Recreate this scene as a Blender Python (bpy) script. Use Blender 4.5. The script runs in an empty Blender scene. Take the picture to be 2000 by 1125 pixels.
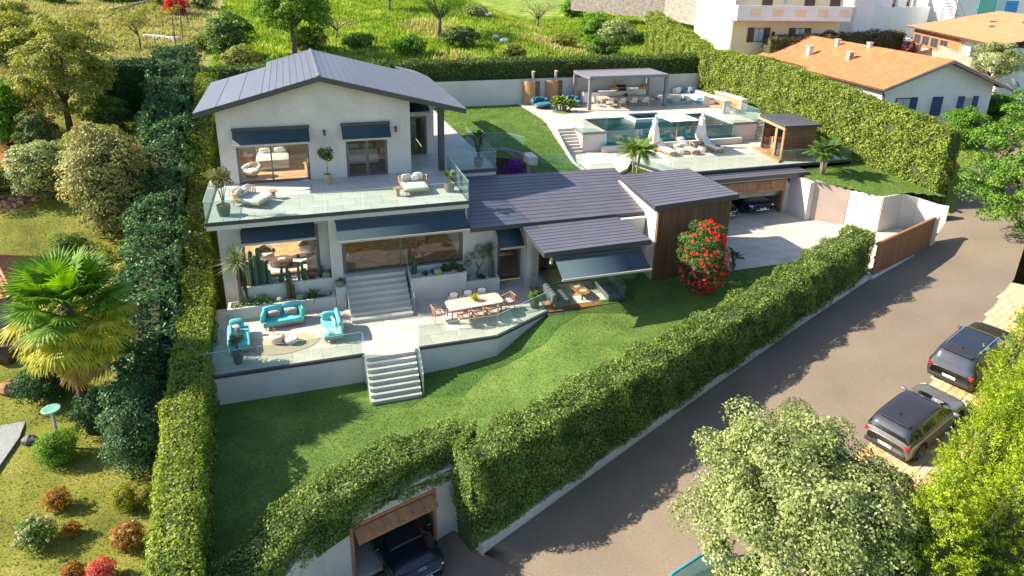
import bpy, math, random
import numpy as np
from mathutils import Vector, Matrix

# ------------------------------------------------------------ camera, light, exposure
scn = bpy.context.scene
C = scn.collection
RW = np.array(((0.9523292382812442, 0.08014322239598837, -0.2943570719698327),
               (-0.30440013329830784, 0.31363689183164334, -0.8994289626925293),
               (0.02023810175482113, 0.946154830873982, 0.32308118987522083)))
FOC, PCX, PCY, CAMZ = 1315.0, 1000.0, 375.0, 17.1
cam = bpy.data.cameras.new('camera')
camo = bpy.data.objects.new('camera', cam); C.objects.link(camo)
camo.matrix_world = Matrix.Translation((0, 0, CAMZ)) @ Matrix([list(r) for r in RW]).to_4x4()
cam.sensor_width = 36.0
cam.lens = FOC / 2000.0 * 36.0
cam.shift_x = 0.0
cam.shift_y = -(562.5 - PCY) / 2000.0
cam.clip_start = 0.5; cam.clip_end = 900
scn.camera = camo
SUN = Vector((-5.6, 1.75, 4.05)).normalized()
w = bpy.data.worlds.new('World'); scn.world = w; w.use_nodes = True
wn = w.node_tree.nodes; wl = w.node_tree.links
sky = wn.new('ShaderNodeTexSky'); sky.sky_type = 'NISHITA'; sky.sun_disc = False
sky.sun_elevation = math.asin(SUN.z)
sky.sun_rotation = math.atan2(SUN.x, SUN.y)
sky.altitude = 300; sky.air_density = 1.0; sky.dust_density = 1.0
bg = wn['Background']; bg.inputs[1].default_value = 0.11
wl.new(sky.outputs[0], bg.inputs[0])
sl = bpy.data.lights.new('sun', 'SUN'); so = bpy.data.objects.new('sun', sl); C.objects.link(so)
sl.energy = 5.0; sl.angle = math.radians(0.55); sl.color = (1.0, 0.895, 0.74)
so.rotation_euler = (-SUN).to_track_quat('-Z', 'Y').to_euler()
so.location = (0, 0, 60)
scn.view_settings.view_transform = 'Standard'; scn.view_settings.look = 'None'
scn.view_settings.exposure = 1.48; scn.view_settings.gamma = 1.0
scn.view_settings.use_curve_mapping = False
scn.render.engine = 'CYCLES'
scn.cycles.use_denoising = True
scn.cycles.max_bounces = 8; scn.cycles.transparent_max_bounces = 16
scn.cycles.diffuse_bounces = 4; scn.cycles.glossy_bounces = 3
scn.cycles.caustics_reflective = False; scn.cycles.caustics_refractive = False
scn.cycles.sample_clamp_indirect = 6

rnd = random.Random(7)
rng = np.random.default_rng(11)

def at(px, py, z):
    """photo pixel (2000 wide) -> point of the horizontal plane at height z"""
    d = RW @ np.array((px - PCX, PCY - py, -FOC)); t = (z - CAMZ) / d[2]
    return (d[0] * t, d[1] * t, z)

# ------------------------------------------------------------ materials
MATS = {}
def _new(name):
    m = bpy.data.materials.new(name); m.use_nodes = True
    n = m.node_tree.nodes; l = m.node_tree.links
    return m, n, l, n['Principled BSDF']
def _ramp(n, stops):
    r = n.new('ShaderNodeValToRGB'); e = r.color_ramp.elements
    while len(e) < len(stops): e.new(0.5)
    for k, (p, c) in enumerate(stops): e[k].position = p; e[k].color = (*c, 1)
    return r
def _noise(n, l, scale, detail=3, coord='Object', rough=0.55, vec=None, stretch=None):
    tc = n.new('ShaderNodeTexCoord'); t = n.new('ShaderNodeTexNoise')
    t.inputs['Scale'].default_value = scale; t.inputs['Detail'].default_value = detail; t.inputs['Roughness'].default_value = rough
    src = tc.outputs[coord]
    if stretch:
        mp = n.new('ShaderNodeMapping'); mp.inputs['Scale'].default_value = stretch; l.new(src, mp.inputs[0]); src = mp.outputs[0]
    l.new(src, t.inputs['Vector']); return t
def surf(name, c1, c2=None, scale=2.0, rough=0.7, bump=0.0, bscale=None, metal=0.0, spec=0.5, objvar=0.0, stretch=None, detail=4, coord='Object', fine=None, coat=0.0):
    """general mottled surface: two tones mixed by noise, relief, per-object tone"""
    if name in MATS: return MATS[name]
    m, n, l, b = _new(name)
    c2 = c2 or tuple(v * 0.85 for v in c1)
    t = _noise(n, l, scale, detail, coord, stretch=stretch)
    r = _ramp(n, [(0.3, c2), (0.7, c1)]); l.new(t.outputs[0], r.inputs[0]); out = r.outputs[0]
    if fine:
        t2 = _noise(n, l, fine[0], 2, coord); mm = n.new('ShaderNodeMixRGB'); mm.blend_type = 'MULTIPLY'; mm.inputs[0].default_value = fine[1]
        r2 = _ramp(n, [(0.35, (0.35, 0.35, 0.35)), (0.65, (1, 1, 1))]); l.new(t2.outputs[0], r2.inputs[0])
        l.new(out, mm.inputs[1]); l.new(r2.outputs[0], mm.inputs[2]); out = mm.outputs[0]
    if objvar:
        oi = n.new('ShaderNodeObjectInfo'); mr = n.new('ShaderNodeMapRange'); mr.inputs[3].default_value = 1 - objvar; mr.inputs[4].default_value = 1 + objvar
        l.new(oi.outputs['Random'], mr.inputs[0]); hs = n.new('ShaderNodeHueSaturation'); l.new(mr.outputs[0], hs.inputs['Value']); l.new(out, hs.inputs['Color']); out = hs.outputs[0]
    l.new(out, b.inputs['Base Color'])
    b.inputs['Roughness'].default_value = rough; b.inputs['Metallic'].default_value = metal
    b.inputs['Specular IOR Level'].default_value = spec; b.inputs['Coat Weight'].default_value = coat
    if bump:
        t3 = _noise(n, l, bscale or scale * 6, 4, coord, stretch=stretch); bp = n.new('ShaderNodeBump'); bp.inputs['Strength'].default_value = bump; bp.inputs['Distance'].default_value = 0.02
        l.new(t3.outputs[0], bp.inputs['Height']); l.new(bp.outputs[0], b.inputs['Normal'])
    MATS[name] = m; return m
def glass(name, tint, refl=0.04, rough=0.0, milk=0.0):
    if name in MATS: return MATS[name]
    m, n, l, b = _new(name); n.remove(b); out = n['Material Output']
    tr = n.new('ShaderNodeBsdfTransparent'); tr.inputs[0].default_value = (*tint, 1)
    gl = n.new('ShaderNodeBsdfGlossy'); gl.inputs['Roughness'].default_value = rough; gl.inputs[0].default_value = (0.9, 0.95, 1, 1)
    fr = n.new('ShaderNodeFresnel'); fr.inputs[0].default_value = 1.45
    ad = n.new('ShaderNodeMath'); ad.operation = 'ADD'; ad.inputs[1].default_value = refl; ad.use_clamp = True; l.new(fr.outputs[0], ad.inputs[0]); gg = n.new('ShaderNodeNewGeometry'); bk = n.new('ShaderNodeMath'); bk.operation = 'SUBTRACT'; bk.inputs[0].default_value = 1; l.new(gg.outputs['Backfacing'], bk.inputs[1]); mu = n.new('ShaderNodeMath'); mu.operation = 'MULTIPLY'; l.new(ad.outputs[0], mu.inputs[0]); l.new(bk.outputs[0], mu.inputs[1]); ad = mu
    mx = n.new('ShaderNodeMixShader'); l.new(ad.outputs[0], mx.inputs[0]); l.new(tr.outputs[0], mx.inputs[1]); l.new(gl.outputs[0], mx.inputs[2]); o = mx.outputs[0]
    if milk:
        df = n.new('ShaderNodeBsdfDiffuse'); df.inputs[0].default_value = (0.55, 0.72, 0.72, 1); m2 = n.new('ShaderNodeMixShader'); m2.inputs[0].default_value = milk
        l.new(o, m2.inputs[1]); l.new(df.outputs[0], m2.inputs[2]); o = m2.outputs[0]
    l.new(o, out.inputs[0]); MATS[name] = m; return m
def leafmat(name, dark, mid, light, trans=0.35, rough=0.45, clump=0.9):
    """leaf colours: one tone per leaf (island) blended with slow clumps of tone"""
    if name in MATS: return MATS[name]
    m, n, l, b = _new(name)
    g = n.new('ShaderNodeNewGeometry'); t = _noise(n, l, clump, 3)
    mx = n.new('ShaderNodeMath'); mx.operation = 'MULTIPLY_ADD'; mx.inputs[1].default_value = 0.55; l.new(g.outputs['Random Per Island'], mx.inputs[0])
    m2 = n.new('ShaderNodeMath'); m2.operation = 'MULTIPLY_ADD'; m2.inputs[1].default_value = 1.5; m2.inputs[2].default_value = -0.52; l.new(t.outputs[0], m2.inputs[0]); l.new(m2.outputs[0], mx.inputs[2])
    r = _ramp(n, [(0.05, dark), (0.5, mid), (0.95, light)]); l.new(mx.outputs[0], r.inputs[0])
    l.new(r.outputs[0], b.inputs['Base Color']); b.inputs['Roughness'].default_value = rough + .12; b.inputs['Specular IOR Level'].default_value = 0.22
    tl = n.new('ShaderNodeBsdfTranslucent'); hs = n.new('ShaderNodeHueSaturation'); hs.inputs['Saturation'].default_value = 1.15; hs.inputs['Value'].default_value = 1.5; l.new(r.outputs[0], hs.inputs['Color']); l.new(hs.outputs[0], tl.inputs[0])
    ms = n.new('ShaderNodeMixShader'); ms.inputs[0].default_value = trans; l.new(b.outputs[0], ms.inputs[1]); l.new(tl.outputs[0], ms.inputs[2]); l.new(ms.outputs[0], n['Material Output'].inputs[0])
    MATS[name] = m; return m

def plain(name, c, rough=0.5, metal=0.0, spec=0.5, objvar=0.0, coat=0.0):
    return surf(name, c, tuple(v * 0.93 for v in c), 3.0, rough, metal=metal, spec=spec, objvar=objvar, coat=coat)
M = {}
M['plaster'] = surf('plaster', (0.60, 0.565, 0.51), (0.47, 0.44, 0.395), 0.6, 0.85, 0.25, 30, fine=(9, 0.12), detail=6)
M['concrete'] = surf('concrete', (0.56, 0.54, 0.50), (0.45, 0.43, 0.40), 0.5, 0.85, 0.25, 26, fine=(14, 0.12), detail=6)
M['pinkplaster'] = surf('pink_plaster', (0.42, 0.33, 0.28), (0.36, 0.28, 0.24), 0.8, 0.85, 0.2, 30)
M['roof'] = surf('roof_metal', (0.118, 0.113, 0.138), (0.098, 0.094, 0.115), 1.2, 0.42, 0.06, 8, metal=0.15, spec=0.55, objvar=0.05)
M['fascia'] = surf('fascia_metal', (0.062, 0.062, 0.07), (0.05, 0.05, 0.058), 1.5, 0.4, metal=0.2)
M['darkmetal'] = plain('dark_metal', (0.075, 0.07, 0.08), 0.38, 0.5)
M['winframe'] = plain('window_frame_metal', (0.12, 0.115, 0.135), 0.4, 0.2)
M['greymetal'] = surf('grey_metal', (0.20, 0.19, 0.21), (0.17, 0.165, 0.18), 2, 0.45, metal=0.2)
M['chrome'] = plain('chrome', (0.75, 0.75, 0.75), 0.15, 1.0)
M['glasswin'] = glass('window_glass', (0.93, 0.94, 0.93), 0.02)
M['glassrail'] = glass('rail_glass', (0.84, 0.915, 0.90), 0.03, milk=0.05)
M['glassedge'] = plain('glass_edge', (0.30, 0.45, 0.42), 0.2)
M['slab'] = surf('travertine_slab', (0.56, 0.50, 0.42), (0.43, 0.385, 0.32), 0.9, 0.6, 0.12, 20, objvar=0.07, detail=6, coord='Object', fine=(5, 0.10))
M['slabcool'] = surf('light_stone_slab', (0.50, 0.48, 0.44), (0.41, 0.395, 0.36), 0.8, 0.55, 0.1, 20, objvar=0.06, detail=6)
M['joint'] = plain('slab_joint', (0.22, 0.20, 0.17), 0.9)
M['awning'] = surf('awning_fabric', (0.022, 0.048, 0.064), (0.017, 0.04, 0.054), 3, 0.8, 0.1, 200)
M['awnbar'] = plain('awning_bar', (0.42, 0.38, 0.34), 0.4, 0.3)
M['slatwood'] = surf('slat_wood', (0.19, 0.095, 0.048), (0.115, 0.058, 0.03), 5, 0.6, 0.2, 40, stretch=(1, 1, 0.12), objvar=0.18)
M['oak'] = surf('oak_wood', (0.42, 0.20, 0.085), (0.27, 0.12, 0.05), 6, 0.5, 0.15, 40, stretch=(1, 1, 0.2), objvar=0.12)
M['teak'] = surf('teak_wood', (0.48, 0.25, 0.12), (0.36, 0.18, 0.08), 6, 0.55, objvar=0.08)
M['parquet'] = surf('parquet_wood', (0.70, 0.44, 0.23), (0.48, 0.28, 0.14), 3, 0.42, objvar=0.22, stretch=(1, 1, 1))
M['palewood'] = surf('pale_wood', (0.60, 0.46, 0.36), (0.52, 0.39, 0.30), 4, 0.55, objvar=0.05)
M['white'] = plain('white_paint', (0.78, 0.76, 0.72), 0.5)
M['cushwhite'] = surf('cream_fabric', (0.72, 0.67, 0.58), (0.64, 0.59, 0.50), 8, 0.9, 0.2, 60)
M['teal'] = surf('turquoise_fabric', (0.10, 0.47, 0.45), (0.08, 0.40, 0.39), 6, 0.85, 0.25, 50)
M['tealblue'] = surf('petrol_fabric', (0.03, 0.15, 0.22), (0.025, 0.12, 0.18), 6, 0.9, 0.2, 60)
M['taupe'] = surf('taupe_fabric', (0.36, 0.26, 0.20), (0.30, 0.22, 0.17), 6, 0.9)
M['greyfab'] = surf('grey_fabric', (0.13, 0.155, 0.165), (0.10, 0.12, 0.13), 6, 0.85, 0.2, 60)
M['rug'] = surf('sand_rug', (0.42, 0.33, 0.22), (0.35, 0.27, 0.18), 5, 0.95, 0.3, 90)
M['blackpot'] = surf('dark_clay', (0.055, 0.055, 0.058), (0.04, 0.04, 0.042), 5, 0.6, 0.2, 30)
M['greypot'] = surf('grey_clay', (0.20, 0.165, 0.145), (0.15, 0.125, 0.11), 4, 0.7, 0.2, 30)
M['tanpot'] = surf('tan_clay', (0.42, 0.30, 0.19), (0.33, 0.23, 0.15), 4, 0.7, 0.2, 30)
M['soil'] = surf('dark_soil', (0.08, 0.05, 0.03), None, 10, 0.95, 0.5, 40)
M['pebble'] = surf('white_pebble', (0.8, 0.8, 0.8), (0.68, 0.68, 0.68), 20, 0.7)
M['wicker'] = surf('wicker', (0.55, 0.33, 0.15), (0.40, 0.23, 0.10), 20, 0.7, 0.5, 60)
M['rope'] = surf('terracotta_rope', (0.40, 0.20, 0.12), (0.32, 0.15, 0.09), 12, 0.7)
M['bark'] = surf('bark', (0.17, 0.13, 0.10), (0.09, 0.07, 0.055), 8, 0.9, 0.6, 30)
M['paletrunk'] = surf('pale_bark', (0.36, 0.30, 0.24), (0.24, 0.19, 0.15), 8, 0.85, 0.5, 30)
M['asphalt'] = surf('asphalt', (0.215, 0.168, 0.12), (0.16, 0.125, 0.09), 0.3, 0.9, 0.45, 60, detail=9, fine=(26, 0.45))
M['screenblack'] = plain('black_gloss', (0.015, 0.015, 0.018), 0.12)
M['rubber'] = plain('tyre_rubber', (0.02, 0.02, 0.021), 0.75)
M['orangetile'] = surf('clay_tile', (0.55, 0.235, 0.10), (0.40, 0.155, 0.065), 1.6, 0.75, 0.2, 12, objvar=0.05, detail=6)
M['stonewall'] = surf('stone_masonry', (0.34, 0.29, 0.25), (0.16, 0.135, 0.12), 2.5, 0.9, 0.8, 9, detail=8)

# ------------------------------------------------------------ mesh helpers
class MB:
    def __init__(s): s.v = []; s.f = []
    def add(s, vs, fs):
        o = len(s.v); s.v += [tuple(p) for p in vs]; s.f += [tuple(i + o for i in f) for f in fs]; return s
    def box(s, x0, x1, y0, y1, z0, z1):
        return s.add([(x0, y0, z0), (x1, y0, z0), (x1, y1, z0), (x0, y1, z0), (x0, y0, z1), (x1, y0, z1), (x1, y1, z1), (x0, y1, z1)],
                     [(0, 3, 2, 1), (4, 5, 6, 7), (0, 1, 5, 4), (1, 2, 6, 5), (2, 3, 7, 6), (3, 0, 4, 7)])
    def obox(s, c, h, a=0.0, tilt=0.0):
        """box of half sizes h round c, turned by a about z (tilt about its x first)"""
        ca, sa, ct, st = math.cos(a), math.sin(a), math.cos(tilt), math.sin(tilt); vs = []
        for dz in (-1, 1):
            for dx, dy in ((-1, -1), (1, -1), (1, 1), (-1, 1)):
                x, y, z = dx * h[0], dy * h[1], dz * h[2]; y, z = y * ct - z * st, y * st + z * ct
                vs.append((c[0] + x * ca - y * sa, c[1] + x * sa + y * ca, c[2] + z))
        return s.add(vs, [(0, 3, 2, 1), (4, 5, 6, 7), (0, 1, 5, 4), (1, 2, 6, 5), (2, 3, 7, 6), (3, 0, 4, 7)])
    def rbox(s, c, h, r=0.05, a=0.0, puff=0.0):
        """soft-edged box (cushion): a subdivided cube pushed to a superellipsoid-like shape"""
        N = 6; ca, sa = math.cos(a), math.sin(a)
        def pt(u, v, w):
            x, y, z = u * h[0], v * h[1], w * h[2]
            cx, cy, cz = [max(-hh + r, min(hh - r, q)) for q, hh in zip((x, y, z), h)]
            d = Vector((x - cx, y - cy, z - cz))
            if d.length > 1e-9: d = d.normalized() * r
            x, y, z = cx + d.x, cy + d.y, cz + d.z
            if puff: z *= 1 + puff * (1 - u * u) * (1 - v * v)
            return (c[0] + x * ca - y * sa, c[1] + x * sa + y * ca, c[2] + z)
        g = [-1, -0.9, -0.55, 0, 0.55, 0.9, 1]
        for ax in range(3):
            for sg in (-1, 1):
                vs = []
                for i in g:
                    for j in g:
                        q = [0, 0, 0]; q[ax] = sg; q[(ax + 1) % 3] = i; q[(ax + 2) % 3] = j; vs.append(pt(*q))
                fs = []
                for i in range(N):
                    for j in range(N):
                        a0 = i * (N + 1) + j; f = (a0, a0 + N + 1, a0 + N + 2, a0 + 1); fs.append(f if sg > 0 else f[::-1])
                s.add(vs, fs)
        return s
    def prism(s, poly, z0, z1):
        """poly: list of (x,y); z0/z1 numbers or per-corner lists"""
        n = len(poly); z0 = z0 if isinstance(z0, (list, tuple)) else [z0] * n; z1 = z1 if isinstance(z1, (list, tuple)) else [z1] * n
        ar = sum(poly[i][0] * poly[(i + 1) % n][1] - poly[(i + 1) % n][0] * poly[i][1] for i in range(n))
        if ar < 0: poly = poly[::-1]; z0 = list(z0)[::-1]; z1 = list(z1)[::-1]
        vs = [(p[0], p[1], z) for p, z in zip(poly, z0)] + [(p[0], p[1], z) for p, z in zip(poly, z1)]
        return s.add(vs, [tuple(range(n - 1, -1, -1)), tuple(range(n, 2 * n))] + [(i, (i + 1) % n, n + (i + 1) % n, n + i) for i in range(n)])
    def tube(s, pts, rad, n=7, cap=True):
        """tube through pts, rad number or list"""
        pts = [Vector(p) for p in pts]; k = len(pts); rad = rad if isinstance(rad, (list, tuple)) else [rad] * k; vs = []
        for i, p in enumerate(pts):
            d = (pts[min(i + 1, k - 1)] - pts[max(i - 1, 0)]).normalized(); u = d.orthogonal().normalized() if i == 0 else (u - d * u.dot(d)).normalized(); v = d.cross(u)
            for j in range(n):
                t = 2 * math.pi * j / n; vs.append(p + (u * math.cos(t) + v * math.sin(t)) * rad[i])
        fs = [(i * n + j, i * n + (j + 1) % n, (i + 1) * n + (j + 1) % n, (i + 1) * n + j) for i in range(k - 1) for j in range(n)]
        if cap: fs += [tuple(range(n - 1, -1, -1)), tuple(range((k - 1) * n, k * n))]
        return s.add(vs, fs)
    def lathe(s, c, prof, n=20, sx=1.0, sy=1.0, a=0.0):
        """prof: list of (radius, z) from bottom to top"""
        vs = []; k = len(prof); ca, sa = math.cos(a), math.sin(a)
        for r, z in prof:
            for j in range(n):
                t = 2 * math.pi * j / n; x, y = r * sx * math.cos(t), r * sy * math.sin(t); vs.append((c[0] + x * ca - y * sa, c[1] + x * sa + y * ca, c[2] + z))
        fs = [(i * n + j, i * n + (j + 1) % n, (i + 1) * n + (j + 1) % n, (i + 1) * n + j) for i in range(k - 1) for j in range(n)]
        fs += [tuple(range(n - 1, -1, -1)), tuple(range((k - 1) * n, k * n))]
        return s.add(vs, fs)
    def quad(s, a, b, c, d): return s.add([a, b, c, d], [(0, 1, 2, 3)])
    def build(s, name, mat, parent=None, smooth=False, bevel=0.0, off=None):
        me = bpy.data.meshes.new(name)
        o = off if off is not None else (OFF.get(parent.name, (0, 0, 0)) if parent else (0, 0, 0))
        me.from_pydata([(x - o[0], y - o[1], z - o[2]) for x, y, z in s.v], [], s.f); me.materials.append(mat)
        if smooth: me.polygons.foreach_set('use_smooth', [True] * len(me.polygons))
        ob = bpy.data.objects.new(name, me); C.objects.link(ob)
        if parent: ob.parent = parent
        OFF[ob.name] = o
        if bevel:
            b = ob.modifiers.new('bevel', 'BEVEL'); b.width = bevel; b.segments = 2; b.limit_method = 'ANGLE'
        return ob
OFF = {}
def thing(name, label, cat, loc=(0, 0, 0), rz=0.0, group=None, local=False):
    """Empty at the thing's base; unless local, its parts are modelled in world coordinates and shifted"""
    o = bpy.data.objects.new(name, None); C.objects.link(o); o.location = loc; o.rotation_euler = (0, 0, rz); o.empty_display_size = 0.3
    o['label'] = label; o['category'] = cat
    if group: o['group'] = group
    OFF[o.name] = (0, 0, 0) if local else tuple(loc)
    return o
def tag(o, label, cat, group=None, kind=None):
    o['label'] = label; o['category'] = cat
    if group: o['group'] = group
    if kind: o['kind'] = kind
    return o
def struct(o, kind='structure', label=None):
    o['kind'] = kind
    if label: o['label'] = label
    return o
def copy_tree(o, loc=None, rz=None, label=None, group=None, scale=None, parent=None):
    c = o.copy(); C.objects.link(c)
    if parent: c.parent = parent
    if loc is not None: c.location = loc
    if rz is not None: c.rotation_euler = (0, 0, rz)
    if scale is not None: c.scale = (scale,) * 3
    if label: c['label'] = label
    if group: c['group'] = group
    for ch in list(o.children): copy_tree(ch, parent=c)
    return c
def npmesh(name, V, F, mat, parent=None, smooth=False, off=None):
    me = bpy.data.meshes.new(name); V = np.asarray(V, dtype=np.float64); F = np.asarray(F, dtype=np.int32)
    if off is None: off = OFF.get(parent.name, (0, 0, 0)) if parent else (0, 0, 0)
    V = V - np.array(off); k = F.shape[1]
    me.vertices.add(len(V)); me.vertices.foreach_set('co', V.astype(np.float32).ravel())
    me.loops.add(F.size); me.loops.foreach_set('vertex_index', F.ravel())
    me.polygons.add(len(F)); me.polygons.foreach_set('loop_start', np.arange(0, F.size, k, dtype=np.int32))
    me.update(calc_edges=True); me.materials.append(mat)
    if smooth: me.polygons.foreach_set('use_smooth', np.ones(len(F), bool))
    ob = bpy.data.objects.new(name, me); C.objects.link(ob)
    if parent: ob.parent = parent
    OFF[ob.name] = off
    return ob
def smooth_noise(P, s, seed=0):
    """cheap smooth noise in about -1..1 for arrays of points"""
    r = np.random.default_rng(seed); out = 0
    for k in range(5):
        d = r.normal(size=3); d /= np.linalg.norm(d); out = out + np.sin(P @ d * s * (1 + 0.55 * k) + r.uniform(0, 6.28)) / (1 + 0.45 * k)
    return out / 2.2
def leaves(P, N, size, asp=0.55, spread=0.8, up=0.25, droop=0.0, r=rng):
    """one folded leaf (4 points) per position; N is the outward direction it leans to"""
    n = len(P); size = np.broadcast_to(size, (n,))[:, None]
    D = N + r.normal(size=(n, 3)) * spread; D[:, 2] += up; D /= np.linalg.norm(D, axis=1)[:, None] + 1e-9   # leaf face normal
    T = r.normal(size=(n, 3)); T[:, 2] -= droop; T -= D * np.sum(T * D, 1)[:, None]; T /= np.linalg.norm(T, axis=1)[:, None] + 1e-9
    S = np.cross(D, T); fold = D * size * 0.12
    V = np.stack([P - T * size * 0.5, P + S * size * asp * 0.5 + fold, P + T * size * 0.5, P - S * size * asp * 0.5 + fold], 1).reshape(-1, 3)
    return V, np.arange(4 * n, dtype=np.int32).reshape(n, 4)
def ball_pts(n, r=rng):
    d = r.normal(size=(n, 3)); return d / np.linalg.norm(d, axis=1)[:, None]
def clump_cloud(c, rad, nclump, cr, nleaf, seed=0, low=-0.5, shell=0.72, squash=0.8):
    """leaf positions on the skins of many clumps set through an ellipsoid"""
    r = np.random.default_rng(seed); zf = 1 - (1 - low) * (np.arange(nclump) + .5) / nclump; af = 2.39996 * np.arange(nclump); d = np.stack([np.sqrt(1 - zf ** 2) * np.cos(af), np.sqrt(1 - zf ** 2) * np.sin(af), zf], 1) + r.normal(size=(nclump, 3)) * .10; d /= np.linalg.norm(d, axis=1)[:, None]; k = nclump
    cc = np.array(c) + d * np.array(rad) * (shell + (1 - shell) * r.random((k, 1))) * (1 + 0.12 * smooth_noise(d * 2, 1.6, seed)[:, None])
    rr = cr * r.uniform(0.6, 1.25, k)
    idx = r.integers(0, k, nleaf); q = ball_pts(nleaf, r); q[:, 2] = np.where(q[:, 2] < -0.35, -q[:, 2], q[:, 2])
    P = cc[idx] + q * rr[idx][:, None] * r.uniform(0.7, 1.08, (nleaf, 1)) * np.array([1, 1, squash])
    return P, q * 0.8 + d[idx] * 0.5, cc

# ------------------------------------------------------------ ground heights
_ty = np.array([(10, -1.3), (27, -1), (36, 1), (45, 3.5), (55, 6.5), (65, 8.5), (95, 11.5), (140, 14), (260, 22)])
_tr = np.array([(8, 6, -2.5), (14, 10, -1.6), (20, 10, -1), (30, 16, .6), (36, 20, 1.4), (43, 25, 3.0), (37, 30, 2.6), (50, 33, 4.5), (57, 41, 6.0), (66, 48, 7.5), (42, 42, 5.3), (45, 55, 7), (60, 60, 8.3),
                (50, 70, 8.9), (80, 80, 11.5), (100, 110, 15), (38, 64, 8.0), (40, 10, 1), (70, 20, 4), (90, 50, 9), (70, 95, 12.5), (25, 0, -2), (37.5, 34, 3.5), (37.5, 40, 4.2), (36, 48, 5.4)])
def ground_h(x, y):
    x = np.asarray(x, float); y = np.asarray(y, float)
    left = np.interp(y, _ty[:, 0], _ty[:, 1])
    d2 = (x[..., None] - _tr[:, 0]) ** 2 + (y[..., None] - _tr[:, 1]) ** 2 + 4.0
    wgt = 1 / d2 ** 1.6; right = (wgt * _tr[:, 2]).sum(-1) / wgt.sum(-1)
    k = np.clip((x - 22) / 16, 0, 1); k = k * k * (3 - 2 * k)
    k = np.where(y < 24, np.clip((x - 6) / 10, 0, 1), k)
    return left * (1 - k) + right * k + 0.12 * np.sin(x * .35) * np.cos(y * .27)

# ============================================================ GROUND
def lawnmat(name, c1, c2, c3, sc=0.35):
    m, n, l, b = _new(name)
    t = _noise(n, l, sc, 6); r = _ramp(n, [(0.3, c1), (0.52, c2), (0.72, c3)]); l.new(t.outputs[0], r.inputs[0])
    t2 = _noise(n, l, 14, 4, rough=0.7); r2 = _ramp(n, [(0.3, (0.45, 0.45, 0.45)), (0.7, (1.25, 1.25, 1.25))]); l.new(t2.outputs[0], r2.inputs[0])
    mm = n.new('ShaderNodeMixRGB'); mm.blend_type = 'MULTIPLY'; mm.inputs[0].default_value = 0.75; l.new(r.outputs[0], mm.inputs[1]); l.new(r2.outputs[0], mm.inputs[2]); l.new(mm.outputs[0], b.inputs['Base Color'])
    b.inputs['Roughness'].default_value = 0.95; b.inputs['Specular IOR Level'].default_value = 0.15
    bp = n.new('ShaderNodeBump'); bp.inputs['Strength'].default_value = 0.7; bp.inputs['Distance'].default_value = 0.04; l.new(t2.outputs[0], bp.inputs['Height']); l.new(bp.outputs[0], b.inputs['Normal'])
    return m
M['lawn'] = lawnmat('lawn_grass', (0.075, 0.135, 0.030), (0.105, 0.175, 0.036), (0.155, 0.22, 0.05), 0.8)
M['garden'] = lawnmat('mossy_garden', (0.10, 0.12, 0.022), (0.17, 0.18, 0.03), (0.26, 0.24, 0.055), 0.45)
M['meadow'] = lawnmat('meadow_ground', (0.05, 0.13, 0.012), (0.10, 0.20, 0.02), (0.20, 0.26, 0.04), 0.18)
M['earth'] = lawnmat('dry_terrace_earth', (0.20, 0.17, 0.08), (0.34, 0.27, 0.15), (0.42, 0.34, 0.20), 0.3)
M['redearth'] = lawnmat('red_clay_bank', (0.22, 0.08, 0.03), (0.42, 0.17, 0.07), (0.45, 0.28, 0.16), 0.9)

def grid_sheet(name, xs, ys, hf, mat, keep=None):
    X, Y = np.meshgrid(xs, ys); Z = hf(X, Y); V = np.stack([X, Y, Z], -1).reshape(-1, 3); nx, ny = len(xs), len(ys)
    i, j = np.meshgrid(np.arange(nx - 1), np.arange(ny - 1)); a = (j * nx + i).ravel(); F = np.stack([a, a + 1, a + nx + 1, a + nx], 1)
    if keep is not None:
        cx = V[F].mean(1); F = F[keep(cx[:, 0], cx[:, 1])]
    return npmesh(name, V, F, mat, smooth=True)
def inpoly(x, y, poly):
    x = np.asarray(x); y = np.asarray(y); r = np.zeros(x.shape, bool); n = len(poly)
    for i in range(n):
        x0, y0 = poly[i]; x1, y1 = poly[(i + 1) % n]; c = ((y0 > y) != (y1 > y)); 
        with np.errstate(divide='ignore', invalid='ignore'): r ^= c & (x < (x1 - x0) * (y - y0) / ((y1 - y0) if y1 != y0 else 1e-9) + x0)
    return r
# the ground runs to the horizon; it drops away below the property, the road and the pool
PROP = [(-4.6, 14), (-0.6, 17.4), (4.6, 19), (5.5, 18), (28.5, 25.5), (35.2, 27.6), (38.6, 30), (36.3, 40), (34.6, 52.3), (-5.4, 53), (-4.8, 24)]
def g_h(x, y):
    h = ground_h(x, y); ins = inpoly(x, y, PROP)
    rb = inpoly(x, y, [(-9, 4), (9, 11), (20, 14.2), (34, 20.6), (45, 26.8), (60, 34.5), (72, 43), (68, 49), (58, 42.3), (50, 38.4), (44, 35), (37, 31), (28, 25.9), (5, 20.2), (-.5, 19), (-4, 16), (-9, 14)])
    return np.where(ins, np.minimum(h, -1.2) - 2.2, np.where(rb, np.minimum(h, -0.6) - 2.9, h))
xs = np.concatenate([np.arange(-420, -40, 20), np.arange(-40, 64, 0.8), np.arange(64, 130, 3), np.arange(130, 420, 20)])
ys = np.concatenate([np.arange(-120, 4, 8), np.arange(4, 60, 0.8), np.arange(60, 120, 1.5), np.arange(120, 520, 20)])
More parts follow.
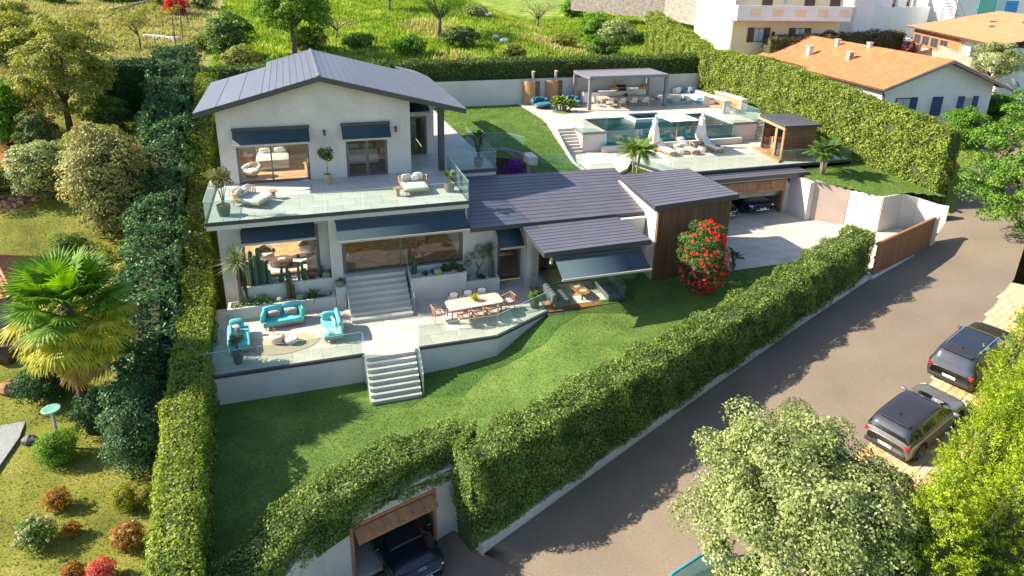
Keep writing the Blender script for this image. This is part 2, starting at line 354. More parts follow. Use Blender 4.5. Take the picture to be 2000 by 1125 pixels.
def groundmat():
    m, n, l, b = _new('ground_cover'); tc = n.new('ShaderNodeTexCoord'); sp = n.new('ShaderNodeSeparateXYZ'); l.new(tc.outputs['Object'], sp.inputs[0])
    nz = _noise(n, l, .25, 5); 
    def mth(op, a, b_=None, c=None):
        q = n.new('ShaderNodeMath'); q.operation = op
        for i, v in enumerate((a, b_, c)):
            if v is None: continue
            if isinstance(v, (int, float)): q.inputs[i].default_value = v
            else: l.new(v, q.inputs[i])
        return q.outputs[0]
    w_ = mth('MULTIPLY_ADD', nz.outputs[0], 9.0, -4.5); X = mth('ADD', sp.outputs[0], w_); Y = mth('ADD', sp.outputs[1], w_)
    t = _noise(n, l, .45, 6); t2 = _noise(n, l, 12, 4, rough=.7)
    def rmp(st): r = _ramp(n, st); l.new(t.outputs[0], r.inputs[0]); return r.outputs[0]
    gar_ = rmp([(.3, (.10, .12, .024)), (.52, (.19, .20, .036)), (.72, (.30, .27, .07))]); mea = rmp([(.3, (.07, .15, .018)), (.5, (.17, .25, .03)), (.68, (.36, .33, .10))]); ear = rmp([(.3, (.16, .18, .05)), (.5, (.30, .27, .11)), (.7, (.44, .36, .20))]); cla = rmp([(.3, (.16, .08, .035)), (.5, (.36, .16, .06)), (.7, (.42, .28, .16))])
    def mix(f, a, b_): q = n.new('ShaderNodeMixRGB'); l.new(f, q.inputs[0]); l.new(a, q.inputs[1]); l.new(b_, q.inputs[2]); return q.outputs[0]
    def step(v, e, w__=.8): q = n.new('ShaderNodeMapRange'); l.new(v, q.inputs[0]); q.inputs[1].default_value = e - w__; q.inputs[2].default_value = e + w__; return q.outputs[0]
    far = step(Y, 57.5); right = step(X, -6.5); c = mix(far, gar_, mix(right, ear, mea))
    cx = mth('ABSOLUTE', mth('ADD', mth('MULTIPLY_ADD', sp.outputs[1], .16, 9.3), sp.outputs[0])); cl = mth('MULTIPLY', mth('SUBTRACT', 1.0, step(mth('MULTIPLY_ADD', nz.outputs[0], 3, cx), 2.7, .35)), mth('MULTIPLY', step(sp.outputs[1], 43.5), mth('SUBTRACT', 1.0, step(sp.outputs[1], 61))))
    c = mix(cl, c, cla)
    r2 = _ramp(n, [(.3, (.45, .45, .45)), (.7, (1.25, 1.25, 1.25))]); l.new(t2.outputs[0], r2.inputs[0]); q = n.new('ShaderNodeMixRGB'); q.blend_type = 'MULTIPLY'; q.inputs[0].default_value = .75; l.new(c, q.inputs[1]); l.new(r2.outputs[0], q.inputs[2]); l.new(q.outputs[0], b.inputs['Base Color'])
    b.inputs['Roughness'].default_value = .95; b.inputs['Specular IOR Level'].default_value = .1; bp = n.new('ShaderNodeBump'); bp.inputs['Strength'].default_value = .8; bp.inputs['Distance'].default_value = .06; l.new(t2.outputs[0], bp.inputs['Height']); l.new(bp.outputs[0], b.inputs['Normal']); return m
struct(grid_sheet('ground', xs, ys, g_h, groundmat()))
def patch(name, poly, mat, dz, step=0.5, hf=ground_h):
    px = [p[0] for p in poly]; py = [p[1] for p in poly]
    return struct(grid_sheet(name, np.arange(min(px), max(px) + step, step), np.arange(min(py), max(py) + step, step), lambda x, y: hf(x, y) + dz, mat, lambda x, y: inpoly(x, y, poly)))
0 and patch('meadow_ground', [(-6, 55.3), (8, 54.6), (36, 55), (39, 64), (46, 78), (60, 120), (20, 125), (-8, 110), (-7, 70)], M['meadow'], 0.06, 0.9)
0 and patch('terraced_ground', [(-16, 58), (-9, 57), (-6.5, 62), (-8, 75), (-9, 118), (-40, 118), (-24, 75)], M['earth'], 0.07, 0.8)
0 and patch('clay_bank', [(-16.6, 43), (-15.4, 44.5), (-15.6, 50), (-17, 56), (-19, 62), (-20.5, 58), (-18, 50), (-18.6, 44.5)], M['redearth'], 0.06, 0.4)
0 and patch('bare_bank', [(-17, 54), (-14, 57), (-16, 64), (-24, 80), (-34, 80), (-24, 60)], M['earth'], 0.055, 0.6)

# road
LE = [(-9, 11.5, -3.5), (-3, 15.2, -3.05), (0.2, 17.45, -2.84), (4.3, 19.3, -2.82), (5.0, 17.6, -2.6), (10, 19.25, -1.72), (16, 21.2, -0.62), (22, 23.1, 0.42), (28.55, 25.1, 1.42), (35.1, 27.4, 1.66), (39.2, 29.6, 2.62), (45.2, 33.6, 3.9), (50.8, 37.2, 5.0), (58, 41, 6.1), (68, 48, 7.8)]
RE = [(-6, 4, -3.9), (0, 7.5, -3.4), (5, 9.6, -2.9), (8.5, 12.0, -2.3), (9.4, 12.9, -2.15), (13.2, 13.9, -1.4), (18.6, 15.6, -0.36), (24.4, 17.6, 0.62), (30.6, 20.2, 1.4), (35.4, 22.5, 1.78), (42, 26.6, 2.85), (48, 30.2, 4.0), (54, 33.4, 5.1), (61, 37, 6.2), (71, 44, 7.8)]
def strip_mesh(name, A, B, mat, nsub=6, ncross=6, dz=0.0):
    V = []; m = 0
    for i in range(len(A) - 1):
        for k in range(nsub + (1 if i == len(A) - 2 else 0)):
            t = k / nsub; a = [A[i][q] + (A[i + 1][q] - A[i][q]) * t for q in range(3)]; b = [B[i][q] + (B[i + 1][q] - B[i][q]) * t for q in range(3)]
            for c in range(ncross + 1): u = c / ncross; V.append([a[q] + (b[q] - a[q]) * u + (dz if q == 2 else 0) for q in range(3)])
            m += 1
    F = [(r * (ncross + 1) + c, r * (ncross + 1) + c + 1, (r + 1) * (ncross + 1) + c + 1, (r + 1) * (ncross + 1) + c) for r in range(m - 1) for c in range(ncross)]
    return npmesh(name, V, F, mat, smooth=True)
struct(strip_mesh('road', LE, RE, M['asphalt']))
CE = [(8.5, 12.0, -2.3), (9.4, 12.9, -2.15), (13.2, 13.9, -1.4), (18.6, 15.6, -0.36), (24.4, 17.6, 0.62), (30.6, 20.2, 1.4), (35.4, 22.5, 1.78)]
def road_z(x, y):
    """height of the road under a point"""
    pts = np.array([p for p in LE[4:]] + RE[3:]); d = (pts[:, 0] - x) ** 2 + (pts[:, 1] - y) ** 2
    s = x * 0.953 + y * 0.304; ss = pts[:, 0] * 0.953 + pts[:, 1] * 0.304; o = np.argsort(ss); return float(np.interp(s, ss[o], pts[o, 2]))

struct(strip_mesh('road_verge', [(37.9, 28.9, 2.1), (39.2, 29.6, 2.62), (45.2, 33.6, 3.9), (50.8, 37.2, 5.0), (58, 41, 6.1), (68, 48, 7.8)], [(38.0, 29.4, 2.2), (38.6, 31.2, 3.0), (40.6, 35.8, 4.2), (49, 39.5, 5.2), (56, 43.5, 6.6), (66, 51, 8.2)], M['garden'], 4, 3, -.004))
# cobbled lay-by along the road
cb = MB(); edge = [(13.4, 13.95), (18.6, 15.6), (24.4, 17.6), (30.6, 20.2), (34.9, 22.3)]
bed = [(x, y) for x, y in edge] + [(36.6, 20.6), (32, 17.2), (25.6, 14.6), (19.8, 12.6), (14.6, 11.0)]
cobble_bed = struct(strip_mesh('layby_bed', [(x, y, road_z(x, y) + .015) for x, y in edge], [(x, y, road_z(x, y) - .03) for x, y in [(14.6, 11.0), (19.8, 12.6), (25.6, 14.6), (32, 17.2), (36.6, 20.6)]], surf('layby_mortar', (0.36, 0.29, 0.20), None, 4, 0.9), 4, 4))
cobmat = surf('ochre_flagstone', (0.62, 0.45, 0.26), (0.48, 0.33, 0.17), 2.5, 0.8, 0.3, 25, objvar=0.16, fine=(6, 0.2))
cobmat2 = surf('orange_flagstone', (0.58, 0.31, 0.11), (0.46, 0.23, 0.08), 2.5, 0.8, 0.3, 25, objvar=0.12)
cobmat3 = surf('grey_flagstone', (0.42, 0.36, 0.29), (0.34, 0.29, 0.23), 2.5, 0.8, 0.3, 25, objvar=0.12)
ux, uy = 0.953, 0.304; stones = []
def bedinside(x, y): return bool(inpoly(np.array([x]), np.array([y]), bed)[0])
row = 0; v = 4.2
while v < 12.5:
    d = rnd.uniform(0.24, 0.34); u = 14 + rnd.random() * 0.4
    while u < 44:
        L = rnd.uniform(0.34, 0.75); cu, cv = u + L / 2, v + d / 2; x, y = ux * cu - uy * cv, uy * cu + ux * cv
        if bedinside(x, y): stones.append((x, y, L, d))
        u += L
    v += d
stones.sort(key=lambda q: (q[0] - 20) ** 2 + (q[1] - 15) ** 2)
base_me = {}
for k, (x, y, L, d) in enumerate(stones[:300]):
    mb = MB(); hl, hd = L / 2 - .012, d / 2 - .012; j = lambda: rnd.uniform(-.012, .012)
    q = [(-hl + j(), -hd + j()), (hl + j(), -hd + j()), (hl + j(), hd + j()), (-hl + j(), hd + j())]
    mb.prism(q, -0.05, [0.012 + rnd.uniform(0, .014) for _ in range(4)])
    o = mb.build('flagstone', rnd.choices([cobmat, cobmat2, cobmat3], (6, 2.4, 1.6))[0], cobble_bed, off=(0, 0, 0)); o.location = (x, y, road_z(x, y) + 0.02 + 0.015); o.rotation_euler = (0, -0.14, math.atan2(uy, ux))
mb = MB()
for x, y, L, d in stones[300:]:
    z = road_z(x, y) + .035; mb.obox((x, y, z - .02), (L / 2 - .012, d / 2 - .012, .025), math.atan2(uy, ux))
struct(mb.build('flagstones_beyond', cobmat, cobble_bed), 'stuff')

# lawns of the property
def low_lawn_h(x, y):
    z = np.interp(x, [3.5, 5.5, 7.7, 9.2, 10.6, 13, 22, 28], [0, .08, .36, .85, 1.22, 1.34, 1.44, 1.5])
    k = np.clip((25.5 - y) / 6, 0, 1); return z - k * np.interp(x, [3, 8, 12, 26], [0, .15, .3, .1])
low_poly = [(-4.6, 15.2), (-0.6, 17.6), (4.6, 19.1), (5.4, 18.2), (28.4, 25.9), (27.4, 27.9), (25.6, 27.92), (21.5, 27.95), (17.2, 29.4), (9.0, 29.4), (7.5, 26), (-4.8, 26)]
lawn1 = struct(grid_sheet('lawn', np.arange(-5, 29, .4), np.arange(15, 30, .4), low_lawn_h, M['lawn'], lambda x, y: inpoly(x, y, low_poly)))
def up_lawn_h(x, y):
    k = np.clip((46 - y) / 7, 0, 1); k = k * k * (3 - 2 * k); return 5.96 - k * np.interp(x, [10.3, 13, 18], [.35, .9, 1.42])
up_poly = [(9.5, 52), (10.3, 40), (11.2, 39.6), (13.4, 39.4), (13.6, 36.4), (17.4, 36.4), (17.3, 41.5), (17.25, 44), (17.5, 47), (17.6, 52.2), (9, 52.3)]
struct(grid_sheet('upper_lawn', np.arange(8.8, 18.2, .3), np.arange(36, 52.6, .3), up_lawn_h, M['lawn'], lambda x, y: inpoly(x, y, up_poly)))
def side_lawn_h(x, y): return 4.28 - np.clip((34.6 - y) / 5, 0, 1) * 0.55
side_poly = [(31.35, 35.5), (31.35, 33.1), (32.9, 31.9), (34.0, 30.35), (36.1, 30.7), (38.4, 29.6), (37.2, 35.6)]
struct(grid_sheet('side_lawn', np.arange(31, 38.8, .3), np.arange(29.4, 35.9, .3), side_lawn_h, M['lawn'], lambda x, y: inpoly(x, y, side_poly)))
lawnleaf = leafmat('grass_blade', (0.06, 0.13, 0.02), (0.11, 0.19, 0.034), (0.19, 0.27, 0.06), 0.3, 0.6, 0.7)
def blades(name, poly, n, hf, size, mat, dz=0.0, tall=1.0, seed=3, thin=None):
    r = np.random.default_rng(seed); p = np.array(poly); lo, hi = p.min(0), p.max(0)
    x = r.uniform(lo[0], hi[0], n); y = r.uniform(lo[1], hi[1], n); k = inpoly(x, y, poly)
    if thin is not None: k &= thin(x, y, r)
    x, y = x[k], y[k]; n = len(x); z = hf(x, y) + dz; s = size * r.uniform(.6, 1.5, n); a = r.uniform(0, 6.283, n)
    dx, dy = np.cos(a) * s * .22, np.sin(a) * s * .22; lx, ly = r.normal(size=(2, n)) * s * .35
    V = np.stack([np.stack([x - dx, y - dy, z], 1), np.stack([x + dx, y + dy, z], 1), np.stack([x + lx, y + ly, z + s * tall], 1)], 1).reshape(-1, 3)
    return struct(npmesh(name, V, np.arange(3 * n).reshape(n, 3), mat), 'stuff')
lp2 = [p for p in low_poly]
tag(blades('lawn_grass', low_poly, 110000, low_lawn_h, 0.055, lawnleaf, 0, .8, thin=lambda x, y, r: ~((y > 25.1) & (x < 7.4))), 'short mown green grass of the front lawn', 'grass')
tag(blades('upper_grass', up_poly, 26000, up_lawn_h, 0.07, lawnleaf, 0, .8), 'short grass of the sloping lawn behind the villa', 'grass')
tag(blades('side_grass', side_poly, 14000, side_lawn_h, 0.06, lawnleaf, 0, .8), 'short grass of the small lawn beside the garage', 'grass')

# ============================================================ HEDGES
core = surf('hedge_inner_shade', (0.055, 0.08, 0.02), (0.025, 0.04, 0.012), 6, 0.95, 0.6, 12)  # dark colour stands in for the shade deep inside the foliage
def hedge(name, label, nodes, per_m2, size, mat, seed, group=None, bump=0.14, inset=.22, skip=(), corner=3.2, hang=0.0, cat='hedge'):
    """nodes: (x, y, z0, z1, half width); a box hedge with rounded shoulders"""
    nd = np.array(nodes, float); r = np.random.default_rng(seed); P = []; N = []
    root = thing(name, label, cat, tuple(nd[0, :3]), group=group)
    # solid core, its dark colour standing in for shade among the leaves
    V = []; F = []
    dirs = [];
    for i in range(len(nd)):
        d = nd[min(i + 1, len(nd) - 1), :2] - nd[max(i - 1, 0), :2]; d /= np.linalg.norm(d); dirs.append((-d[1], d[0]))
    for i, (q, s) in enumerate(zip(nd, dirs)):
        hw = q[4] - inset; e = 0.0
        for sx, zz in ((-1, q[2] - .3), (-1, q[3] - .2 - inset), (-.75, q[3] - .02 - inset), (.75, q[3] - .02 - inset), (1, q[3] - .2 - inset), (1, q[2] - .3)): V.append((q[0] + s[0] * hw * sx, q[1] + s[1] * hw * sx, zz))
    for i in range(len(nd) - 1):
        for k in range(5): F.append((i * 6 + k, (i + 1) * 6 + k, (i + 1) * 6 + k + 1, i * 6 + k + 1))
    mb = MB(); mb.add(V, F + [tuple(range(6)), tuple(range((len(nd) - 1) * 6, len(nd) * 6))[::-1]]); mb.build('shade_core', core, root)
    for i in range(len(nd) - 1):
        a, b = nd[i], nd[i + 1]; L = np.linalg.norm(b[:2] - a[:2]); H = ((a[3] - a[2]) + (b[3] - b[2])) / 2; W_ = a[4] + b[4]
        per = 2 * H + W_; n = int(L * per * per_m2 * 1.12)
        # end caps count as stretches of surface too
        t = r.random(n); s = r.random(n) * per; q = a + (b - a) * t[:, None]; sd = np.array(dirs[i]) * (1 - t[:, None]) + np.array(dirs[i + 1]) * t[:, None]; sd /= np.linalg.norm(sd, axis=1)[:, None]
        h = q[:, 3] - q[:, 2]; hw = q[:, 4]
        side = np.where(s < H, -1, np.where(s > H + W_, 1, 0)); fz = np.where(side < 0, s / H, np.where(side > 0, (s - H - W_) / H, 1.0)); fx = np.where(side == 0, (s - H) / W_ * 2 - 1, side)
        # round the shoulders
        sh = np.clip((fz - (1 - .25 / np.maximum(h, .3))) / (.25 / np.maximum(h, .3)), 0, 1); ins = np.where(side != 0, .16 * sh ** 2, 0); drop = np.where(side == 0, .16 * np.abs(fx) ** corner, 0)
        X = q[:, 0] + sd[:, 0] * (fx * hw - np.sign(fx) * ins); Y = q[:, 1] + sd[:, 1] * (fx * hw - np.sign(fx) * ins); Z = q[:, 2] + fz * h - drop
        nx = np.where(side != 0, side * (1 - .6 * sh), fx * .35); nz = np.where(side != 0, .15 + .8 * sh, 1.0)
        N.append(np.stack([sd[:, 0] * nx, sd[:, 1] * nx, nz], 1)); P.append(np.stack([X, Y, Z], 1))
    for (q, s, sg, o) in ((nd[0], dirs[0], -1, 1), (nd[-1], dirs[-1], 1, -2)):
        H = q[3] - q[2]; n = int(H * q[4] * 2 * per_m2); u = r.uniform(-1, 1, n); v = r.random(n); d = np.array((s[1], -s[0])) * sg
        P.append(np.stack([q[0] + s[0] * u * q[4], q[1] + s[1] * u * q[4], q[2] + v * H], 1)); N.append(np.stack([np.full(n, d[0]), np.full(n, d[1]), np.full(n, .2)], 1))
    P = np.concatenate(P); N = np.concatenate(N)
    nn = smooth_noise(P, 2.3, seed); n2 = smooth_noise(P, 6.5, seed + 1)
    P = P + N / np.linalg.norm(N, axis=1)[:, None] * ((bump * nn + bump * .55 * n2)[:, None] + r.uniform(-.2, .06, (len(P), 1)))
    if skip:
        k = np.ones(len(P), bool)
        for fn in skip: k &= ~fn(P)
        P, N = P[k], N[k]
    V, F = leaves(P, N, size * r.uniform(.55, 1.5, len(P)), .62, .75, .15, .3, r)
    f = npmesh('foliage', V, F, mat, root)
    return root
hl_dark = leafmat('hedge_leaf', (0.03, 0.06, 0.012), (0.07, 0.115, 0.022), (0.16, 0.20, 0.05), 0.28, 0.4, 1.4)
hl_light = leafmat('hedge_leaf_yellow_green', (0.07, 0.11, 0.014), (0.19, 0.25, 0.035), (0.34, 0.38, 0.075), 0.35, 0.4, 1.6)  # lighter yellow-green leaf tone than the back hedge
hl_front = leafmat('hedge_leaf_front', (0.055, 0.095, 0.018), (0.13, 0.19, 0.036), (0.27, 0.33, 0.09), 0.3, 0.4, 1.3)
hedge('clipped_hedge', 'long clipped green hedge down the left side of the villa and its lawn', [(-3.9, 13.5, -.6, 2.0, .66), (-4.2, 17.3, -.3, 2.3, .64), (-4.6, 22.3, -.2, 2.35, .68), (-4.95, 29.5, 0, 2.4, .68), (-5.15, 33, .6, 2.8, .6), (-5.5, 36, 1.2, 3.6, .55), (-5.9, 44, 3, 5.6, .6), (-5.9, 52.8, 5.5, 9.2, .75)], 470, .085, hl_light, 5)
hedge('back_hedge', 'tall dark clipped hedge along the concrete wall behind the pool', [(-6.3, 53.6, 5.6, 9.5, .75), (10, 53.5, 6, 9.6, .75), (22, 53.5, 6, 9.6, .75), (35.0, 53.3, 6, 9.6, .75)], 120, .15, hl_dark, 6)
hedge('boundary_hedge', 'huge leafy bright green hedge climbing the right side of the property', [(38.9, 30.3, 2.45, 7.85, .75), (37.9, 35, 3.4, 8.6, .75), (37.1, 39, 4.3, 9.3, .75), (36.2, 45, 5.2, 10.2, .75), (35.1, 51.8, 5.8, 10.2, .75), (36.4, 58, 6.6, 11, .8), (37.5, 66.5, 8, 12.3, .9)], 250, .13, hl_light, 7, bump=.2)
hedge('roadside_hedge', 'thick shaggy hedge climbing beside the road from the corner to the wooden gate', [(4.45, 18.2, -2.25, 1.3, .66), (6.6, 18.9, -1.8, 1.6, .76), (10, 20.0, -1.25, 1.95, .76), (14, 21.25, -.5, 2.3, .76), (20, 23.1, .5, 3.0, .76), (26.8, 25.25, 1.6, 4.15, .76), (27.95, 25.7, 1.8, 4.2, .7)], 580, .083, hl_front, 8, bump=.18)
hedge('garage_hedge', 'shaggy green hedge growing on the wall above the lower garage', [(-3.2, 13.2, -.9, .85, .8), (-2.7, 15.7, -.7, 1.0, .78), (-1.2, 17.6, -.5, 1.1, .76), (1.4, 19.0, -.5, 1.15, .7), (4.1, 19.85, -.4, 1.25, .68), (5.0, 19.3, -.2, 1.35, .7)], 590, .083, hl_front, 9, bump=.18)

# walls below the hedges
def polywall(name, label, line, thick, mat, cat='wall', bevel=0.01):
    """line: (x, y, z0, z1); thickness to the left of travel; one solid mesh"""
    V = []; F = []; n = len(line)
    for i, (x, y, z0, z1) in enumerate(line):
        a = line[max(i - 1, 0)]; b = line[min(i + 1, n - 1)]; dx, dy = b[0] - a[0], b[1] - a[1]; L = math.hypot(dx, dy); nx, ny = -dy / L * thick, dx / L * thick
        V += [(x, y, z0), (x, y, z1), (x + nx, y + ny, z1), (x + nx, y + ny, z0)]
    for i in range(n - 1):
        for k in range(3): F.append((i * 4 + k, i * 4 + k + 1, (i + 1) * 4 + k + 1, (i + 1) * 4 + k)[::-1])
    F += [(0, 1, 2, 3)[::-1], tuple((n - 1) * 4 + k for k in range(4))]
    mb = MB(); mb.add(V, F); o = mb.build(name, mat, bevel=bevel); return tag(o, label, cat)
polywall('retaining_wall', 'low white wall under the shaggy hedge along the road', [(4.26, 19.2, -3.1, -1.4), (4.98, 17.62, -3.1, -2.15), (10, 19.3, -2.2, -1.34), (16, 21.25, -1.1, -.24), (22, 23.15, -.1, .8), (28.4, 25.13, .9, 1.85)], .3, M['plaster'])
ga = math.atan2(0.9, 3.0)
gar = thing('lower_garage', 'white garage set in the wall under the front hedge with a raised wooden door', 'garage', (2.2, 18.45, -2.82))
gx, gy = math.cos(ga), math.sin(ga)
def gp(u, v): return (0.55 + gx * u - gy * v, 18.0 + gy * u + gx * v)
def gbox(mb, u0, u1, v0, v1, z0, z1): return mb.prism([gp(u0, v0), gp(u1, v0), gp(u1, v1), gp(u0, v1)], z0, z1)
mb = MB(); gbox(mb, -.9, -.02, 0, .25, -3, 0.12); gbox(mb, 3.17, 3.95, 0, .25, -3, .12); gbox(mb, -.02, 3.17, 0, .25, -.5, .12); mb.build('front_wall', M['plaster'], gar)
mb = MB(); mb.prism([gp(-.9, .25), gp(-.9, -.02), (-2.6, 14.2), (-2.9, 14.3), ], -3.2, .1); mb.build('wing_wall', M['plaster'], gar)
mb = MB(); gbox(mb, -.25, -.02, .25, 5.6, -2.9, -.1); mb.build('side_wall', M['concrete'], gar)
mb = MB(); gbox(mb, 3.17, 3.4, .25, 5.6, -2.9, -.1); mb.build('side_wall', M['concrete'], gar)
mb = MB(); gbox(mb, -.25, 3.4, 5.6, 5.8, -2.9, -.1); mb.build('back_wall', M['concrete'], gar)
mb = MB(); gbox(mb, -.25, 3.4, .25, 5.8, -.3, -.15); mb.build('ceiling', M['concrete'], gar)
mb = MB(); gbox(mb, -.3, 3.4, -.05, 5.8, -2.95, -2.80); mb.build('floor', M['slabcool'], gar)
frm = MB(); gbox(frm, -.02, .1, -.03, .22, -2.8, -.5); gbox(frm, 3.05, 3.17, -.03, .22, -2.8, -.5); gbox(frm, .1, 3.05, -.03, .22, -.62, -.5); frm.build('door_frame', M['oak'], gar)
gd = MB(); a0, a1 = gp(.1, -.02), gp(3.05, -.02); b0, b1 = gp(.1, -.5), gp(3.05, -.5)
gd.add([(*a0, -.66), (*a1, -.66), (*b1, -.86), (*b0, -.86), (*a0, -.70), (*a1, -.70), (*b1, -.90), (*b0, -.90)], [(0, 1, 2, 3), (7, 6, 5, 4), (0, 4, 5, 1), (1, 5, 6, 2), (2, 6, 7, 3), (3, 7, 4, 0)])
gdo = gd.build('garage_door', M['oak'], gar)
for k in range(6):
    u0, u1 = .12 + k * .487, .12 + k * .487 + .475; mb = MB(); A, B, C_, D = gp(u0, -.05), gp(u1, -.05), gp(u1, -.48), gp(u0, -.48)
    mb.add([(*A, -.653), (*B, -.653), (*C_, -.838), (*D, -.838), (*A, -.672), (*B, -.672), (*C_, -.858), (*D, -.858)], [(0, 3, 2, 1), (0, 1, 5, 4), (1, 2, 6, 5), (2, 3, 7, 6), (3, 0, 4, 7)]); mb.build('plank', M['oak'], gdo)
mb = MB(); A = gp(1.6, -.46); mb.obox((A[0], A[1], -.815), (.16, .012, .02), ga); mb.build('handle', M['chrome'], gdo)

# ============================================================ VILLA
V_ = thing('villa', 'modern white villa with dark gabled metal roof and blue awnings above the front lawn', 'house', (2.0, 30.0, 1.35))
FZ = 2.7; BZ = 6.0
def wallx(mb, x0, x1, y0, y1, z0, z1, ops=()):
    """wall across x between depths y0..y1, with openings (xa, xb, za, zb)"""
    x = x0
    for xa, xb, za, zb in sorted(ops):
        if xa > x: mb.box(x, xa, y0, y1, z0, z1)
        if za > z0: mb.box(xa, xb, y0, y1, z0, za)
        if zb < z1: mb.box(xa, xb, y0, y1, zb, z1)
        x = xb
    if x < x1: mb.box(x, x1, y0, y1, z0, z1)
    return mb
def wally(mb, x0, x1, y0, y1, z0, z1, ops=()):
    y = y0
    for ya, yb, za, zb in sorted(ops):
        if ya > y: mb.box(x0, x1, y, ya, z0, z1)
        if za > z0: mb.box(x0, x1, ya, yb, z0, za)
        if zb < z1: mb.box(x0, x1, ya, yb, zb, z1)
        y = yb
    if y < y1: mb.box(x0, x1, y, y1, z0, z1)
    return mb
def window(root, name, xa, xb, za, zb, y, muls=(), fw=.12, mat='winframe', handle=None):
    f = MB(); d0, d1 = y - .06, y + .08
    f.box(xa, xb, d0, d1, za, za + .09); f.box(xa, xb, d0, d1, zb - fw, zb); f.box(xa, xa + fw, d0, d1, za + .09, zb - fw); f.box(xb - fw, xb, d0, d1, za + .09, zb - fw)
    for m_ in muls: f.box(m_ - .035, m_ + .035, d0 + .01, d1 - .01, za + .09, zb - fw)
    o = f.build(name, M[mat], root)
    ed = [xa + fw] + [v for m_ in muls for v in (m_ - .035, m_ + .035)] + [xb - fw]
    for k in range(0, len(ed), 2):
        mb = MB(); mb.box(ed[k], ed[k + 1], y - .006, y + .006, za + .09, zb - fw); mb.build('pane', M['glasswin'], o)
    if handle: mb = MB(); mb.box(handle - .012, handle + .012, d0 - .04, d0, za + .95, za + 1.15); mb.build('handle', M['chrome'], o)
    return o
def awning(root, xa, xb, y, ztop, out, drop, box=.16):
    mb = MB(); mb.box(xa - .03, xb + .03, y - .16, y, ztop - box, ztop); o = mb.build('awning', M['darkmetal'], root, bevel=.02)
    a = MB(); yo = y - .12; n = 14; V = []; F = []
    for i in range(n + 1):
        t = i / n; s = .02 * math.sin(math.pi * t)
        for x in (xa, xb): V.append((x, yo - out * t, ztop - box * .6 - drop * t - s))
    F = [(2 * i, 2 * i + 1, 2 * i + 3, 2 * i + 2) for i in range(n)]; nv = len(V); V += [(x, q, z - .012) for x, q, z in V]; F += [tuple(v + nv for v in f[::-1]) for f in F]
    for i in range(n): F += [(2 * i, 2 * i + 2, 2 * i + 2 + nv, 2 * i + nv), (2 * i + 3, 2 * i + 1, 2 * i + 1 + nv, 2 * i + 3 + nv)]
    a.add(V, F); a.build('fabric', M['awning'], o, smooth=True)
    b = MB(); b.box(xa - .03, xb + .03, yo - out - .06, yo - out + .02, ztop - box * .6 - drop - .09, ztop - box * .6 - drop + .01); b.build('front_bar', M['awnbar'], o, bevel=.01)
    ar = MB()
    for x in (xa + .25, xb - .25): ar.tube([(x, yo, ztop - box * .8), (x + (.3 if x < (xa + xb) / 2 else -.3), yo - out * .5, ztop - box - drop * .5 - .12), (x, yo - out + .03, ztop - box * .6 - drop - .05)], .018, 5)
    ar.build('folding_arm', M['darkmetal'], o)
    return o
# ---- ground floor shell
mb = MB(); wallx(mb, -3.9, .62, 31.0, 31.25, 1.35, 5.64, [(-2.95, .5, FZ, 5.2)]); mb.build('wall', M['plaster'], V_)
mb = MB(); mb.box(.62, .95, 30.95, 31.25, 1.35, 5.64); mb.box(.95, 1.5, 30.3, 31.25, 1.35, 5.64); mb.build('pillar', M['plaster'], V_, bevel=.015)
mb = MB(); wallx(mb, 1.5, 10.62, 30.36, 30.6, 1.35, 4.6, [(1.5, 7.4, FZ, 4.6), (9.22, 10.5, 1.35, 4.05)]); mb.box(1.5, 7.4, 30.36, 30.6, 5.05, 5.64); mb.box(7.4, 7.62, 30.36, 30.6, 4.6, 5.64); mb.build('wall', M['plaster'], V_)
mb = MB(); wally(mb, -3.9, -3.65, 31.25, 37.0, 1.35, 5.64, [(31.6, 36.7, 2.8, 5.55)]); mb.box(-3.9, 7.4, 37.0, 37.25, 1.35, 5.64); mb.box(7.4, 7.6, 30.6, 37.25, 4.9, 5.64); mb.build('wall', M['plaster'], V_)  # unseen opening added in the side wall to let sun into the rooms
mb = MB(); mb.box(.62, .8, 31.25, 32.2, FZ, 5.64); mb.build('partition_wall', M['plaster'], V_)  # cut to a stub so light from the added side opening gets through
mb = MB(); mb.box(-4.2, 7.64, 30.12, 37.3, 5.64, 5.9); mb.build('balcony_slab', M['plaster'], V_)
mb = MB(); mb.box(-4.24, 7.68, 30.08, 30.16, 5.86, 6.02); mb.box(7.60, 7.68, 30.16, 35.1, 5.86, 6.02); mb.box(-4.24, -4.16, 30.16, 35.4, 5.86, 6.02); mb.build('balcony_edge', M['fascia'], V_)
# parquet boards of the living rooms, laid in chevrons
def chevron(x0, x1, y0, y1, z, parent, w=.19, L=.95, mat=None):
    mb = MB(); mb.box(x0, x1, y0, y1, z - .12, z - .012); fl = mb.build('floor', M['joint'], parent)
    me = None; cnt = 0; col = 0; x = x0
    while x < x1 - .05:
        sg = 1 if col % 2 == 0 else -1; y = y0 - L * .6
        while y < y1:
            ya = y; xa, xb = x, min(x + L, x1); sh = (xb - xa) * .62 * sg; base = y if sg > 0 else y + L * .62
            q = [(xa + .004, base), (xb - .004, base + sh), (xb - .004, base + sh + w - .006), (xa + .004, base + w - .006)]
            q = [(px_, min(max(py_, y0), y1)) for px_, py_ in q]
            if (max(p[1] for p in q) - min(p[1] for p in q)) > .05 and abs(q[0][1] - q[3][1]) + abs(q[1][1] - q[2][1]) > .02:
                b = MB(); b.prism(q, z - .012, z); b.build('parquet_board', M['parquet'], fl); cnt += 1
            y += w
        x += L; col += 1
    return cnt
print('boards', chevron(-3.6, .6, 31.25, 36.9, FZ, V_, .22, 1.1), chevron(1.5, 7.4, 30.6, 36.9, FZ, V_, .3, 1.15))
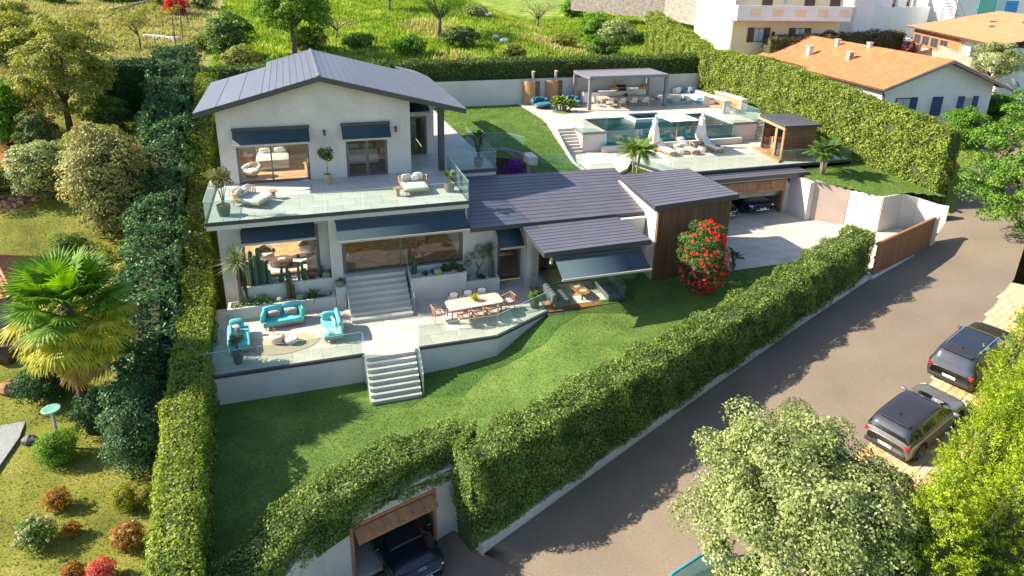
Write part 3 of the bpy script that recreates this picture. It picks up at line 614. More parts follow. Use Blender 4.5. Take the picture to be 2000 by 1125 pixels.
window(V_, 'window', -2.95, .5, FZ, 5.2, 31.1, (), .12)
window(V_, 'window', 1.5, 7.4, FZ, 5.05, 30.48, (4.28,), .16, handle=1.75)
window(V_, 'door', 9.22, 10.5, 1.35, 4.05, 30.48, (), .13)
awning(V_, -2.85, .34, 31.0, 5.6, .95, .55)
awning(V_, 1.28, 7.45, 30.30, 5.62, .95, .62)
awning(V_, 9.05, 10.3, 30.3, 4.42, .95, .62)
mb = MB(); mb.box(7.4, 7.6, 30.6, 34, FZ, 4.6); mb.build('partition_wall', M['plaster'], V_)
mb = MB(); mb.box(8.4, 15.5, 31, 36, 1.2, 1.34); mb.build('floor', M['parquet'], V_)
mb = MB(); mb.box(8.4, 8.55, 30.6, 36, 1.34, 4.5); mb.box(8.55, 17, 35.0, 35.25, 1.34, 5.3); mb.build('wall', M['plaster'], V_)
# ---- the pavilion
PV = (10.66, 15.12, 26.5, 29.3)
mb = MB(); mb.box(10.6, 15.2, 26.44, 29.3, 1.0, 1.30); mb.build('pavilion_base', M['plaster'], V_)
pf = None
for k in range(11):
    mb = MB(); x0 = 10.66 + k * .405; mb.box(x0, x0 + .4, 26.5, 29.28, 1.30, 1.345); mb.build('floor_board', M['oak'], V_)
mb = MB(); mb.box(11.4, 14.9, 26.95, 29.1, 1.347, 1.365); mb.build('carpet', M['cushwhite'], V_)
mb = MB(); mb.box(10.62, 11.1, 29.3, 29.6, 1.3, 4.34); wallx(mb, 11.1, 15.4, 29.3, 29.55, 1.2, 4.34, [(11.1, 14.9, 1.3, 4.2)]); wallx(mb, 15.4, 17.0, 29.3, 29.55, 1.2, 4.55, []); 0 and wallx(mb, 11.1, 17.0, 29.3, 29.55, 1.2, 4.62, [(11.1, 14.9, 1.3, 4.3)]); mb.build('wall', M['plaster'], V_)
mb = MB(); mb.box(10.50, 10.62, 29.3, 30.36, 1.3, 4.5); mb.build('wall', M['plaster'], V_)
mb = MB(); mb.box(11.1, 14.9, 31.2, 31.3, 1.3, 4.5); mb.build('slatted_panel', M['slatwood'], V_)
mb = MB(); mb.box(11.1, 14.9, 29.55, 31.2, 1.28, 1.34); mb.build('floor', M['parquet'], V_)
g = MB(); g.box(10.62, 15.16, 26.46, 26.54, 1.30, 1.36); g.box(10.62, 10.68, 26.54, 29.3, 1.3, 1.36); g.box(15.10, 15.16, 26.54, 29.3, 1.3, 1.36); g.build('glazing_rail', M['darkmetal'], V_)
for x0, x1, y0, y1 in ((10.66, 12.9, 26.49, 26.51), (12.91, 15.12, 26.49, 26.51), (10.64, 10.66, 26.52, 27.9), (10.64, 10.66, 27.91, 29.28), (15.12, 15.14, 26.52, 27.9), (15.12, 15.14, 27.91, 29.28)):
    mb = MB(); mb.box(x0, x1, y0, y1, 1.36, 4.3); mb.build('glass_wall', M['glasswin'], V_)
awning(V_, 10.75, 15.2, 26.42, 4.30, 1.05, .55)
mb = MB(); mb.box(10.6, 10.7, 26.44, 26.54, 3.9, 4.32); mb.build('post', M['plaster'], V_)
# ---- roofs with standing seams: each strip between two seams is a panel
def seam_roof(root, P, n, along='x', name='roof_panel', thick=.05, fascia=.24, mat='roof', lip=True, base=True):
    """P: four corners (front left, front right, back right, back left) of the top plane; n strips, seams running along x or along y"""
    P = [Vector(p) for p in P]; lerp = lambda a, b, t: a + (b - a) * t
    if base:
        mb = MB(); up = Vector((0, 0, 1)); low = [p - up * fascia for p in P]; tp = [p - up * .035 for p in P]
        mb.add([tuple(v) for v in low + tp], [(3, 2, 1, 0), (4, 5, 6, 7), (0, 1, 5, 4), (1, 2, 6, 5), (2, 3, 7, 6), (3, 0, 4, 7)]); mb.build('roof', M['fascia'], root)
    for k in range(n):
        t0, t1 = k / n, (k + 1) / n
        if along == 'x': q = [lerp(P[0], P[3], t0), lerp(P[1], P[2], t0), lerp(P[1], P[2], t1), lerp(P[0], P[3], t1)]
        else: q = [lerp(P[0], P[1], t0), lerp(P[0], P[1], t1), lerp(P[3], P[2], t1), lerp(P[3], P[2], t0)]
        nrm = (q[1] - q[0]).cross(q[3] - q[0]).normalized(); e = (q[3] - q[0]).normalized() if along == 'x' else (q[1] - q[0]).normalized()
        mb = MB(); lo = [v - nrm * .03 for v in q]; tp = [v.copy() for v in q]
        mb.add([tuple(v) for v in lo + tp], [(3, 2, 1, 0), (4, 5, 6, 7), (0, 1, 5, 4), (1, 2, 6, 5), (2, 3, 7, 6), (3, 0, 4, 7)])
        # raised seam at the far edge
        a, b = (q[3], q[2]) if along == 'x' else (q[1], q[2]); s0, s1 = a - e * .022, b - e * .022
        mb.add([tuple(s0), tuple(s1), tuple(b), tuple(a), tuple(s0 + nrm * .02), tuple(s1 + nrm * .02), tuple(b + nrm * .02), tuple(a + nrm * .02)], [(4, 5, 6, 7), (0, 1, 5, 4), (2, 3, 7, 6), (1, 2, 6, 5), (3, 0, 4, 7)])
        mb.build(name, M[mat], root)
seam_roof(V_, [(7.62, 29.6, 4.78), (17.45, 29.6, 4.76), (17.75, 34.6, 5.62), (7.62, 35.0, 5.66)], 14, 'x')
seam_roof(V_, [(10.24, 26.35, 4.56), (15.74, 26.35, 4.62), (15.5, 29.56, 4.62), (10.28, 29.56, 4.60)], 9, 'x', fascia=.27)
seam_roof(V_, [(16.78, 28.05, 5.64), (21.72, 28.05, 5.86), (21.85, 33.15, 5.72), (17.3, 33.2, 5.66)], 13, 'x', fascia=.3)
# main gable
ap0, ap1 = (1.17, 34.75, 11.56), (1.12, 45.6, 11.56)
seam_roof(V_, [ap0, (8.68, 34.75, 9.58), (8.68, 45.6, 9.58), ap1], 21, 'y', fascia=.28)
seam_roof(V_, [(6.9, 45.6, 10.05), (8.68, 45.6, 9.58), (8.2, 48.6, 9.58), (6.9, 48.4, 9.95)], 5, 'y', fascia=.25)
seam_roof(V_, [(-4.78, 34.75, 9.95), (-1.6, 34.75, 10.80), (-1.6, 43.6, 10.80), (-4.74, 43.6, 9.95)], 3, 'y', fascia=.28)
seam_roof(V_, [(-1.6, 34.75, 10.80), ap0, ap1, (-1.6, 45.6, 10.80)], 8, 'y', fascia=.28)
mb = MB(); mb.add([(1.06, 34.75, 11.56), (1.17, 34.75, 11.62), (1.28, 34.75, 11.56), (1.0, 45.6, 11.56), (1.12, 45.6, 11.62), (1.24, 45.6, 11.56)], [(0, 1, 4, 3), (1, 2, 5, 4), (0, 2, 1), (3, 4, 5)]); mb.build('ridge_cap', M['roof'], V_)
# ---- upper floor shell
def gable(x): return 11.28 - (0.272 if x < 1.17 else 0.265) * abs(x - 1.17)
mb = MB(); wallx(mb, -3.88, 5.75, 35.5, 35.75, BZ, 8.94, [(-3.1, .42, BZ, 8.2), (2.3, 4.48, BZ, 8.2)]); mb.prism([(-3.88, 35.5), (5.75, 35.5), (5.75, 35.75), (-3.88, 35.75)], 8.94, 9.0)
xsg = [-3.88, -2, 0, 1.17, 3, 5.75]; V = []; 
for x in xsg: V += [(x, 35.5, 9.0), (x, 35.5, gable(x)), (x, 35.75, gable(x)), (x, 35.75, 9.0)]
F = []
for i in range(len(xsg) - 1):
    for k in range(4): F.append((i * 4 + k, (i + 1) * 4 + k, (i + 1) * 4 + (k + 1) % 4, i * 4 + (k + 1) % 4)[::-1])
mb.add(V, F + [(0, 1, 2, 3), (20, 21, 22, 23)[::-1]]); mb.build('gable_wall', M['plaster'], V_)
mb = MB(); wally(mb, -3.88, -3.63, 35.75, 43.2, BZ, 9.7, [(36.6, 40.5, 6.9, 9.0)]); mb.build('wall', M['plaster'], V_)  # unseen side opening added to bring sun into the bedrooms
mb = MB(); mb.prism([(-3.88, 43.2), (7.7, 43.2), (7.7, 43.45), (-3.88, 43.45)], BZ, 9.5); mb.build('wall', M['plaster'], V_)
mb = MB(); mb.box(5.5, 5.75, 35.75, 38.95, BZ, 9.7); mb.box(7.3, 7.72, 38.95, 43.2, BZ, 9.55); mb.box(5.5, 7.3, 38.95, 39.15, 8.35, 9.6); mb.build('wall', M['plaster'], V_)
window(V_, 'window', 5.75, 7.3, BZ, 8.35, 39.0, (6.6,), .12)
awning(V_, 5.85, 7.35, 38.95, 9.3, .75, .4)
mb = MB(); mb.box(7.28, 7.6, 35.36, 35.68, BZ, 9.66); mb.build('column', M['fascia'], V_, bevel=.01)
window(V_, 'window', -3.1, .42, BZ, 8.2, 35.6, (-1.45,), .13, handle=.32)
window(V_, 'window', 2.3, 4.48, BZ, 8.2, 35.6, (3.36, 3.44), .13)
awning(V_, -3.18, .5, 35.5, 8.96, .62, .62)
awning(V_, 2.12, 4.62, 35.5, 8.96, .62, .62)
for x, z in ((1.27, 8.5), (4.98, 8.5)):
    mb = MB(); mb.box(x - .045, x + .045, 35.40, 35.497, z - .16, z + .16); mb.box(x - .09, x - .045, 35.36, 35.44, z + .04, z + .14); mb.build('wall_light', M['darkmetal'], V_, bevel=.01)
mb = MB(); mb.box(-3.63, 5.5, 35.75, 43.2, 5.9, 5.99); fl = mb.build('floor', M['joint'], V_)
for k in range(34):
    y0 = 35.76 + k * .22; mb = MB(); mb.box(-3.62, 5.49, y0, y0 + .212, 5.99, 6.002); mb.build('floor_board', M['parquet'], fl)
mb = MB(); mb.box(1.3, 1.45, 35.75, 40.6, 6.0, 9.0); mb.box(-3.63, 5.5, 40.6, 40.75, 6.0, 9.0); mb.build('partition_wall', M['plaster'], V_)
# underside and inner ceiling
mb = MB(); mb.box(-3.6, 5.5, 35.8, 40.6, 9.0, 9.06); mb.build('ceiling', M['white'], V_)
# ---- the wood-clad cube
mb = MB(); mb.prism([(17.05, 28.28), (21.55, 28.5), (21.6, 33.0), (17.2, 33.0)], 1.3, [5.4, 5.6, 5.5, 5.4]); mb.build('cube_wall', M['plaster'], V_)
n = 46
for k in range(n):
    t = (k + .5) / n; x, y = 17.05 + 4.5 * t, 28.22 + .22 * t; mb = MB(); mb.obox((x, y - .03, 3.45), (.031, .05, 2.03 + .08 * t), .05); mb.build('slat', M['slatwood'], V_)
for k in range(26):
    y = 28.6 + 4.3 * (k + .5) / 26; mb = MB(); mb.obox((21.62 + .05 * k / 26, y, 3.5), (.05, .04, 2.05)); mb.build('slat', M['slatwood'], V_)
# ---- balcony floor and glass
slab_me = {}
def clip_rect(poly, x0, x1, y0, y1):
    def cut(P, f, ip):
        out = []
        for i in range(len(P)):
            a, b = P[i - 1], P[i]
            if f(b):
                if not f(a): out.append(ip(a, b))
                out.append(b)
            elif f(a): out.append(ip(a, b))
        return out
    P = list(poly)
    for ax, v, s in ((0, x0, 1), (0, x1, -1), (1, y0, 1), (1, y1, -1)):
        P = cut(P, lambda p: (p[ax] - v) * s >= 0, lambda a, b: tuple(a[q] + (b[q] - a[q]) * ((v - a[ax]) / (b[ax] - a[ax])) for q in range(2)))
        if len(P) < 3: return []
    return P
def slabs(parent, poly, z, sx, sy, mat, ox=0.0, oy=0.0, gap=.014, name='paving_slab', h=.02, stag=.5):
    px = [p[0] for p in poly]; py = [p[1] for p in poly]; key = (sx, sy, mat.name, h); cnt = 0
    off = OFF.get(parent.name, (0, 0, 0)); j = 0; y = min(py) + oy - sy
    while y < max(py):
        x = min(px) + ox - sx * 2 + (j % 2) * sx * stag
        while x < max(px):
            cl = clip_rect(poly, x + gap / 2, x + sx - gap / 2, y + gap / 2, y + sy - gap / 2)
            if cl:
                ar = abs(sum(cl[i - 1][0] * cl[i][1] - cl[i][0] * cl[i - 1][1] for i in range(len(cl)))) / 2
                if ar > .98 * (sx - gap) * (sy - gap):
                    if key not in slab_me:
                        b = MB(); b.box(-sx / 2 + gap / 2, sx / 2 - gap / 2, -sy / 2 + gap / 2, sy / 2 - gap / 2, -h, 0); o = b.build(name, mat, parent, off=(0, 0, 0)); slab_me[key] = o.data
                    else:
                        o = bpy.data.objects.new(name, slab_me[key]); C.objects.link(o); o.parent = parent
                    o.location = (x + sx / 2 - off[0], y + sy / 2 - off[1], z - off[2]); cnt += 1
                elif ar > .01:
                    b = MB(); b.prism(cl, z - h, z); b.build(name, mat, parent); cnt += 1
            x += sx
        y += sy; j += 1
    return cnt
mb = MB(); mb.box(-4.16, 7.6, 30.16, 37.2, 5.9, 5.98); bf = mb.build('balcony_floor', M['joint'], V_)
slabs(bf, [(-4.15, 30.17), (7.59, 30.17), (7.59, 35.49), (-4.15, 35.49)], BZ, 1.3, .9, M['slabcool'])
wk = [(5.76, 35.5), (7.6, 35.5), (7.6, 35.15), (10.5, 35.15), (10.45, 39.0), (10.3, 44), (10.2, 52), (7.73, 52), (7.73, 38.94), (5.76, 38.94)]
mb = MB(); mb.prism(wk, 5.3, 5.98); w2 = mb.build('side_terrace', M['plaster'], V_)
slabs(w2, wk, BZ, 1.3, .9, M['slabcool'])
mb = MB(); mb.box(7.7, 10.55, 35.02, 35.13, 5.84, 6.03); mb.box(10.47, 10.56, 35.13, 39.3, 5.84, 6.03); mb.build('terrace_edge', M['fascia'], V_)
mb = MB(); mb.box(7.62, 10.5, 35.13, 35.3, 5.3, 5.84); mb.build('terrace_wall', M['plaster'], V_)
def rail(root, a, b, z0, z1, n, name='glass_panel', zb0=None, th=.012, cap=True):
    """glass balustrade in n panels from a to b; z at b may differ"""
    a, b = Vector(a), Vector(b); d = (b - a).normalized(); nn = Vector((-d.y, d.x)) * th; zb0 = z0 if zb0 is None else zb0; H = z1 - z0
    for k in range(n):
        p = a + (b - a) * (k / n) + d * .008; q = a + (b - a) * ((k + 1) / n) - d * .008; z = z0 + (zb0 - z0) * k / n; zz = z0 + (zb0 - z0) * (k + 1) / n
        mb = MB(); mb.prism([(p.x + nn.x / 2, p.y + nn.y / 2), (q.x + nn.x / 2, q.y + nn.y / 2), (q.x - nn.x / 2, q.y - nn.y / 2), (p.x - nn.x / 2, p.y - nn.y / 2)], [z, zz, zz, z], [z + H, zz + H, zz + H, z + H])
        o = mb.build(name, M['glassrail'], root)
        if cap:
            mb = MB(); m2 = nn * .75; mb.prism([(p.x + m2.x, p.y + m2.y), (q.x + m2.x, q.y + m2.y), (q.x - m2.x, q.y - m2.y), (p.x - m2.x, p.y - m2.y)], [z + H, zz + H, zz + H, z + H], [z + H + .012, zz + H + .012, zz + H + .012, z + H + .012]); mb.build('glass_edge', M['glassedge'], o)
def balustrade(name, label, runs, group=None):
    r0 = runs[0]; t = thing(name, label, 'glass railing', (r0[0][0], r0[0][1], r0[2]), group=group)
    for (a, b, z0, z1, n, *r) in runs: rail(t, a, b, z0, z1, n, zb0=r[0] if r else None)
    return t
balustrade('glass_balustrade', 'glass railing round the front and sides of the upper balcony', [((-4.2, 35.3), (-4.2, 30.12), 5.98, 7.0, 3), ((-4.2, 30.12), (7.64, 30.12), 5.98, 7.0, 7), ((7.64, 30.14), (7.64, 35.05), 5.98, 7.0, 3)])
balustrade('glass_balustrade', 'glass railing round the side terrace with the banana plant in its pot', [((7.7, 35.08), (10.5, 35.08), 5.98, 7.0, 2), ((10.5, 35.1), (10.3, 41.3), 5.98, 7.0, 3)])

# ---- patio
PT = thing('patio', 'pale stone patio with white front walls and glass rails between villa and lawn', 'patio', (2, 27, 0))
pz = 1.35
polyL = [(-4.0, 25.35), (1.8, 25.35), (1.8, 29.6), (-4.0, 29.6)]; polyM = [(1.8, 25.1), (4.2, 25.1), (4.2, 29.6), (1.8, 29.6)]
polyR = [(4.2, 25.22), (7.67, 25.22), (10.62, 26.72), (10.62, 30.36), (4.2, 30.36)]
mb = MB(); mb.prism([(-4.4, 25.25), (1.84, 25.25), (1.84, 31), (-4.4, 31)], -.3, 1.33); mb.build('patio_base', M['plaster'], PT)
mb = MB(); mb.prism([(1.84, 25.1), (4.14, 25.1), (4.14, 31), (1.84, 31)], -.3, 1.33); mb.build('patio_base', M['plaster'], PT)
mb = MB(); mb.prism([(4.14, 25.12), (7.7, 25.12), (10.6, 26.6), (10.6, 30.36), (4.14, 30.36)], -.3, 1.33); mb.build('patio_base', M['plaster'], PT)
for P_ in (polyL, polyM, polyR): slabs(PT, P_, pz, 1.2, .8, M['slab'], h=.018)
mb = MB(); mb.box(-4.4, 1.86, 25.18, 25.33, 1.26, 1.37); mb.build('edge_strip', M['fascia'], PT)
mb = MB(); mb.prism([(4.12, 25.06), (7.70, 25.06), (10.66, 26.57), (10.60, 26.70), (7.66, 25.2), (4.12, 25.2)], 1.26, 1.37); mb.build('edge_strip', M['fascia'], PT)
balustrade('glass_balustrade', 'glass railing in front of the turquoise sofas on the patio', [((-4.3, 25.27), (1.8, 25.27), 1.36, 2.4, 3)])
balustrade('glass_balustrade', 'glass railing in front of the outdoor dining table, bending back to the pavilion', [((4.16, 25.13), (7.68, 25.13), 1.36, 2.4, 2), ((7.68, 25.13), (10.5, 26.57), 1.36, 2.4, 2)])
def stairs(name, label, x0, x1, ytop, ybot, ztop, zbot, n, mat='slab', cheek=0.0):
    t = thing(name, label, 'stairs', ((x0 + x1) / 2, ybot, zbot)); dy = (ytop - ybot) / n; dz = (ztop - zbot) / n
    mb = MB()
    for k in range(n): mb.box(x0 + .02, x1 - .02, ybot + dy * k + .03, ytop + .02, zbot + dz * k - (.2 if k == 0 else 0), zbot + dz * (k + 1) - .045)
    mb.build('stair_body', M['plaster'], t)
    for k in range(n):
        mb = MB(); mb.box(x0, x1, ybot + dy * k, ybot + dy * (k + 1) + .03, zbot + dz * (k + 1) - .045, zbot + dz * (k + 1)); mb.build('step', M[mat], t, bevel=.008)
    return t
stairs('stone_staircase', 'flight of pale stone steps from the patio up to the glazed living room', 1.6, 4.42, 30.30, 27.9, 2.7, 1.35, 8)
stairs('stone_staircase', 'lower flight of pale stone steps from the lawn up to the patio', 1.9, 3.98, 25.1, 23.5, 1.35, 0.0, 8)
balustrade('stair_glass_panel', 'sloping glass panel on the left of the lower steps', [((1.83, 23.45), (1.83, 25.2), .1, 1.12, 1, 1.4)])
balustrade('stair_glass_panel', 'sloping glass panel on the right of the lower steps', [((4.05, 23.45), (4.05, 25.2), .1, 1.12, 1, 1.4)])
balustrade('stair_glass_panel', 'sloping glass panel on the right of the upper steps', [((4.48, 27.85), (4.48, 30.3), 1.4, 2.3, 2, 2.75)])
balustrade('stair_glass_panel', 'sloping glass panel on the left of the upper steps', [((1.53, 27.85), (1.53, 29.6), 1.4, 2.2, 1, 2.4)])
# planters
def planter(label, poly, z0, z1, th=.12):
    t = thing('planter', label, 'planter', (poly[0][0], poly[0][1], z0)); n = len(poly)
    cx = sum(p[0] for p in poly) / n; cy = sum(p[1] for p in poly) / n
    xs_ = [p[0] for p in poly]; ys_ = [p[1] for p in poly]; x0, x1, y0, y1 = min(xs_), max(xs_), min(ys_), max(ys_)
    mb = MB(); mb.box(x0, x1, y0, y0 + th, z0, z1); mb.box(x0, x0 + th, y0 + th, y1, z0, z1); mb.box(x1 - th, x1, y0 + th, y1, z0, z1); mb.box(x0 + th, x1 - th, y1 - .04, y1, z0, z1); mb.build('planter_wall', M['plaster'], t)
    mb = MB(); mb.box(x0 + th, x1 - th, y0 + th, y1 - .04, z0, z1 - .10); mb.build('soil', M['soil'], t)
    r = np.random.default_rng(int(x0 * 10 + 900)); k = int((x1 - x0) * (y1 - y0) * 420); P = np.stack([r.uniform(x0 + th, x1 - th, k), r.uniform(y0 + th, y1 - .06, k), np.full(k, z1 - .085)], 1)
    s = r.uniform(.018, .04, k); dirs_ = np.array([(1, 0, 0), (-.5, .87, 0), (-.5, -.87, 0), (0, 0, 1)]); V = (P[:, None, :] + dirs_[None] * s[:, None, None] + r.normal(size=(k, 4, 3)) * .006).reshape(-1, 3)
    b = np.arange(k)[:, None] * 4; F = np.concatenate([b + np.array([[0, 1, 3]]), b + np.array([[1, 2, 3]]), b + np.array([[2, 0, 3]])])
    struct(npmesh('pebbles', V, F, M['pebble'], t), 'stuff'); return t
planter('low planter of white pebbles and cacti behind the turquoise sofas', [(-3.72, 29.6), (1.04, 30.32)], 1.34, 1.97)
planter('upper planter of white pebbles and cacti under the left ground floor window', [(-3.3, 30.34), (1.04, 30.97)], 1.34, 2.62)
planter('narrow planter pillar with a round cactus left of the upper steps', [(1.06, 29.56), (1.52, 30.3)], 1.34, 2.42)
planter('long white planter of succulents under the big living room window', [(4.55, 29.3), (7.32, 30.34)], 1.34, 2.58)
planter('lower white planter with a small olive tree between window and door', [(7.34, 29.3), (9.04, 30.34)], 1.34, 2.05)

# ============================================================ DRIVEWAY AND UPPER GARAGE
dz_ = 1.5
drv = [(21.65, 27.92), (25.7, 27.9), (28.3, 25.75), (35.2, 27.75), (36.4, 30.9), (34.1, 30.5), (33.0, 31.95), (31.3, 33.3), (31.3, 34.98), (21.7, 34.98)]
mb = MB(); mb.prism(drv, 1.0, 1.482); D = struct(mb.build('driveway', M['joint']))
slabs(D, drv, dz_, 1.45, .95, M['slab'], h=.018)
G = thing('garage', 'flat fronted double garage under the sun deck with its wooden door half raised', 'garage', (28, 35, 1.5))
mb = MB(); wallx(mb, 21.65, 31.0, 35.0, 35.22, 1.5, 4.2, [(22.4, 23.3, 2.5, 3.7), (24.9, 30.62, 1.5, 3.86)]); mb.build('front_wall', M['concrete'], G)
window(G, 'window', 22.4, 23.3, 2.5, 3.7, 35.1, (), .06)
mb = MB(); mb.box(21.65, 21.87, 35.22, 41.2, 1.4, 4.4); mb.box(31.0, 31.22, 35.22, 41.2, 1.4, 4.4); mb.box(21.87, 31.0, 41.0, 41.2, 1.4, 4.4); mb.build('inner_wall', M['concrete'], G)
mb = MB(); mb.box(21.87, 31.0, 35.22, 41.0, 1.3, 1.49); mb.build('floor', M['slabcool'], G)
mb = MB(); mb.prism([(31.02, 34.98), (31.02, 33.2), (31.38, 33.2), (31.38, 35.6), (31.02, 35.6)], 1.45, [4.16, 4.1, 4.1, 4.16, 4.16]); mb.build('projecting_wall', M['concrete'], G, bevel=.015)
f = MB(); f.box(30.46, 30.62, 34.95, 35.2, 1.5, 3.86); f.box(24.9, 25.02, 34.95, 35.2, 1.5, 3.86); f.build('door_frame', M['oak'], G)
gd = MB(); gd.add([(25.02, 34.98, 3.84), (30.46, 34.98, 3.84), (30.46, 34.72, 3.12), (25.02, 34.72, 3.12), (25.02, 35.04, 3.84), (30.46, 35.04, 3.84), (30.46, 34.78, 3.1), (25.02, 34.78, 3.1)], [(3, 2, 1, 0), (4, 5, 6, 7), (0, 1, 5, 4), (1, 2, 6, 5), (2, 3, 7, 6), (3, 0, 4, 7)])
gdo = gd.build('garage_door', M['slatwood'], G)
for k in range(5):
    for r_, (t0, t1) in enumerate(((.03, .68), (.71, .97))):
        x0 = 25.04 + k * 1.085; x1 = x0 + 1.06; f_ = lambda t: (34.98 - .26 * t - .028, 3.84 - .72 * t); (ya, za), (yb, zb) = f_(t0), f_(t1)
        mb = MB(); mb.add([(x0, ya, za), (x1, ya, za), (x1, yb, zb), (x0, yb, zb), (x0, ya + .035, za), (x1, ya + .035, za), (x1, yb + .035, zb), (x0, yb + .035, zb)], [(3, 2, 1, 0), (0, 1, 5, 4), (1, 2, 6, 5), (2, 3, 7, 6), (3, 0, 4, 7)]); mb.build('door_panel', M['oak'], gdo)
seam_roof(G, [(21.75, 34.3, 4.45), (31.75, 34.3, 4.45), (31.95, 35.56, 4.40), (21.75, 35.56, 4.40)], 3, 'x', fascia=.26)
mb = MB(); mb.box(30.78, 30.86, 34.9, 34.998, 3.6, 3.86); mb.box(30.66, 30.78, 34.86, 34.94, 3.78, 3.86); mb.build('wall_light', M['darkmetal'], G)
# curved retaining wall of the drive
polywall('retaining_wall', 'pinkish plaster wall bending round the paved drive beside the garage', [(31.40, 33.22, 1.4, 4.2), (32.95, 31.9, 1.4, 3.85)], .25, M['pinkplaster'])
polywall('retaining_wall', 'pale buttress of wall in the middle of the bend beside the drive', [(32.96, 31.87, 1.4, 3.85), (33.4, 31.2, 1.4, 3.84), (34.0, 30.32, 1.4, 3.83)], .25, M['plaster'])
polywall('retaining_wall', 'pale wall between the side lawn and the wooden slatted gate', [(34.05, 30.28, 1.4, 3.83), (36.0, 30.62, 1.4, 3.80), (36.9, 30.25, 1.4, 3.5), (37.6, 29.35, 1.4, 3.3), (37.95, 28.95, 1.6, 3.3)], .25, M['plaster'])
# gate
GT = thing('gate', 'long brown slatted wooden gate across the paved drive beside the road', 'gate', (28.66, 25.3, 1.4))
ga_, gb_ = np.array((28.62, 25.24)), np.array((35.2, 27.5)); gdv = (gb_ - ga_) / np.linalg.norm(gb_ - ga_); gl_ = float(np.linalg.norm(gb_ - ga_)); gang = math.atan2(gdv[1], gdv[0])
mb = MB(); c_ = (ga_ + gb_) / 2; mb.obox((c_[0], c_[1], 1.45), (gl_ / 2 + .05, .14, .14), gang); mb.obox((gb_[0] + .06, gb_[1] + .02, 2.4), (.14, .16, 1.1), gang); mb.build('gate_sill', M['plaster'], GT)
mb = MB(); 
for zz in (1.7, 2.6, 3.36): mb.obox((c_[0], c_[1] + .03, zz), (gl_ / 2, .03, .04), gang)
mb.build('gate_rail', M['slatwood'], GT); mb = MB(); mb.obox((c_[0], c_[1], 3.44), (gl_ / 2, .07, .03), gang); mb.build('top_rail', M['oak'], GT)
gsl = surf('gate_wood', (.27, .125, .055), (.17, .075, .034), 5, .6, .2, 40, stretch=(1, 1, .12), objvar=.15)
n = 78
for k in range(n):
    p = ga_ + gdv * gl_ * (k + .5) / n; mb = MB(); mb.obox((p[0] + .03 * gdv[1], p[1] - .03 * gdv[0], 2.53), (.030, .022, .95), gang); mb.build('slat', gsl, GT)

# ============================================================ SUN DECK, POOL TERRACE
lz, uz = 4.6, 6.0
ldk = [(22.25, 35.6), (36.4, 35.6), (36.6, 38), (36.0, 42.6), (17.3, 42.2), (17.35, 41.4), (17.05, 39.3), (17.0, 36.5), (18.8, 36.5), (20.1, 37.5), (21.1, 38.9)]
mb = MB(); mb.prism(ldk, 4.05, 4.58); LD = struct(mb.build('sun_deck', M['plaster']))
ldk2 = [(22.3, 35.7), (34.8, 35.7), (35.4, 37.6), (35.2, 41.6), (17.4, 41.6), (17.12, 39.3), (17.1, 36.6), (18.75, 36.6), (20.05, 37.6), (21.05, 39.0)]
slabs(LD, ldk2, lz, 1.6, 1.1, M['slab'], h=.018)
mb = MB(); mb.box(22.2, 36.4, 35.52, 35.68, 4.47, 4.63); mb.build('edge_strip', M['fascia'], LD)
mb = MB(); mb.prism([(22.15, 35.6), (22.3, 35.62), (21.17, 38.95), (21.02, 38.9)], 4.47, 4.63); mb.build('edge_strip', M['fascia'], LD)
mb = MB(); mb.box(21.7, 36.4, 35.6, 35.8, 2.5, 4.47); mb.build('front_wall', M['plaster'], LD)
mb = MB(); mb.prism([(18.0, 33.4), (22.4, 33.4), (22.2, 35.6), (21.05, 38.9), (20.1, 37.5), (18.8, 36.5), (17.0, 36.5)], 3.0, 4.35); struct(mb.build('palm_bed_lawn', M['lawn']))
tag(blades('palm_bed_grass', [(18.2, 34.2), (22.2, 34.2), (22.1, 35.6), (21.05, 38.8), (20.1, 37.4), (18.8, 36.4)], 9000, lambda x, y: 4.35 + 0 * x, .09, lawnleaf), 'small patch of grass round the palm beside the sun deck', 'grass')
upA = [(17.45, 43.45), (18.72, 43.45), (18.72, 41.72), (20.55, 41.72), (20.55, 45.75), (31.05, 45.75), (31.05, 41.95), (33.2, 41.95), (33.2, 43.0), (35.6, 43.0), (34.9, 52.3), (17.45, 52.3), (17.6, 47.6)]
mb = MB()
mb.prism([(17.45, 43.45), (20.3, 43.45), (20.3, 52.3), (17.45, 52.3), (17.6, 47.6)], 4.3, 5.98); mb.prism([(18.72, 41.72), (20.3, 41.72), (20.3, 43.45), (18.72, 43.45)], 4.3, 5.98)
mb.box(20.3, 31.3, 46.0, 52.3, 4.3, 5.98); mb.prism([(31.3, 43.0), (35.6, 43.0), (34.9, 52.3), (31.3, 52.3)], 4.3, 5.98); mb.box(31.3, 33.2, 41.95, 43.0, 4.3, 5.98)
UD = struct(mb.build('pool_terrace', M['plaster'])); slabs(UD, upA, uz, 1.5, 1.0, M['slab'], h=.018)
for q in ([(18.66, 41.64), (20.62, 41.64), (20.62, 41.76), (18.66, 41.76)], [(18.66, 41.76), (18.78, 41.76), (18.78, 43.5), (18.66, 43.5)], [(31.0, 41.88), (33.26, 41.88), (33.26, 42.0), (31.0, 42.0)]):
    mb = MB(); mb.prism(q, 5.88, 6.03); mb.build('edge_strip', M['greymetal'], UD)
polywall('kerb', 'curved pale kerb between the sloping lawn and the pool terrace', [(17.45, 52.2, 5.6, 6.04), (17.62, 47.6, 5.6, 6.04), (17.35, 44.6, 5.5, 6.04), (17.22, 43.4, 5.2, 6.02), (17.22, 41.3, 4.3, 5.0), (17.02, 39.3, 4.3, 4.66), (16.98, 37.2, 4.2, 4.66)], .22, M['plaster'], 'kerb')
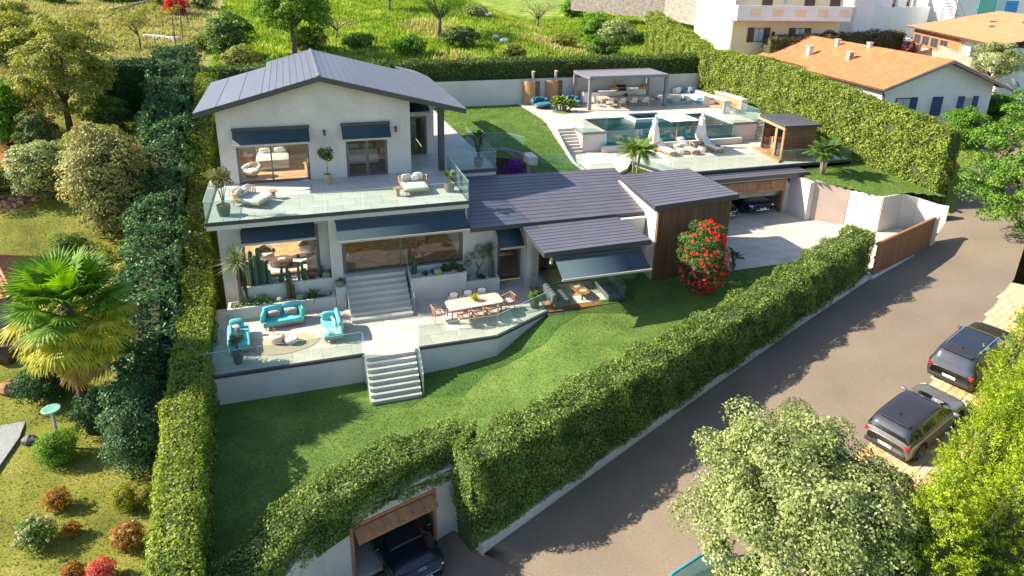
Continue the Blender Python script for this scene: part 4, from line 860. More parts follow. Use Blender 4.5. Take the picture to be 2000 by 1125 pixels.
stairs('stone_staircase', 'pale steps from the sun deck up to the pool terrace beside the lawn', 17.42, 18.72, 43.45, 41.5, 6.0, 4.6, 8)
stairs('stone_staircase', 'pale steps between the pool and the sauna cabin', 33.25, 34.7, 43.0, 41.0, 6.0, 4.6, 8)
balustrade('glass_balustrade', 'glass railing on the wall block left of the pool', [((18.72, 43.45), (18.72, 41.7), 6.0, 7.0, 1), ((18.72, 41.7), (20.55, 41.7), 6.0, 7.0, 1)])
balustrade('glass_balustrade', 'glass railing on the wall block right of the pool', [((31.15, 41.95), (33.2, 41.95), 6.0, 7.0, 1), ((33.2, 41.95), (33.2, 45.2), 6.0, 7.0, 2), ((31.15, 41.97), (31.15, 43.2), 6.0, 7.0, 1)])
balustrade('glass_balustrade', 'long glass railing along the front of the sun deck above the garage', [((21.1, 38.9), (22.25, 35.62), 4.6, 5.6, 3), ((22.27, 35.6), (36.3, 35.6), 4.6, 5.6, 9)])
balustrade('glass_balustrade', 'short low glass panel at the end of the sun deck beside the sloping lawn', [((17.05, 36.65), (18.7, 36.65), 4.62, 5.3, 1)])
# the pool
PL = thing('swimming_pool', 'turquoise swimming pool with a glass front wall above the sun loungers', 'swimming pool', (25.8, 43.8, 4.6))
tile = surf('pool_tile', (0.07, 0.54, 0.50), (0.05, 0.44, 0.42), 2, 0.4); tile2 = surf('pool_tile_pale', (0.42, 0.62, 0.56), (0.36, 0.55, 0.50), 2, 0.4); dtile = surf('pool_tile_dark', (0.06, 0.30, 0.26), (0.14, 0.26, 0.12), 1, 0.5)
mb = MB(); mb.box(20.3, 31.3, 41.9, 46.0, 4.3, 4.8); mb.build('pool_floor', tile, PL)
mb = MB(); mb.box(20.3, 20.58, 41.75, 46.0, 4.8, 5.98); mb.build('pool_wall', tile2, PL)
mb = MB(); mb.box(31.02, 31.3, 41.98, 46.0, 4.8, 5.98); mb.build('pool_wall', tile2, PL)
mb = MB(); mb.box(20.58, 31.02, 45.72, 46.0, 4.8, 5.98); mb.build('pool_wall', dtile, PL)
gw = glass('pool_front_glass', (0.22, 0.74, 0.72), 0.04, milk=.10)
for k in range(5):
    x0 = 20.58 + k * 2.088; mb = MB(); mb.box(x0, x0 + 2.078, 41.86, 41.92, 4.95, 5.99); mb.build('glass_wall', gw, PL)
mb = MB(); mb.box(20.1, 31.5, 41.25, 41.45, 4.58, 5.05); mb.box(20.1, 20.3, 41.45, 41.9, 4.58, 5.05); mb.box(31.3, 31.5, 41.45, 41.9, 4.58, 5.05); mb.build('overflow_gutter_wall', M['plaster'], PL)
m, n_, l_, b_ = _new('pool_water'); b_.inputs['Roughness'].default_value = .03
tr = n_.new('ShaderNodeBsdfTransparent'); tr.inputs[0].default_value = (.40, .88, .82, 1); t_ = _noise(n_, l_, 5, 3); bp = n_.new('ShaderNodeBump'); bp.inputs['Strength'].default_value = .5; bp.inputs['Distance'].default_value = .05; l_.new(t_.outputs[0], bp.inputs['Height'])
gl2 = n_.new('ShaderNodeBsdfGlossy'); gl2.inputs['Roughness'].default_value = .03; l_.new(bp.outputs[0], gl2.inputs['Normal']); fr = n_.new('ShaderNodeFresnel'); fr.inputs[0].default_value = 1.33; l_.new(bp.outputs[0], fr.inputs['Normal'])
mx = n_.new('ShaderNodeMixShader'); l_.new(fr.outputs[0], mx.inputs[0]); l_.new(tr.outputs[0], mx.inputs[1]); l_.new(gl2.outputs[0], mx.inputs[2]); l_.new(mx.outputs[0], n_['Material Output'].inputs[0]); M['water'] = m
mb = MB(); mb.add([(20.58, 41.92, 5.94), (31.02, 41.92, 5.94), (31.02, 45.72, 5.94), (20.58, 45.72, 5.94)], [(0, 1, 2, 3)]); struct(mb.build('water', M['water']))
mb = MB(); mb.box(21.8, 23.9, 44.3, 45.7, 4.8, 5.84); mb.build('underwater_step', tile2, PL); mb = MB(); mb.box(22.1, 23.9, 43.7, 44.3, 4.8, 5.6); mb.build('underwater_step', tile2, PL)
mb = MB(); mb.box(23.95, 24.2, 43.98, 46.25, 4.8, 6.2); mb.box(26.9, 27.15, 43.98, 46.25, 4.8, 6.2); mb.box(24.2, 26.9, 43.98, 44.22, 4.8, 6.2); mb.box(24.2, 26.9, 46.0, 46.25, 4.8, 6.2); mb.build('spa_wall', surf('spa_stone', (0.50, 0.62, 0.62), None, 1, .5), PL)
mb = MB(); mb.box(24.2, 26.9, 44.22, 46.0, 4.8, 5.4); mb.build('spa_floor', tile, PL)
mb = MB(); mb.box(24.2, 26.9, 44.22, 46.0, 6.09, 6.1); struct(mb.build('spa_water', M['water']))
# back wall of the property
polywall('garden_wall', 'long smooth grey concrete wall behind lawn and pool terrace', [(-5.2, 52.35, 5.4, 8.0), (10, 52.35, 5.4, 8.0), (25, 52.35, 5.4, 8.02), (34.5, 52.35, 5.4, 8.04)], .22, M['concrete'])
# sunken court behind the low roof
mb = MB(); mb.prism([(10.4, 40.9), (12.7, 40.9), (13.62, 39.4), (13.8, 39.6), (12.85, 41.1), (10.4, 41.1)], 2.7, 5.5); NW = tag(mb.build('stone_wall', M['stonewall']), 'rough stone wall with a dark doorway below the sloping lawn', 'wall')
mb = MB(); mb.box(11.05, 11.75, 40.83, 40.9, 2.8, 5.0); mb.build('doorway', M['screenblack'], NW); mb = MB(); mb.box(10.93, 11.05, 40.8, 40.9, 2.8, 5.1); mb.box(11.75, 11.87, 40.8, 40.9, 2.8, 5.1); mb.box(11.05, 11.75, 40.8, 40.9, 5.0, 5.1); mb.build('door_frame', M['plaster'], NW)  # black panel stands in for the shade inside the door opening
mb = MB(); mb.box(13.62, 14.25, 38.4, 39.6, 2.7, 5.5); tag(mb.build('wall_pillar', M['plaster']), 'white wall pillar beside the stone wall and purple flowers', 'pillar')
mb = MB(); mb.box(14.25, 17.0, 36.2, 36.4, 3.0, 4.65); tag(mb.build('retaining_wall', M['plaster']), 'short white wall holding up the lawn behind the low roof', 'wall')
mb = MB(); mb.box(10.5, 18, 34.8, 41, 2.6, 2.75); struct(mb.build('court_floor', M['concrete']))
balustrade('glass_balustrade', 'curved glass railing on the lawn above the stone wall', [((11.2, 41.0), (12.75, 41.0), 5.5, 6.55, 2, 5.5), ((12.75, 41.0), (13.7, 39.5), 5.5, 6.55, 1, 5.5)])
balustrade('glass_balustrade', 'glass railing on the lawn between the white pillar and the low roof', [((14.25, 38.1), (16.9, 37.6), 4.75, 5.75, 2)])
# pergola
PG = thing('pergola', 'grey louvred pergola over the outdoor dining table by the pool', 'pergola', (25.7, 50.2, 6.0))
for x, y in ((22.3, 48.75), (29.1, 48.75), (22.3, 51.85), (29.1, 51.85)):
    mb = MB(); mb.box(x - .13, x + .13, y - .13, y + .13, 6.0, 8.5); mb.build('post', M['greymetal'], PG, bevel=.01)
for q in ((22.17, 29.23, 48.62, 48.88), (22.17, 29.23, 51.72, 51.98), (22.17, 22.43, 48.88, 51.72), (28.97, 29.23, 48.88, 51.72)):
    mb = MB(); mb.box(*q, 8.44, 8.7); mb.build('beam', M['greymetal'], PG)
lm = None
for k in range(30):
    x = 22.47 + k * .2235
    if lm is None: mb = MB(); mb.obox((0, 0, 0), (.11, 1.42, .012), 0); lm = mb.build('louvre', M['greymetal'], PG, off=(0, 0, 0)); o = lm
    else: o = bpy.data.objects.new('louvre', lm.data); C.objects.link(o); o.parent = PG
    o.location = (x - 25.7 + .1, 0.1, 2.66); o.rotation_euler = (0, -.16, 0)
# sauna
SA = thing('sauna_cabin', 'wooden sauna cabin with glass front and dark seamed roof on the sun deck', 'cabin', (32.5, 38, 4.6))
qa, qb, qc, qd = (31.19, 36.43), (33.94, 36.65), (34.6, 39.75), (31.84, 39.55)
def lerp2(a, b, t): return (a[0] + (b[0] - a[0]) * t, a[1] + (b[1] - a[1]) * t)
mb = MB(); mb.prism([(30.75, 36.1), qa, (31.84, 39.6), (31.2, 39.65)], 4.6, 4.76); mb.build('step', M['teak'], SA)
mb = MB(); mb.prism([qa, qb, qc, qd], 4.6, 4.72); mb.build('floor', M['teak'], SA)
for k in range(11):
    z0 = 4.72 + k * .208
    mb = MB(); a, b = qa, qb; mb.prism([a, b, (b[0] + .01, b[1] + .12), (a[0] + .01, a[1] + .12)], z0, z0 + .2); mb.build('cladding_board', M['slatwood'], SA)
mb = MB(); mb.prism([lerp2(qb, qc, .04), qc, (qc[0] - .1, qc[1]), lerp2((qb[0] - .1, qb[1]), (qc[0] - .1, qc[1]), .04)], 4.72, 6.98); mb.build('side_wall', M['oak'], SA)
mb = MB(); mb.prism([qd, qc, (qc[0], qc[1] - .1), (qd[0], qd[1] - .1)], 4.72, 6.98); mb.build('back_wall', M['oak'], SA)
def sapost(t, w_, mat, nm):
    a = lerp2(qa, qd, t); b = lerp2(qa, qd, t + w_); mb = MB(); mb.prism([a, b, (b[0] + .1, b[1]), (a[0] + .1, a[1])], 4.72, 6.9); mb.build(nm, mat, SA)
sapost(.04, .05, M['teak'], 'post'); sapost(.93, .06, M['darkmetal'], 'post'); sapost(.30, .025, M['darkmetal'], 'post'); sapost(.34, .08, M['teak'], 'post')
for t0, t1 in ((.1, .30), (.43, .93)):
    a, b = lerp2(qa, qd, t0), lerp2(qa, qd, t1); mb = MB(); mb.prism([(a[0] + .04, a[1]), (b[0] + .04, b[1]), (b[0] + .055, b[1]), (a[0] + .055, a[1])], 4.74, 6.88); mb.build('glass_wall', M['glasswin'], SA)
mb = MB(); mb.box(32.4, 33.7, 38.7, 39.4, 4.72, 5.2); mb.box(32.4, 33.7, 39.0, 39.4, 5.2, 5.62); mb.build('bench', M['teak'], SA)
mb = MB(); mb.box(32.0, 32.5, 37.6, 38.1, 4.72, 5.5); mb.build('stove', M['darkmetal'], SA, bevel=.03)
mb = MB(); mb.prism([(31.0, 36.28), (31.14, 36.28), (31.75, 39.7), (31.6, 39.7)], 6.78, 7.0); mb.build('front_beam', M['teak'], SA)
seam_roof(SA, [(30.98, 36.25, 7.12), (34.1, 36.45, 7.02), (34.75, 39.95, 7.02), (31.6, 39.8, 7.14)], 9, 'x', fascia=.16)

# ---------- furniture of the pool terrace
def cushion(c, h, a=0.0, mat='cushwhite', parent=None, tilt=0.0, name='cushion', r=None, puff=.25):
    mb = MB(); mb.rbox((0, 0, 0), h, r or min(h) * .9, 0, puff)
    off = OFF.get(parent.name, (0, 0, 0)) if parent else (0, 0, 0)
    o = mb.build(name, M[mat], parent, smooth=True, off=(0, 0, 0)); o.location = (c[0] - off[0], c[1] - off[1], c[2] - off[2]); o.rotation_euler = (tilt, 0, a); return o
def lounger(label):
    t = thing('sun_lounger', label, 'sun lounger', (0, 0, 0), group='cream sun loungers in a row on the sun deck', local=True)
    mb = MB(); mb.box(-.36, -.30, -.9, 1.0, .24, .31); mb.box(.30, .36, -.9, 1.0, .24, .31); mb.box(-.3, .3, -.9, -.84, .24, .31); mb.box(-.3, .3, .92, .98, .24, .31); mb.build('frame', M['teak'], t)
    for x, y in ((-.33, -.8), (.33, -.8), (-.33, .75), (.33, .75)): mb = MB(); mb.obox((x, y, .12), (.03, .035, .12)); mb.build('leg', M['teak'], t)
    mb = MB(); mb.rbox((0, -.25, .37), (.31, .66, .055), .05); mb.build('seat_cushion', M['cushwhite'], t, smooth=True)
    o = cushion((0, .66, .60), (.31, .42, .055), 0, 'cushwhite', t, .62, 'backrest'); cushion((0, .86, .80), (.22, .12, .06), 0, 'white', t, .62, 'pillow')
    return t
L0 = lounger('cream sun lounger nearest the palm, partly hidden by its leaves'); L0.location = (22.7, 40.05, lz); L0.rotation_euler = (0, 0, .12)
for x, lab, tw in ((24.35, 'cream sun lounger with bare cushion beside the open parasol', 0), (26.15, 'cream sun lounger with a dark blue towel, middle of the row', 1), (28.1, 'cream sun lounger with a blue towel at the sauna end of the row', 1)):
    copy_tree(L0, (x, 40.05, lz), .14, lab)
for x, lab in ((26.3, 'dark blue folded towel on the middle sun lounger'), (28.25, 'dark blue folded towel on the sun lounger nearest the sauna')):
    mb = MB(); mb.rbox((x, 39.6, lz + .475), (.08, .2, .05), .04, .3); tag(mb.build('towel', M['tealblue'], smooth=True), lab, 'towel')
def folded_parasol(x, y, z, h, lab):
    t = thing('folded_parasol', lab, 'parasol', (x, y, z)); mb = MB(); mb.tube([(x, y, z), (x, y, z + h)], .03, 8); mb.build('pole', M['teak'], t); mb = MB(); mb.lathe((x, y, z), [(.28, 0), (.28, .05), (.05, .1)], 16); mb.build('base', M['greymetal'], t)
    n = 32; prof = [(.55, .17), (.8, .32), (1.2, .29), (1.7, .21), (2.0, .13), (2.15, .19), (2.25, .12), (h, .02)]; V = []; 
    for zz, rr in prof:
        for j in range(n): a = 2 * math.pi * j / n; q = rr * (1 + .28 * math.sin(a * 8)) ; V.append((x + q * math.cos(a), y + q * math.sin(a), z + zz + (.12 * math.sin(a * 4) if zz < .6 else 0)))
    F = [(i * n + j, i * n + (j + 1) % n, (i + 1) * n + (j + 1) % n, (i + 1) * n + j) for i in range(len(prof) - 1) for j in range(n)]
    mb = MB(); mb.add(V, F); mb.build('canopy', M['white'], t, smooth=True)
folded_parasol(23.85, 40.9, lz, 2.55, 'folded white parasol nearest the palm tree')
folded_parasol(27.75, 41.05, lz, 2.6, 'folded white parasol between the two loungers with blue towels')
t = thing('open_parasol', 'open square cream parasol in the middle of the sun deck', 'parasol', (25.55, 40.75, lz)); mb = MB(); mb.tube([(25.55, 40.75, lz), (25.55, 40.75, lz + 2.55)], .03, 8); mb.build('pole', M['teak'], t); mb = MB(); mb.lathe((25.55, 40.75, lz), [(.3, 0), (.3, .05), (.05, .1)], 16); mb.build('base', M['greymetal'], t)
mb = MB(); cx, cy, hz = 25.45, 40.7, lz + 2.5; q = [(cx - 1.15, cy - 1.15), (cx + 1.15, cy - 1.15), (cx + 1.15, cy + 1.15), (cx - 1.15, cy + 1.15)]; V = [(cx, cy, hz + .25)] + [(a, b, hz - .12) for a, b in q] + [((q[i][0] + q[(i + 1) % 4][0]) / 2, (q[i][1] + q[(i + 1) % 4][1]) / 2, hz - .1) for i in range(4)]
F = []
for i in range(4): F += [(0, 1 + i, 5 + i), (0, 5 + i, 1 + (i + 1) % 4)]
V2 = [(a, b, c - .02) for a, b, c in V]; mb.add(V + V2, F + [tuple(v + 9 for v in f[::-1]) for f in F]); mb.build('canopy', M['cushwhite'], t)
def pouf(x, y, z, r, h, lab, mat='tanpot', cat='side table', nm='side_table'):
    mb = MB(); mb.lathe((x, y, z), [(r * .7, 0), (r * .95, h * .35), (r, h * .8), (r * .9, h), (r * .3, h)], 20); return tag(mb.build(nm, M[mat], smooth=False, bevel=.01), lab, cat)
pouf(25.35, 39.75, lz, .32, .38, 'round cream drum table beside the pole of the open parasol', 'cushwhite'); pouf(25.9, 41.0, lz, .3, .35, 'round cream drum table behind the open parasol', 'cushwhite'); pouf(27.2, 39.9, lz, .3, .36, 'round pale drum table between the two loungers with towels', 'cushwhite'); pouf(27.15, 40.9, lz, .33, .45, 'tan drum table beside the second folded parasol', 'tanpot')
def table(name, label, c, w_, d_, h, top='teak', leg='teak', a=0.0, group=None, thick=.04, rad=0):
    t = thing(name, label, 'table', c, a, group=group, local=True); mb = MB()
    if rad: 
        pts = []; 
        for sx, sy, a0 in ((1, 1, 0), (-1, 1, 90), (-1, -1, 180), (1, -1, 270)):
            for k in range(6): an = math.radians(a0 + 18 * k); pts.append((sx * (w_ / 2 - rad) + rad * math.cos(an), sy * (d_ / 2 - rad) + rad * math.sin(an)))
        mb.prism(pts, h - thick, h)
    else: mb.box(-w_ / 2, w_ / 2, -d_ / 2, d_ / 2, h - thick, h)
    mb.build('tabletop', M[top], t, bevel=.008)
    for sx in (-1, 1):
        for sy in (-1, 1): mb = MB(); mb.obox((sx * (w_ / 2 - max(.1, rad * .6)), sy * (d_ / 2 - max(.08, rad * .5)), (h - thick) / 2), (.03, .03, (h - thick) / 2)); mb.build('leg', M[leg], t)
    return t
table('dining_table', 'long pale outdoor dining table under the pergola', (25.9, 49.9, uz), 4.5, .95, .75, 'palewood', 'palewood')
def dchair(label, mat='palewood', seatm='cushwhite', grp='pale chairs round the long table under the pergola', rope=False):
    t = thing('dining_chair', label, 'chair', (0, 0, 0), group=grp, local=True)
    mb = MB(); mb.box(-.24, .24, -.24, .24, .40, .44); mb.build('seat', M[mat], t, bevel=.01)
    for x, y in ((-.22, -.22), (.22, -.22), (-.22, .22), (.22, .22)):
        mb = MB(); zt = .40 if y > 0 else .80; mb.tube([(x * 1.1, y * 1.15, 0), (x, y, .42)] + ([(x, y * 1.2, zt)] if y < 0 else [(x, y, .62)]), .017, 6); mb.build('leg', M['rope' if rope else mat], t)
    if rope:
        for k in range(9): x = -.22 + k * .055; mb = MB(); mb.tube([(x, -.24, .44), (x * 1.08, -.30, .78)], .011, 5, False); mb.build('backrest_cord', M['rope'], t)
        for s in (-1, 1):
            for k in range(6): y = -.22 + k * .085; mb = MB(); mb.tube([(s * .23, y, .44), (s * .27, y, .64 + .1 * (1 - k / 5))], .011, 5, False); mb.build('side_cord', M['rope'], t)
        mb = MB(); mb.tube([(-.28, .22, .63), (-.28, -.1, .70), (-.25, -.29, .78), (.25, -.29, .78), (.28, -.1, .70), (.28, .22, .63)], .022, 7); mb.build('armrest', M['rope'], t, smooth=True)
    else:
        mb = MB(); mb.obox((0, -.26, .68), (.22, .015, .14), 0, .1); mb.build('backrest', M[mat], t, bevel=.01)
    if seatm: mb = MB(); mb.rbox((0, .01, .47), (.22, .22, .035), .03); mb.build('seat_cushion', M[seatm], t, smooth=True)
    return t
c0 = dchair('leftmost pale dining chair of the near row at the long table under the pergola'); c0.location = (24.3, 49.15, uz)
front = [(24.3, 49.1), (25.35, 49.1), (26.4, 49.1), (27.45, 49.1)]
for (x, y), lb in zip(front[1:], ('second', 'third', 'rightmost')): copy_tree(c0, (x, y, uz), 0, lb + ' pale dining chair of the near row at the long table under the pergola')
for k in range(4): copy_tree(c0, (24.3 + 1.05 * k, 50.65, uz), math.pi, '%s pale dining chair of the far row, backing onto the outdoor kitchen' % ('leftmost', 'second', 'third', 'rightmost')[k])
copy_tree(c0, (23.35, 49.9, uz), -math.pi / 2, 'pale dining chair at the left head of the long table'); copy_tree(c0, (28.45, 49.9, uz), math.pi / 2, 'pale dining chair at the right head of the long table')
# outdoor kitchen
K = thing('outdoor_kitchen', 'long white outdoor kitchen counter under the back of the pergola', 'kitchen counter', (25.8, 51.5, uz))
for k in range(6): mb = MB(); mb.box(22.9 + k * .97, 23.86 + k * .97, 51.3, 51.95, uz + .06, uz + .88); mb.build('cabinet_door', M['white'], K, bevel=.008)
mb = MB(); mb.box(22.85, 28.75, 51.25, 52.0, uz + .88, uz + .94); mb.build('worktop', M['concrete'], K); mb = MB(); mb.box(26.9, 28.75, 51.45, 52.0, uz + .94, uz + 1.1); mb.build('raised_ledge', M['white'], K)
mb = MB(); mb.box(23.4, 24.3, 51.4, 51.85, uz + .94, uz + .955); mb.build('hob', M['screenblack'], K)
t = thing('grill', 'black hooded grill standing on the outdoor kitchen counter', 'grill', (26.4, 51.6, uz + .94)); mb = MB(); mb.box(25.95, 26.85, 51.35, 51.9, uz + .94, uz + 1.12); mb.build('firebox', M['screenblack'], t, bevel=.02)
mb = MB(); mb.tube([(25.97, 51.62, uz + 1.15), (26.83, 51.62, uz + 1.15)], .27, 16); mb.build('hood', M['screenblack'], t, smooth=False); mb = MB(); mb.tube([(26.1, 51.33, uz + 1.16), (26.7, 51.33, uz + 1.16)], .015, 6); mb.build('handle', M['chrome'], t)
for x, lab in ((25.5, 'wicker pendant lamp hanging beside the black grill'), (28.2, 'wicker pendant lamp hanging over the right end of the counter')):
    t = thing('pendant_lamp', lab, 'lamp', (x, 50.9, uz + 1.2)); mb = MB(); mb.tube([(x, 50.9, 8.6), (x, 50.9, uz + 1.6)], .008, 5); mb.build('cord', M['darkmetal'], t); mb = MB(); mb.lathe((x, 50.9, uz + 1.15), [(.40, 0), (.40, .1), (.33, .22), (.12, .33), (.05, .46), (.02, .5)], 18); mb.build('lamp_shade', M['wicker'], t)
# curved shower screens
for x, y, lab in ((18.55, 51.9, 'curved wooden shower screen nearest the lawn, against the concrete wall'), (20.55, 51.95, 'curved wooden shower screen nearest the pergola, against the concrete wall')):
    t = thing('shower_screen', lab, 'screen', (x, y, uz)); n = 14
    for k in range(n):
        a = math.radians(200 + 140 * k / (n - 1)); cx, cy = x + .72 * math.cos(a), y + .1 + .62 * math.sin(a) + .2
        if cy > 52.28: cy = 52.25
        mb = MB(); mb.obox((cx, cy, uz + .98), (.058, .018, .96 + .02 * math.sin(k)), a + math.pi / 2); mb.build('slat', M['teak'] if k < 8 else M['bark'], t)
    mb = MB(); mb.obox((x + .15, 52.22, uz + 1.35), (.09, .05, 1.35)); mb.obox((x + .15, 52.1, uz + 2.66), (.1, .18, .02)); mb.build('shower_column', M['palewood'], t)
# round daybeds
def daybed_round(x, y, a, lab):
    t = thing('round_daybed', lab, 'daybed', (x, y, uz), a, group=None, local=True); mb = MB(); mb.lathe((0, 0, .2), [(.75, 0), (.8, .06), (.78, .1)], 28); mb.build('frame', M['darkmetal'], t)
    for q in range(4): an = math.pi / 4 + q * math.pi / 2; mb = MB(); mb.tube([(.66 * math.cos(an), .66 * math.sin(an), 0), (.66 * math.cos(an), .66 * math.sin(an), .2)], .025, 6); mb.build('leg', M['darkmetal'], t)
    mb = MB(); mb.lathe((0, 0, .28), [(.74, 0), (.8, .06), (.78, .15), (.6, .18), (0.01, .19)], 30); mb.build('mattress', M['tealblue'], t, smooth=True)
    mb = MB(); mb.tube([(.76 * math.cos(math.radians(q)), .76 * math.sin(math.radians(q)), .55 + .1 * math.sin(math.radians((q - 20) / 140 * 180))) for q in range(10, 181, 12)], .14, 9); mb.build('backrest', M['tealblue'], t, smooth=True)
    for q in (50, 90, 125): an = math.radians(q); cushion((.5 * math.cos(an), .5 * math.sin(an), .62), (.2, .07, .17), an - math.pi / 2, 'tealblue', t, .3, 'pillow')
daybed_round(18.85, 50.35, .3, 'round blue daybed nearest the lawn, in front of a wooden screen'); daybed_round(21.55, 50.55, .2, 'round blue daybed beside the post of the pergola')
# corner sofa, low glass table
S = thing('corner_sofa', 'low pale corner sofa against the concrete wall beyond the pergola', 'sofa', (32, 51, uz))
mb = MB(); mb.rbox((31.1, 51.7, uz + .22), (1.15, .45, .2), .08); mb.build('seat', M['cushwhite'], S, smooth=True); mb = MB(); mb.rbox((33.0, 51.3, uz + .22), (.72, .7, .2), .08); mb.build('seat', M['cushwhite'], S, smooth=True); mb = MB(); mb.rbox((33.2, 49.5, uz + .22), (.5, 1.1, .2), .08); mb.build('seat', M['cushwhite'], S, smooth=True)
mb = MB(); mb.rbox((32.9, 52.05, uz + .5), (1.1, .13, .35), .06); mb.build('backrest', M['cushwhite'], S, smooth=True); mb = MB(); mb.rbox((33.75, 50.6, uz + .45), (.12, 1.4, .3), .06); mb.build('backrest', M['cushwhite'], S, smooth=True)
for x, y, m_, lab in ((32.2, 51.8, 'cushwhite', 'cream cushion at the left end of the corner sofa back'), (32.75, 51.65, 'tealblue', 'blue cushion next to the cream one on the corner sofa'), (33.2, 51.72, 'white', 'white cushion between two blue cushions on the corner sofa'), (33.6, 51.5, 'tealblue', 'blue cushion in the corner of the corner sofa')):
    tag(cushion((x, y, uz + .68), (.28, .09, .26), rnd.uniform(-.3, .1), m_, None, .25), lab, 'cushion')
mb = MB(); mb.rbox((33.2, 49.0, uz + .30), (.55, .55, .17), .06); tag(mb.build('blanket', M['tealblue'], smooth=True), 'blue blanket laid over the near end of the corner sofa', 'blanket')
t = thing('coffee_table', 'low glass coffee table in front of the corner sofa', 'table', (31.3, 49.9, uz)); mb = MB(); mb.box(30.1, 32.5, 49.2, 50.6, uz + .26, uz + .29); mb.build('tabletop', M['glassrail'], t); mb = MB(); mb.box(30.3, 32.3, 49.4, 50.4, uz + .02, uz + .25); mb.build('base', M['glassedge'], t)
# bar
t = thing('bar_table', 'white portal-shaped bar table on the pool terrace', 'table', (32.55, 46.4, uz)); mb = MB(); mb.box(32.2, 32.85, 45.0, 47.9, uz + 1.0, uz + 1.07); mb.build('tabletop', M['plaster'], t); mb = MB(); mb.box(32.2, 32.85, 45.0, 45.09, uz, uz + 1.0); mb.build('leg', M['plaster'], t); mb = MB(); mb.box(32.2, 32.85, 47.81, 47.9, uz, uz + 1.0); mb.build('leg', M['plaster'], t)
s0 = thing('bar_stool', 'wooden bar stool nearest the pool behind the white bar table', 'stool', (33.25, 45.6, uz), 0, group='wooden bar stools behind the bar table', local=True)
mb = MB(); mb.lathe((0, 0, .68), [(.17, 0), (.19, .03), (.16, .05)], 14); mb.build('seat', M['teak'], s0)
for q in range(4): an = math.pi / 4 + q * math.pi / 2; mb = MB(); mb.tube([(.2 * math.cos(an), .2 * math.sin(an), 0), (.13 * math.cos(an), .13 * math.sin(an), .68)], .017, 5); mb.build('leg', M['teak'], s0)
mb = MB(); mb.tube([(.17, -.15, .7), (.2, -.1, .92), (.2, .1, .92), (.17, .15, .7)], .02, 6); mb.build('backrest', M['teak'], s0)
for k in range(1, 4): copy_tree(s0, (33.25, 45.6 + .6 * k, uz), rnd.uniform(-.3, .3), ('second wooden bar stool from the pool behind the bar table', 'third wooden bar stool from the pool behind the bar table', 'wooden bar stool furthest from the pool, beside the corner sofa')[k - 1])
t = thing('bar_counter', 'wood fronted back bar counter against the tall hedge', 'counter', (34.4, 47.3, uz)); mb = MB(); mb.box(34.1, 34.75, 45.4, 49.2, uz + .94, uz + 1.02); mb.build('worktop', M['plaster'], t); mb = MB(); mb.box(34.12, 34.73, 45.4, 45.5, uz, uz + .94); mb.build('end_panel', M['plaster'], t)
for k in range(8): mb = MB(); mb.box(34.14, 34.7, 45.52 + k * .455, 45.965 + k * .455, uz + .05, uz + .93); mb.build('front_board', M['teak'], t)
for x, y, z, h, m_, lab in ((32.5, 47.4, uz + 1.07, .3, 'chrome', 'silver bottle standing on the portal bar table'), (34.4, 48.9, uz + 1.02, .34, 'screenblack', 'tall dark bottle on the back bar counter'), (34.4, 48.5, uz + 1.02, .26, 'blackpot', 'short dark jug on the back bar counter'), (34.5, 45.9, uz + 1.02, .3, 'chrome', 'silver tap on the near end of the back bar counter')):
    mb = MB(); mb.lathe((x, y, z), [(.06, 0), (.06, h * .55), (.02, h * .75), (.02, h)], 10); tag(mb.build('bottle' if 'tap' not in lab else 'tap', M[m_]), lab, 'tap' if 'tap' in lab else 'bottle')

# ============================================================ CARS
def catmull(P, sub):
    P = np.array(P, float); Q = np.vstack([2 * P[0] - P[1], P, 2 * P[-1] - P[-2]]); out = []
    for i in range(1, len(Q) - 2):
        for k in range(sub):
            t = k / sub; a, b, c, d = Q[i - 1], Q[i], Q[i + 1], Q[i + 2]
            out.append(.5 * (2 * b + (c - a) * t + (2 * a - 5 * b + 4 * c - d) * t * t + (3 * b - 3 * c + d - a) * t ** 3))
    out.append(Q[-2]); return np.array(out)
PAINT = {}
def paint(name, c, rough=.25):
    if name not in PAINT: PAINT[name] = plain(name, c, rough, .3, .6, coat=.8)
    return PAINT[name]
carglass = plain('car_glass', (.012, .015, .018), .04, 0, .8, coat=1.0)
M['redlamp'] = plain('red_lamp_glass', (.45, .01, .015), .15, coat=1); M['lamp'] = plain('lamp_glass', (.75, .78, .8), .1, .2, coat=1); M['plate'] = plain('number_plate', (.75, .75, .72), .4); M['blueband'] = plain('blue_band', (.02, .08, .5), .4); M['ink'] = plain('black_ink', (.02, .02, .02), .6)
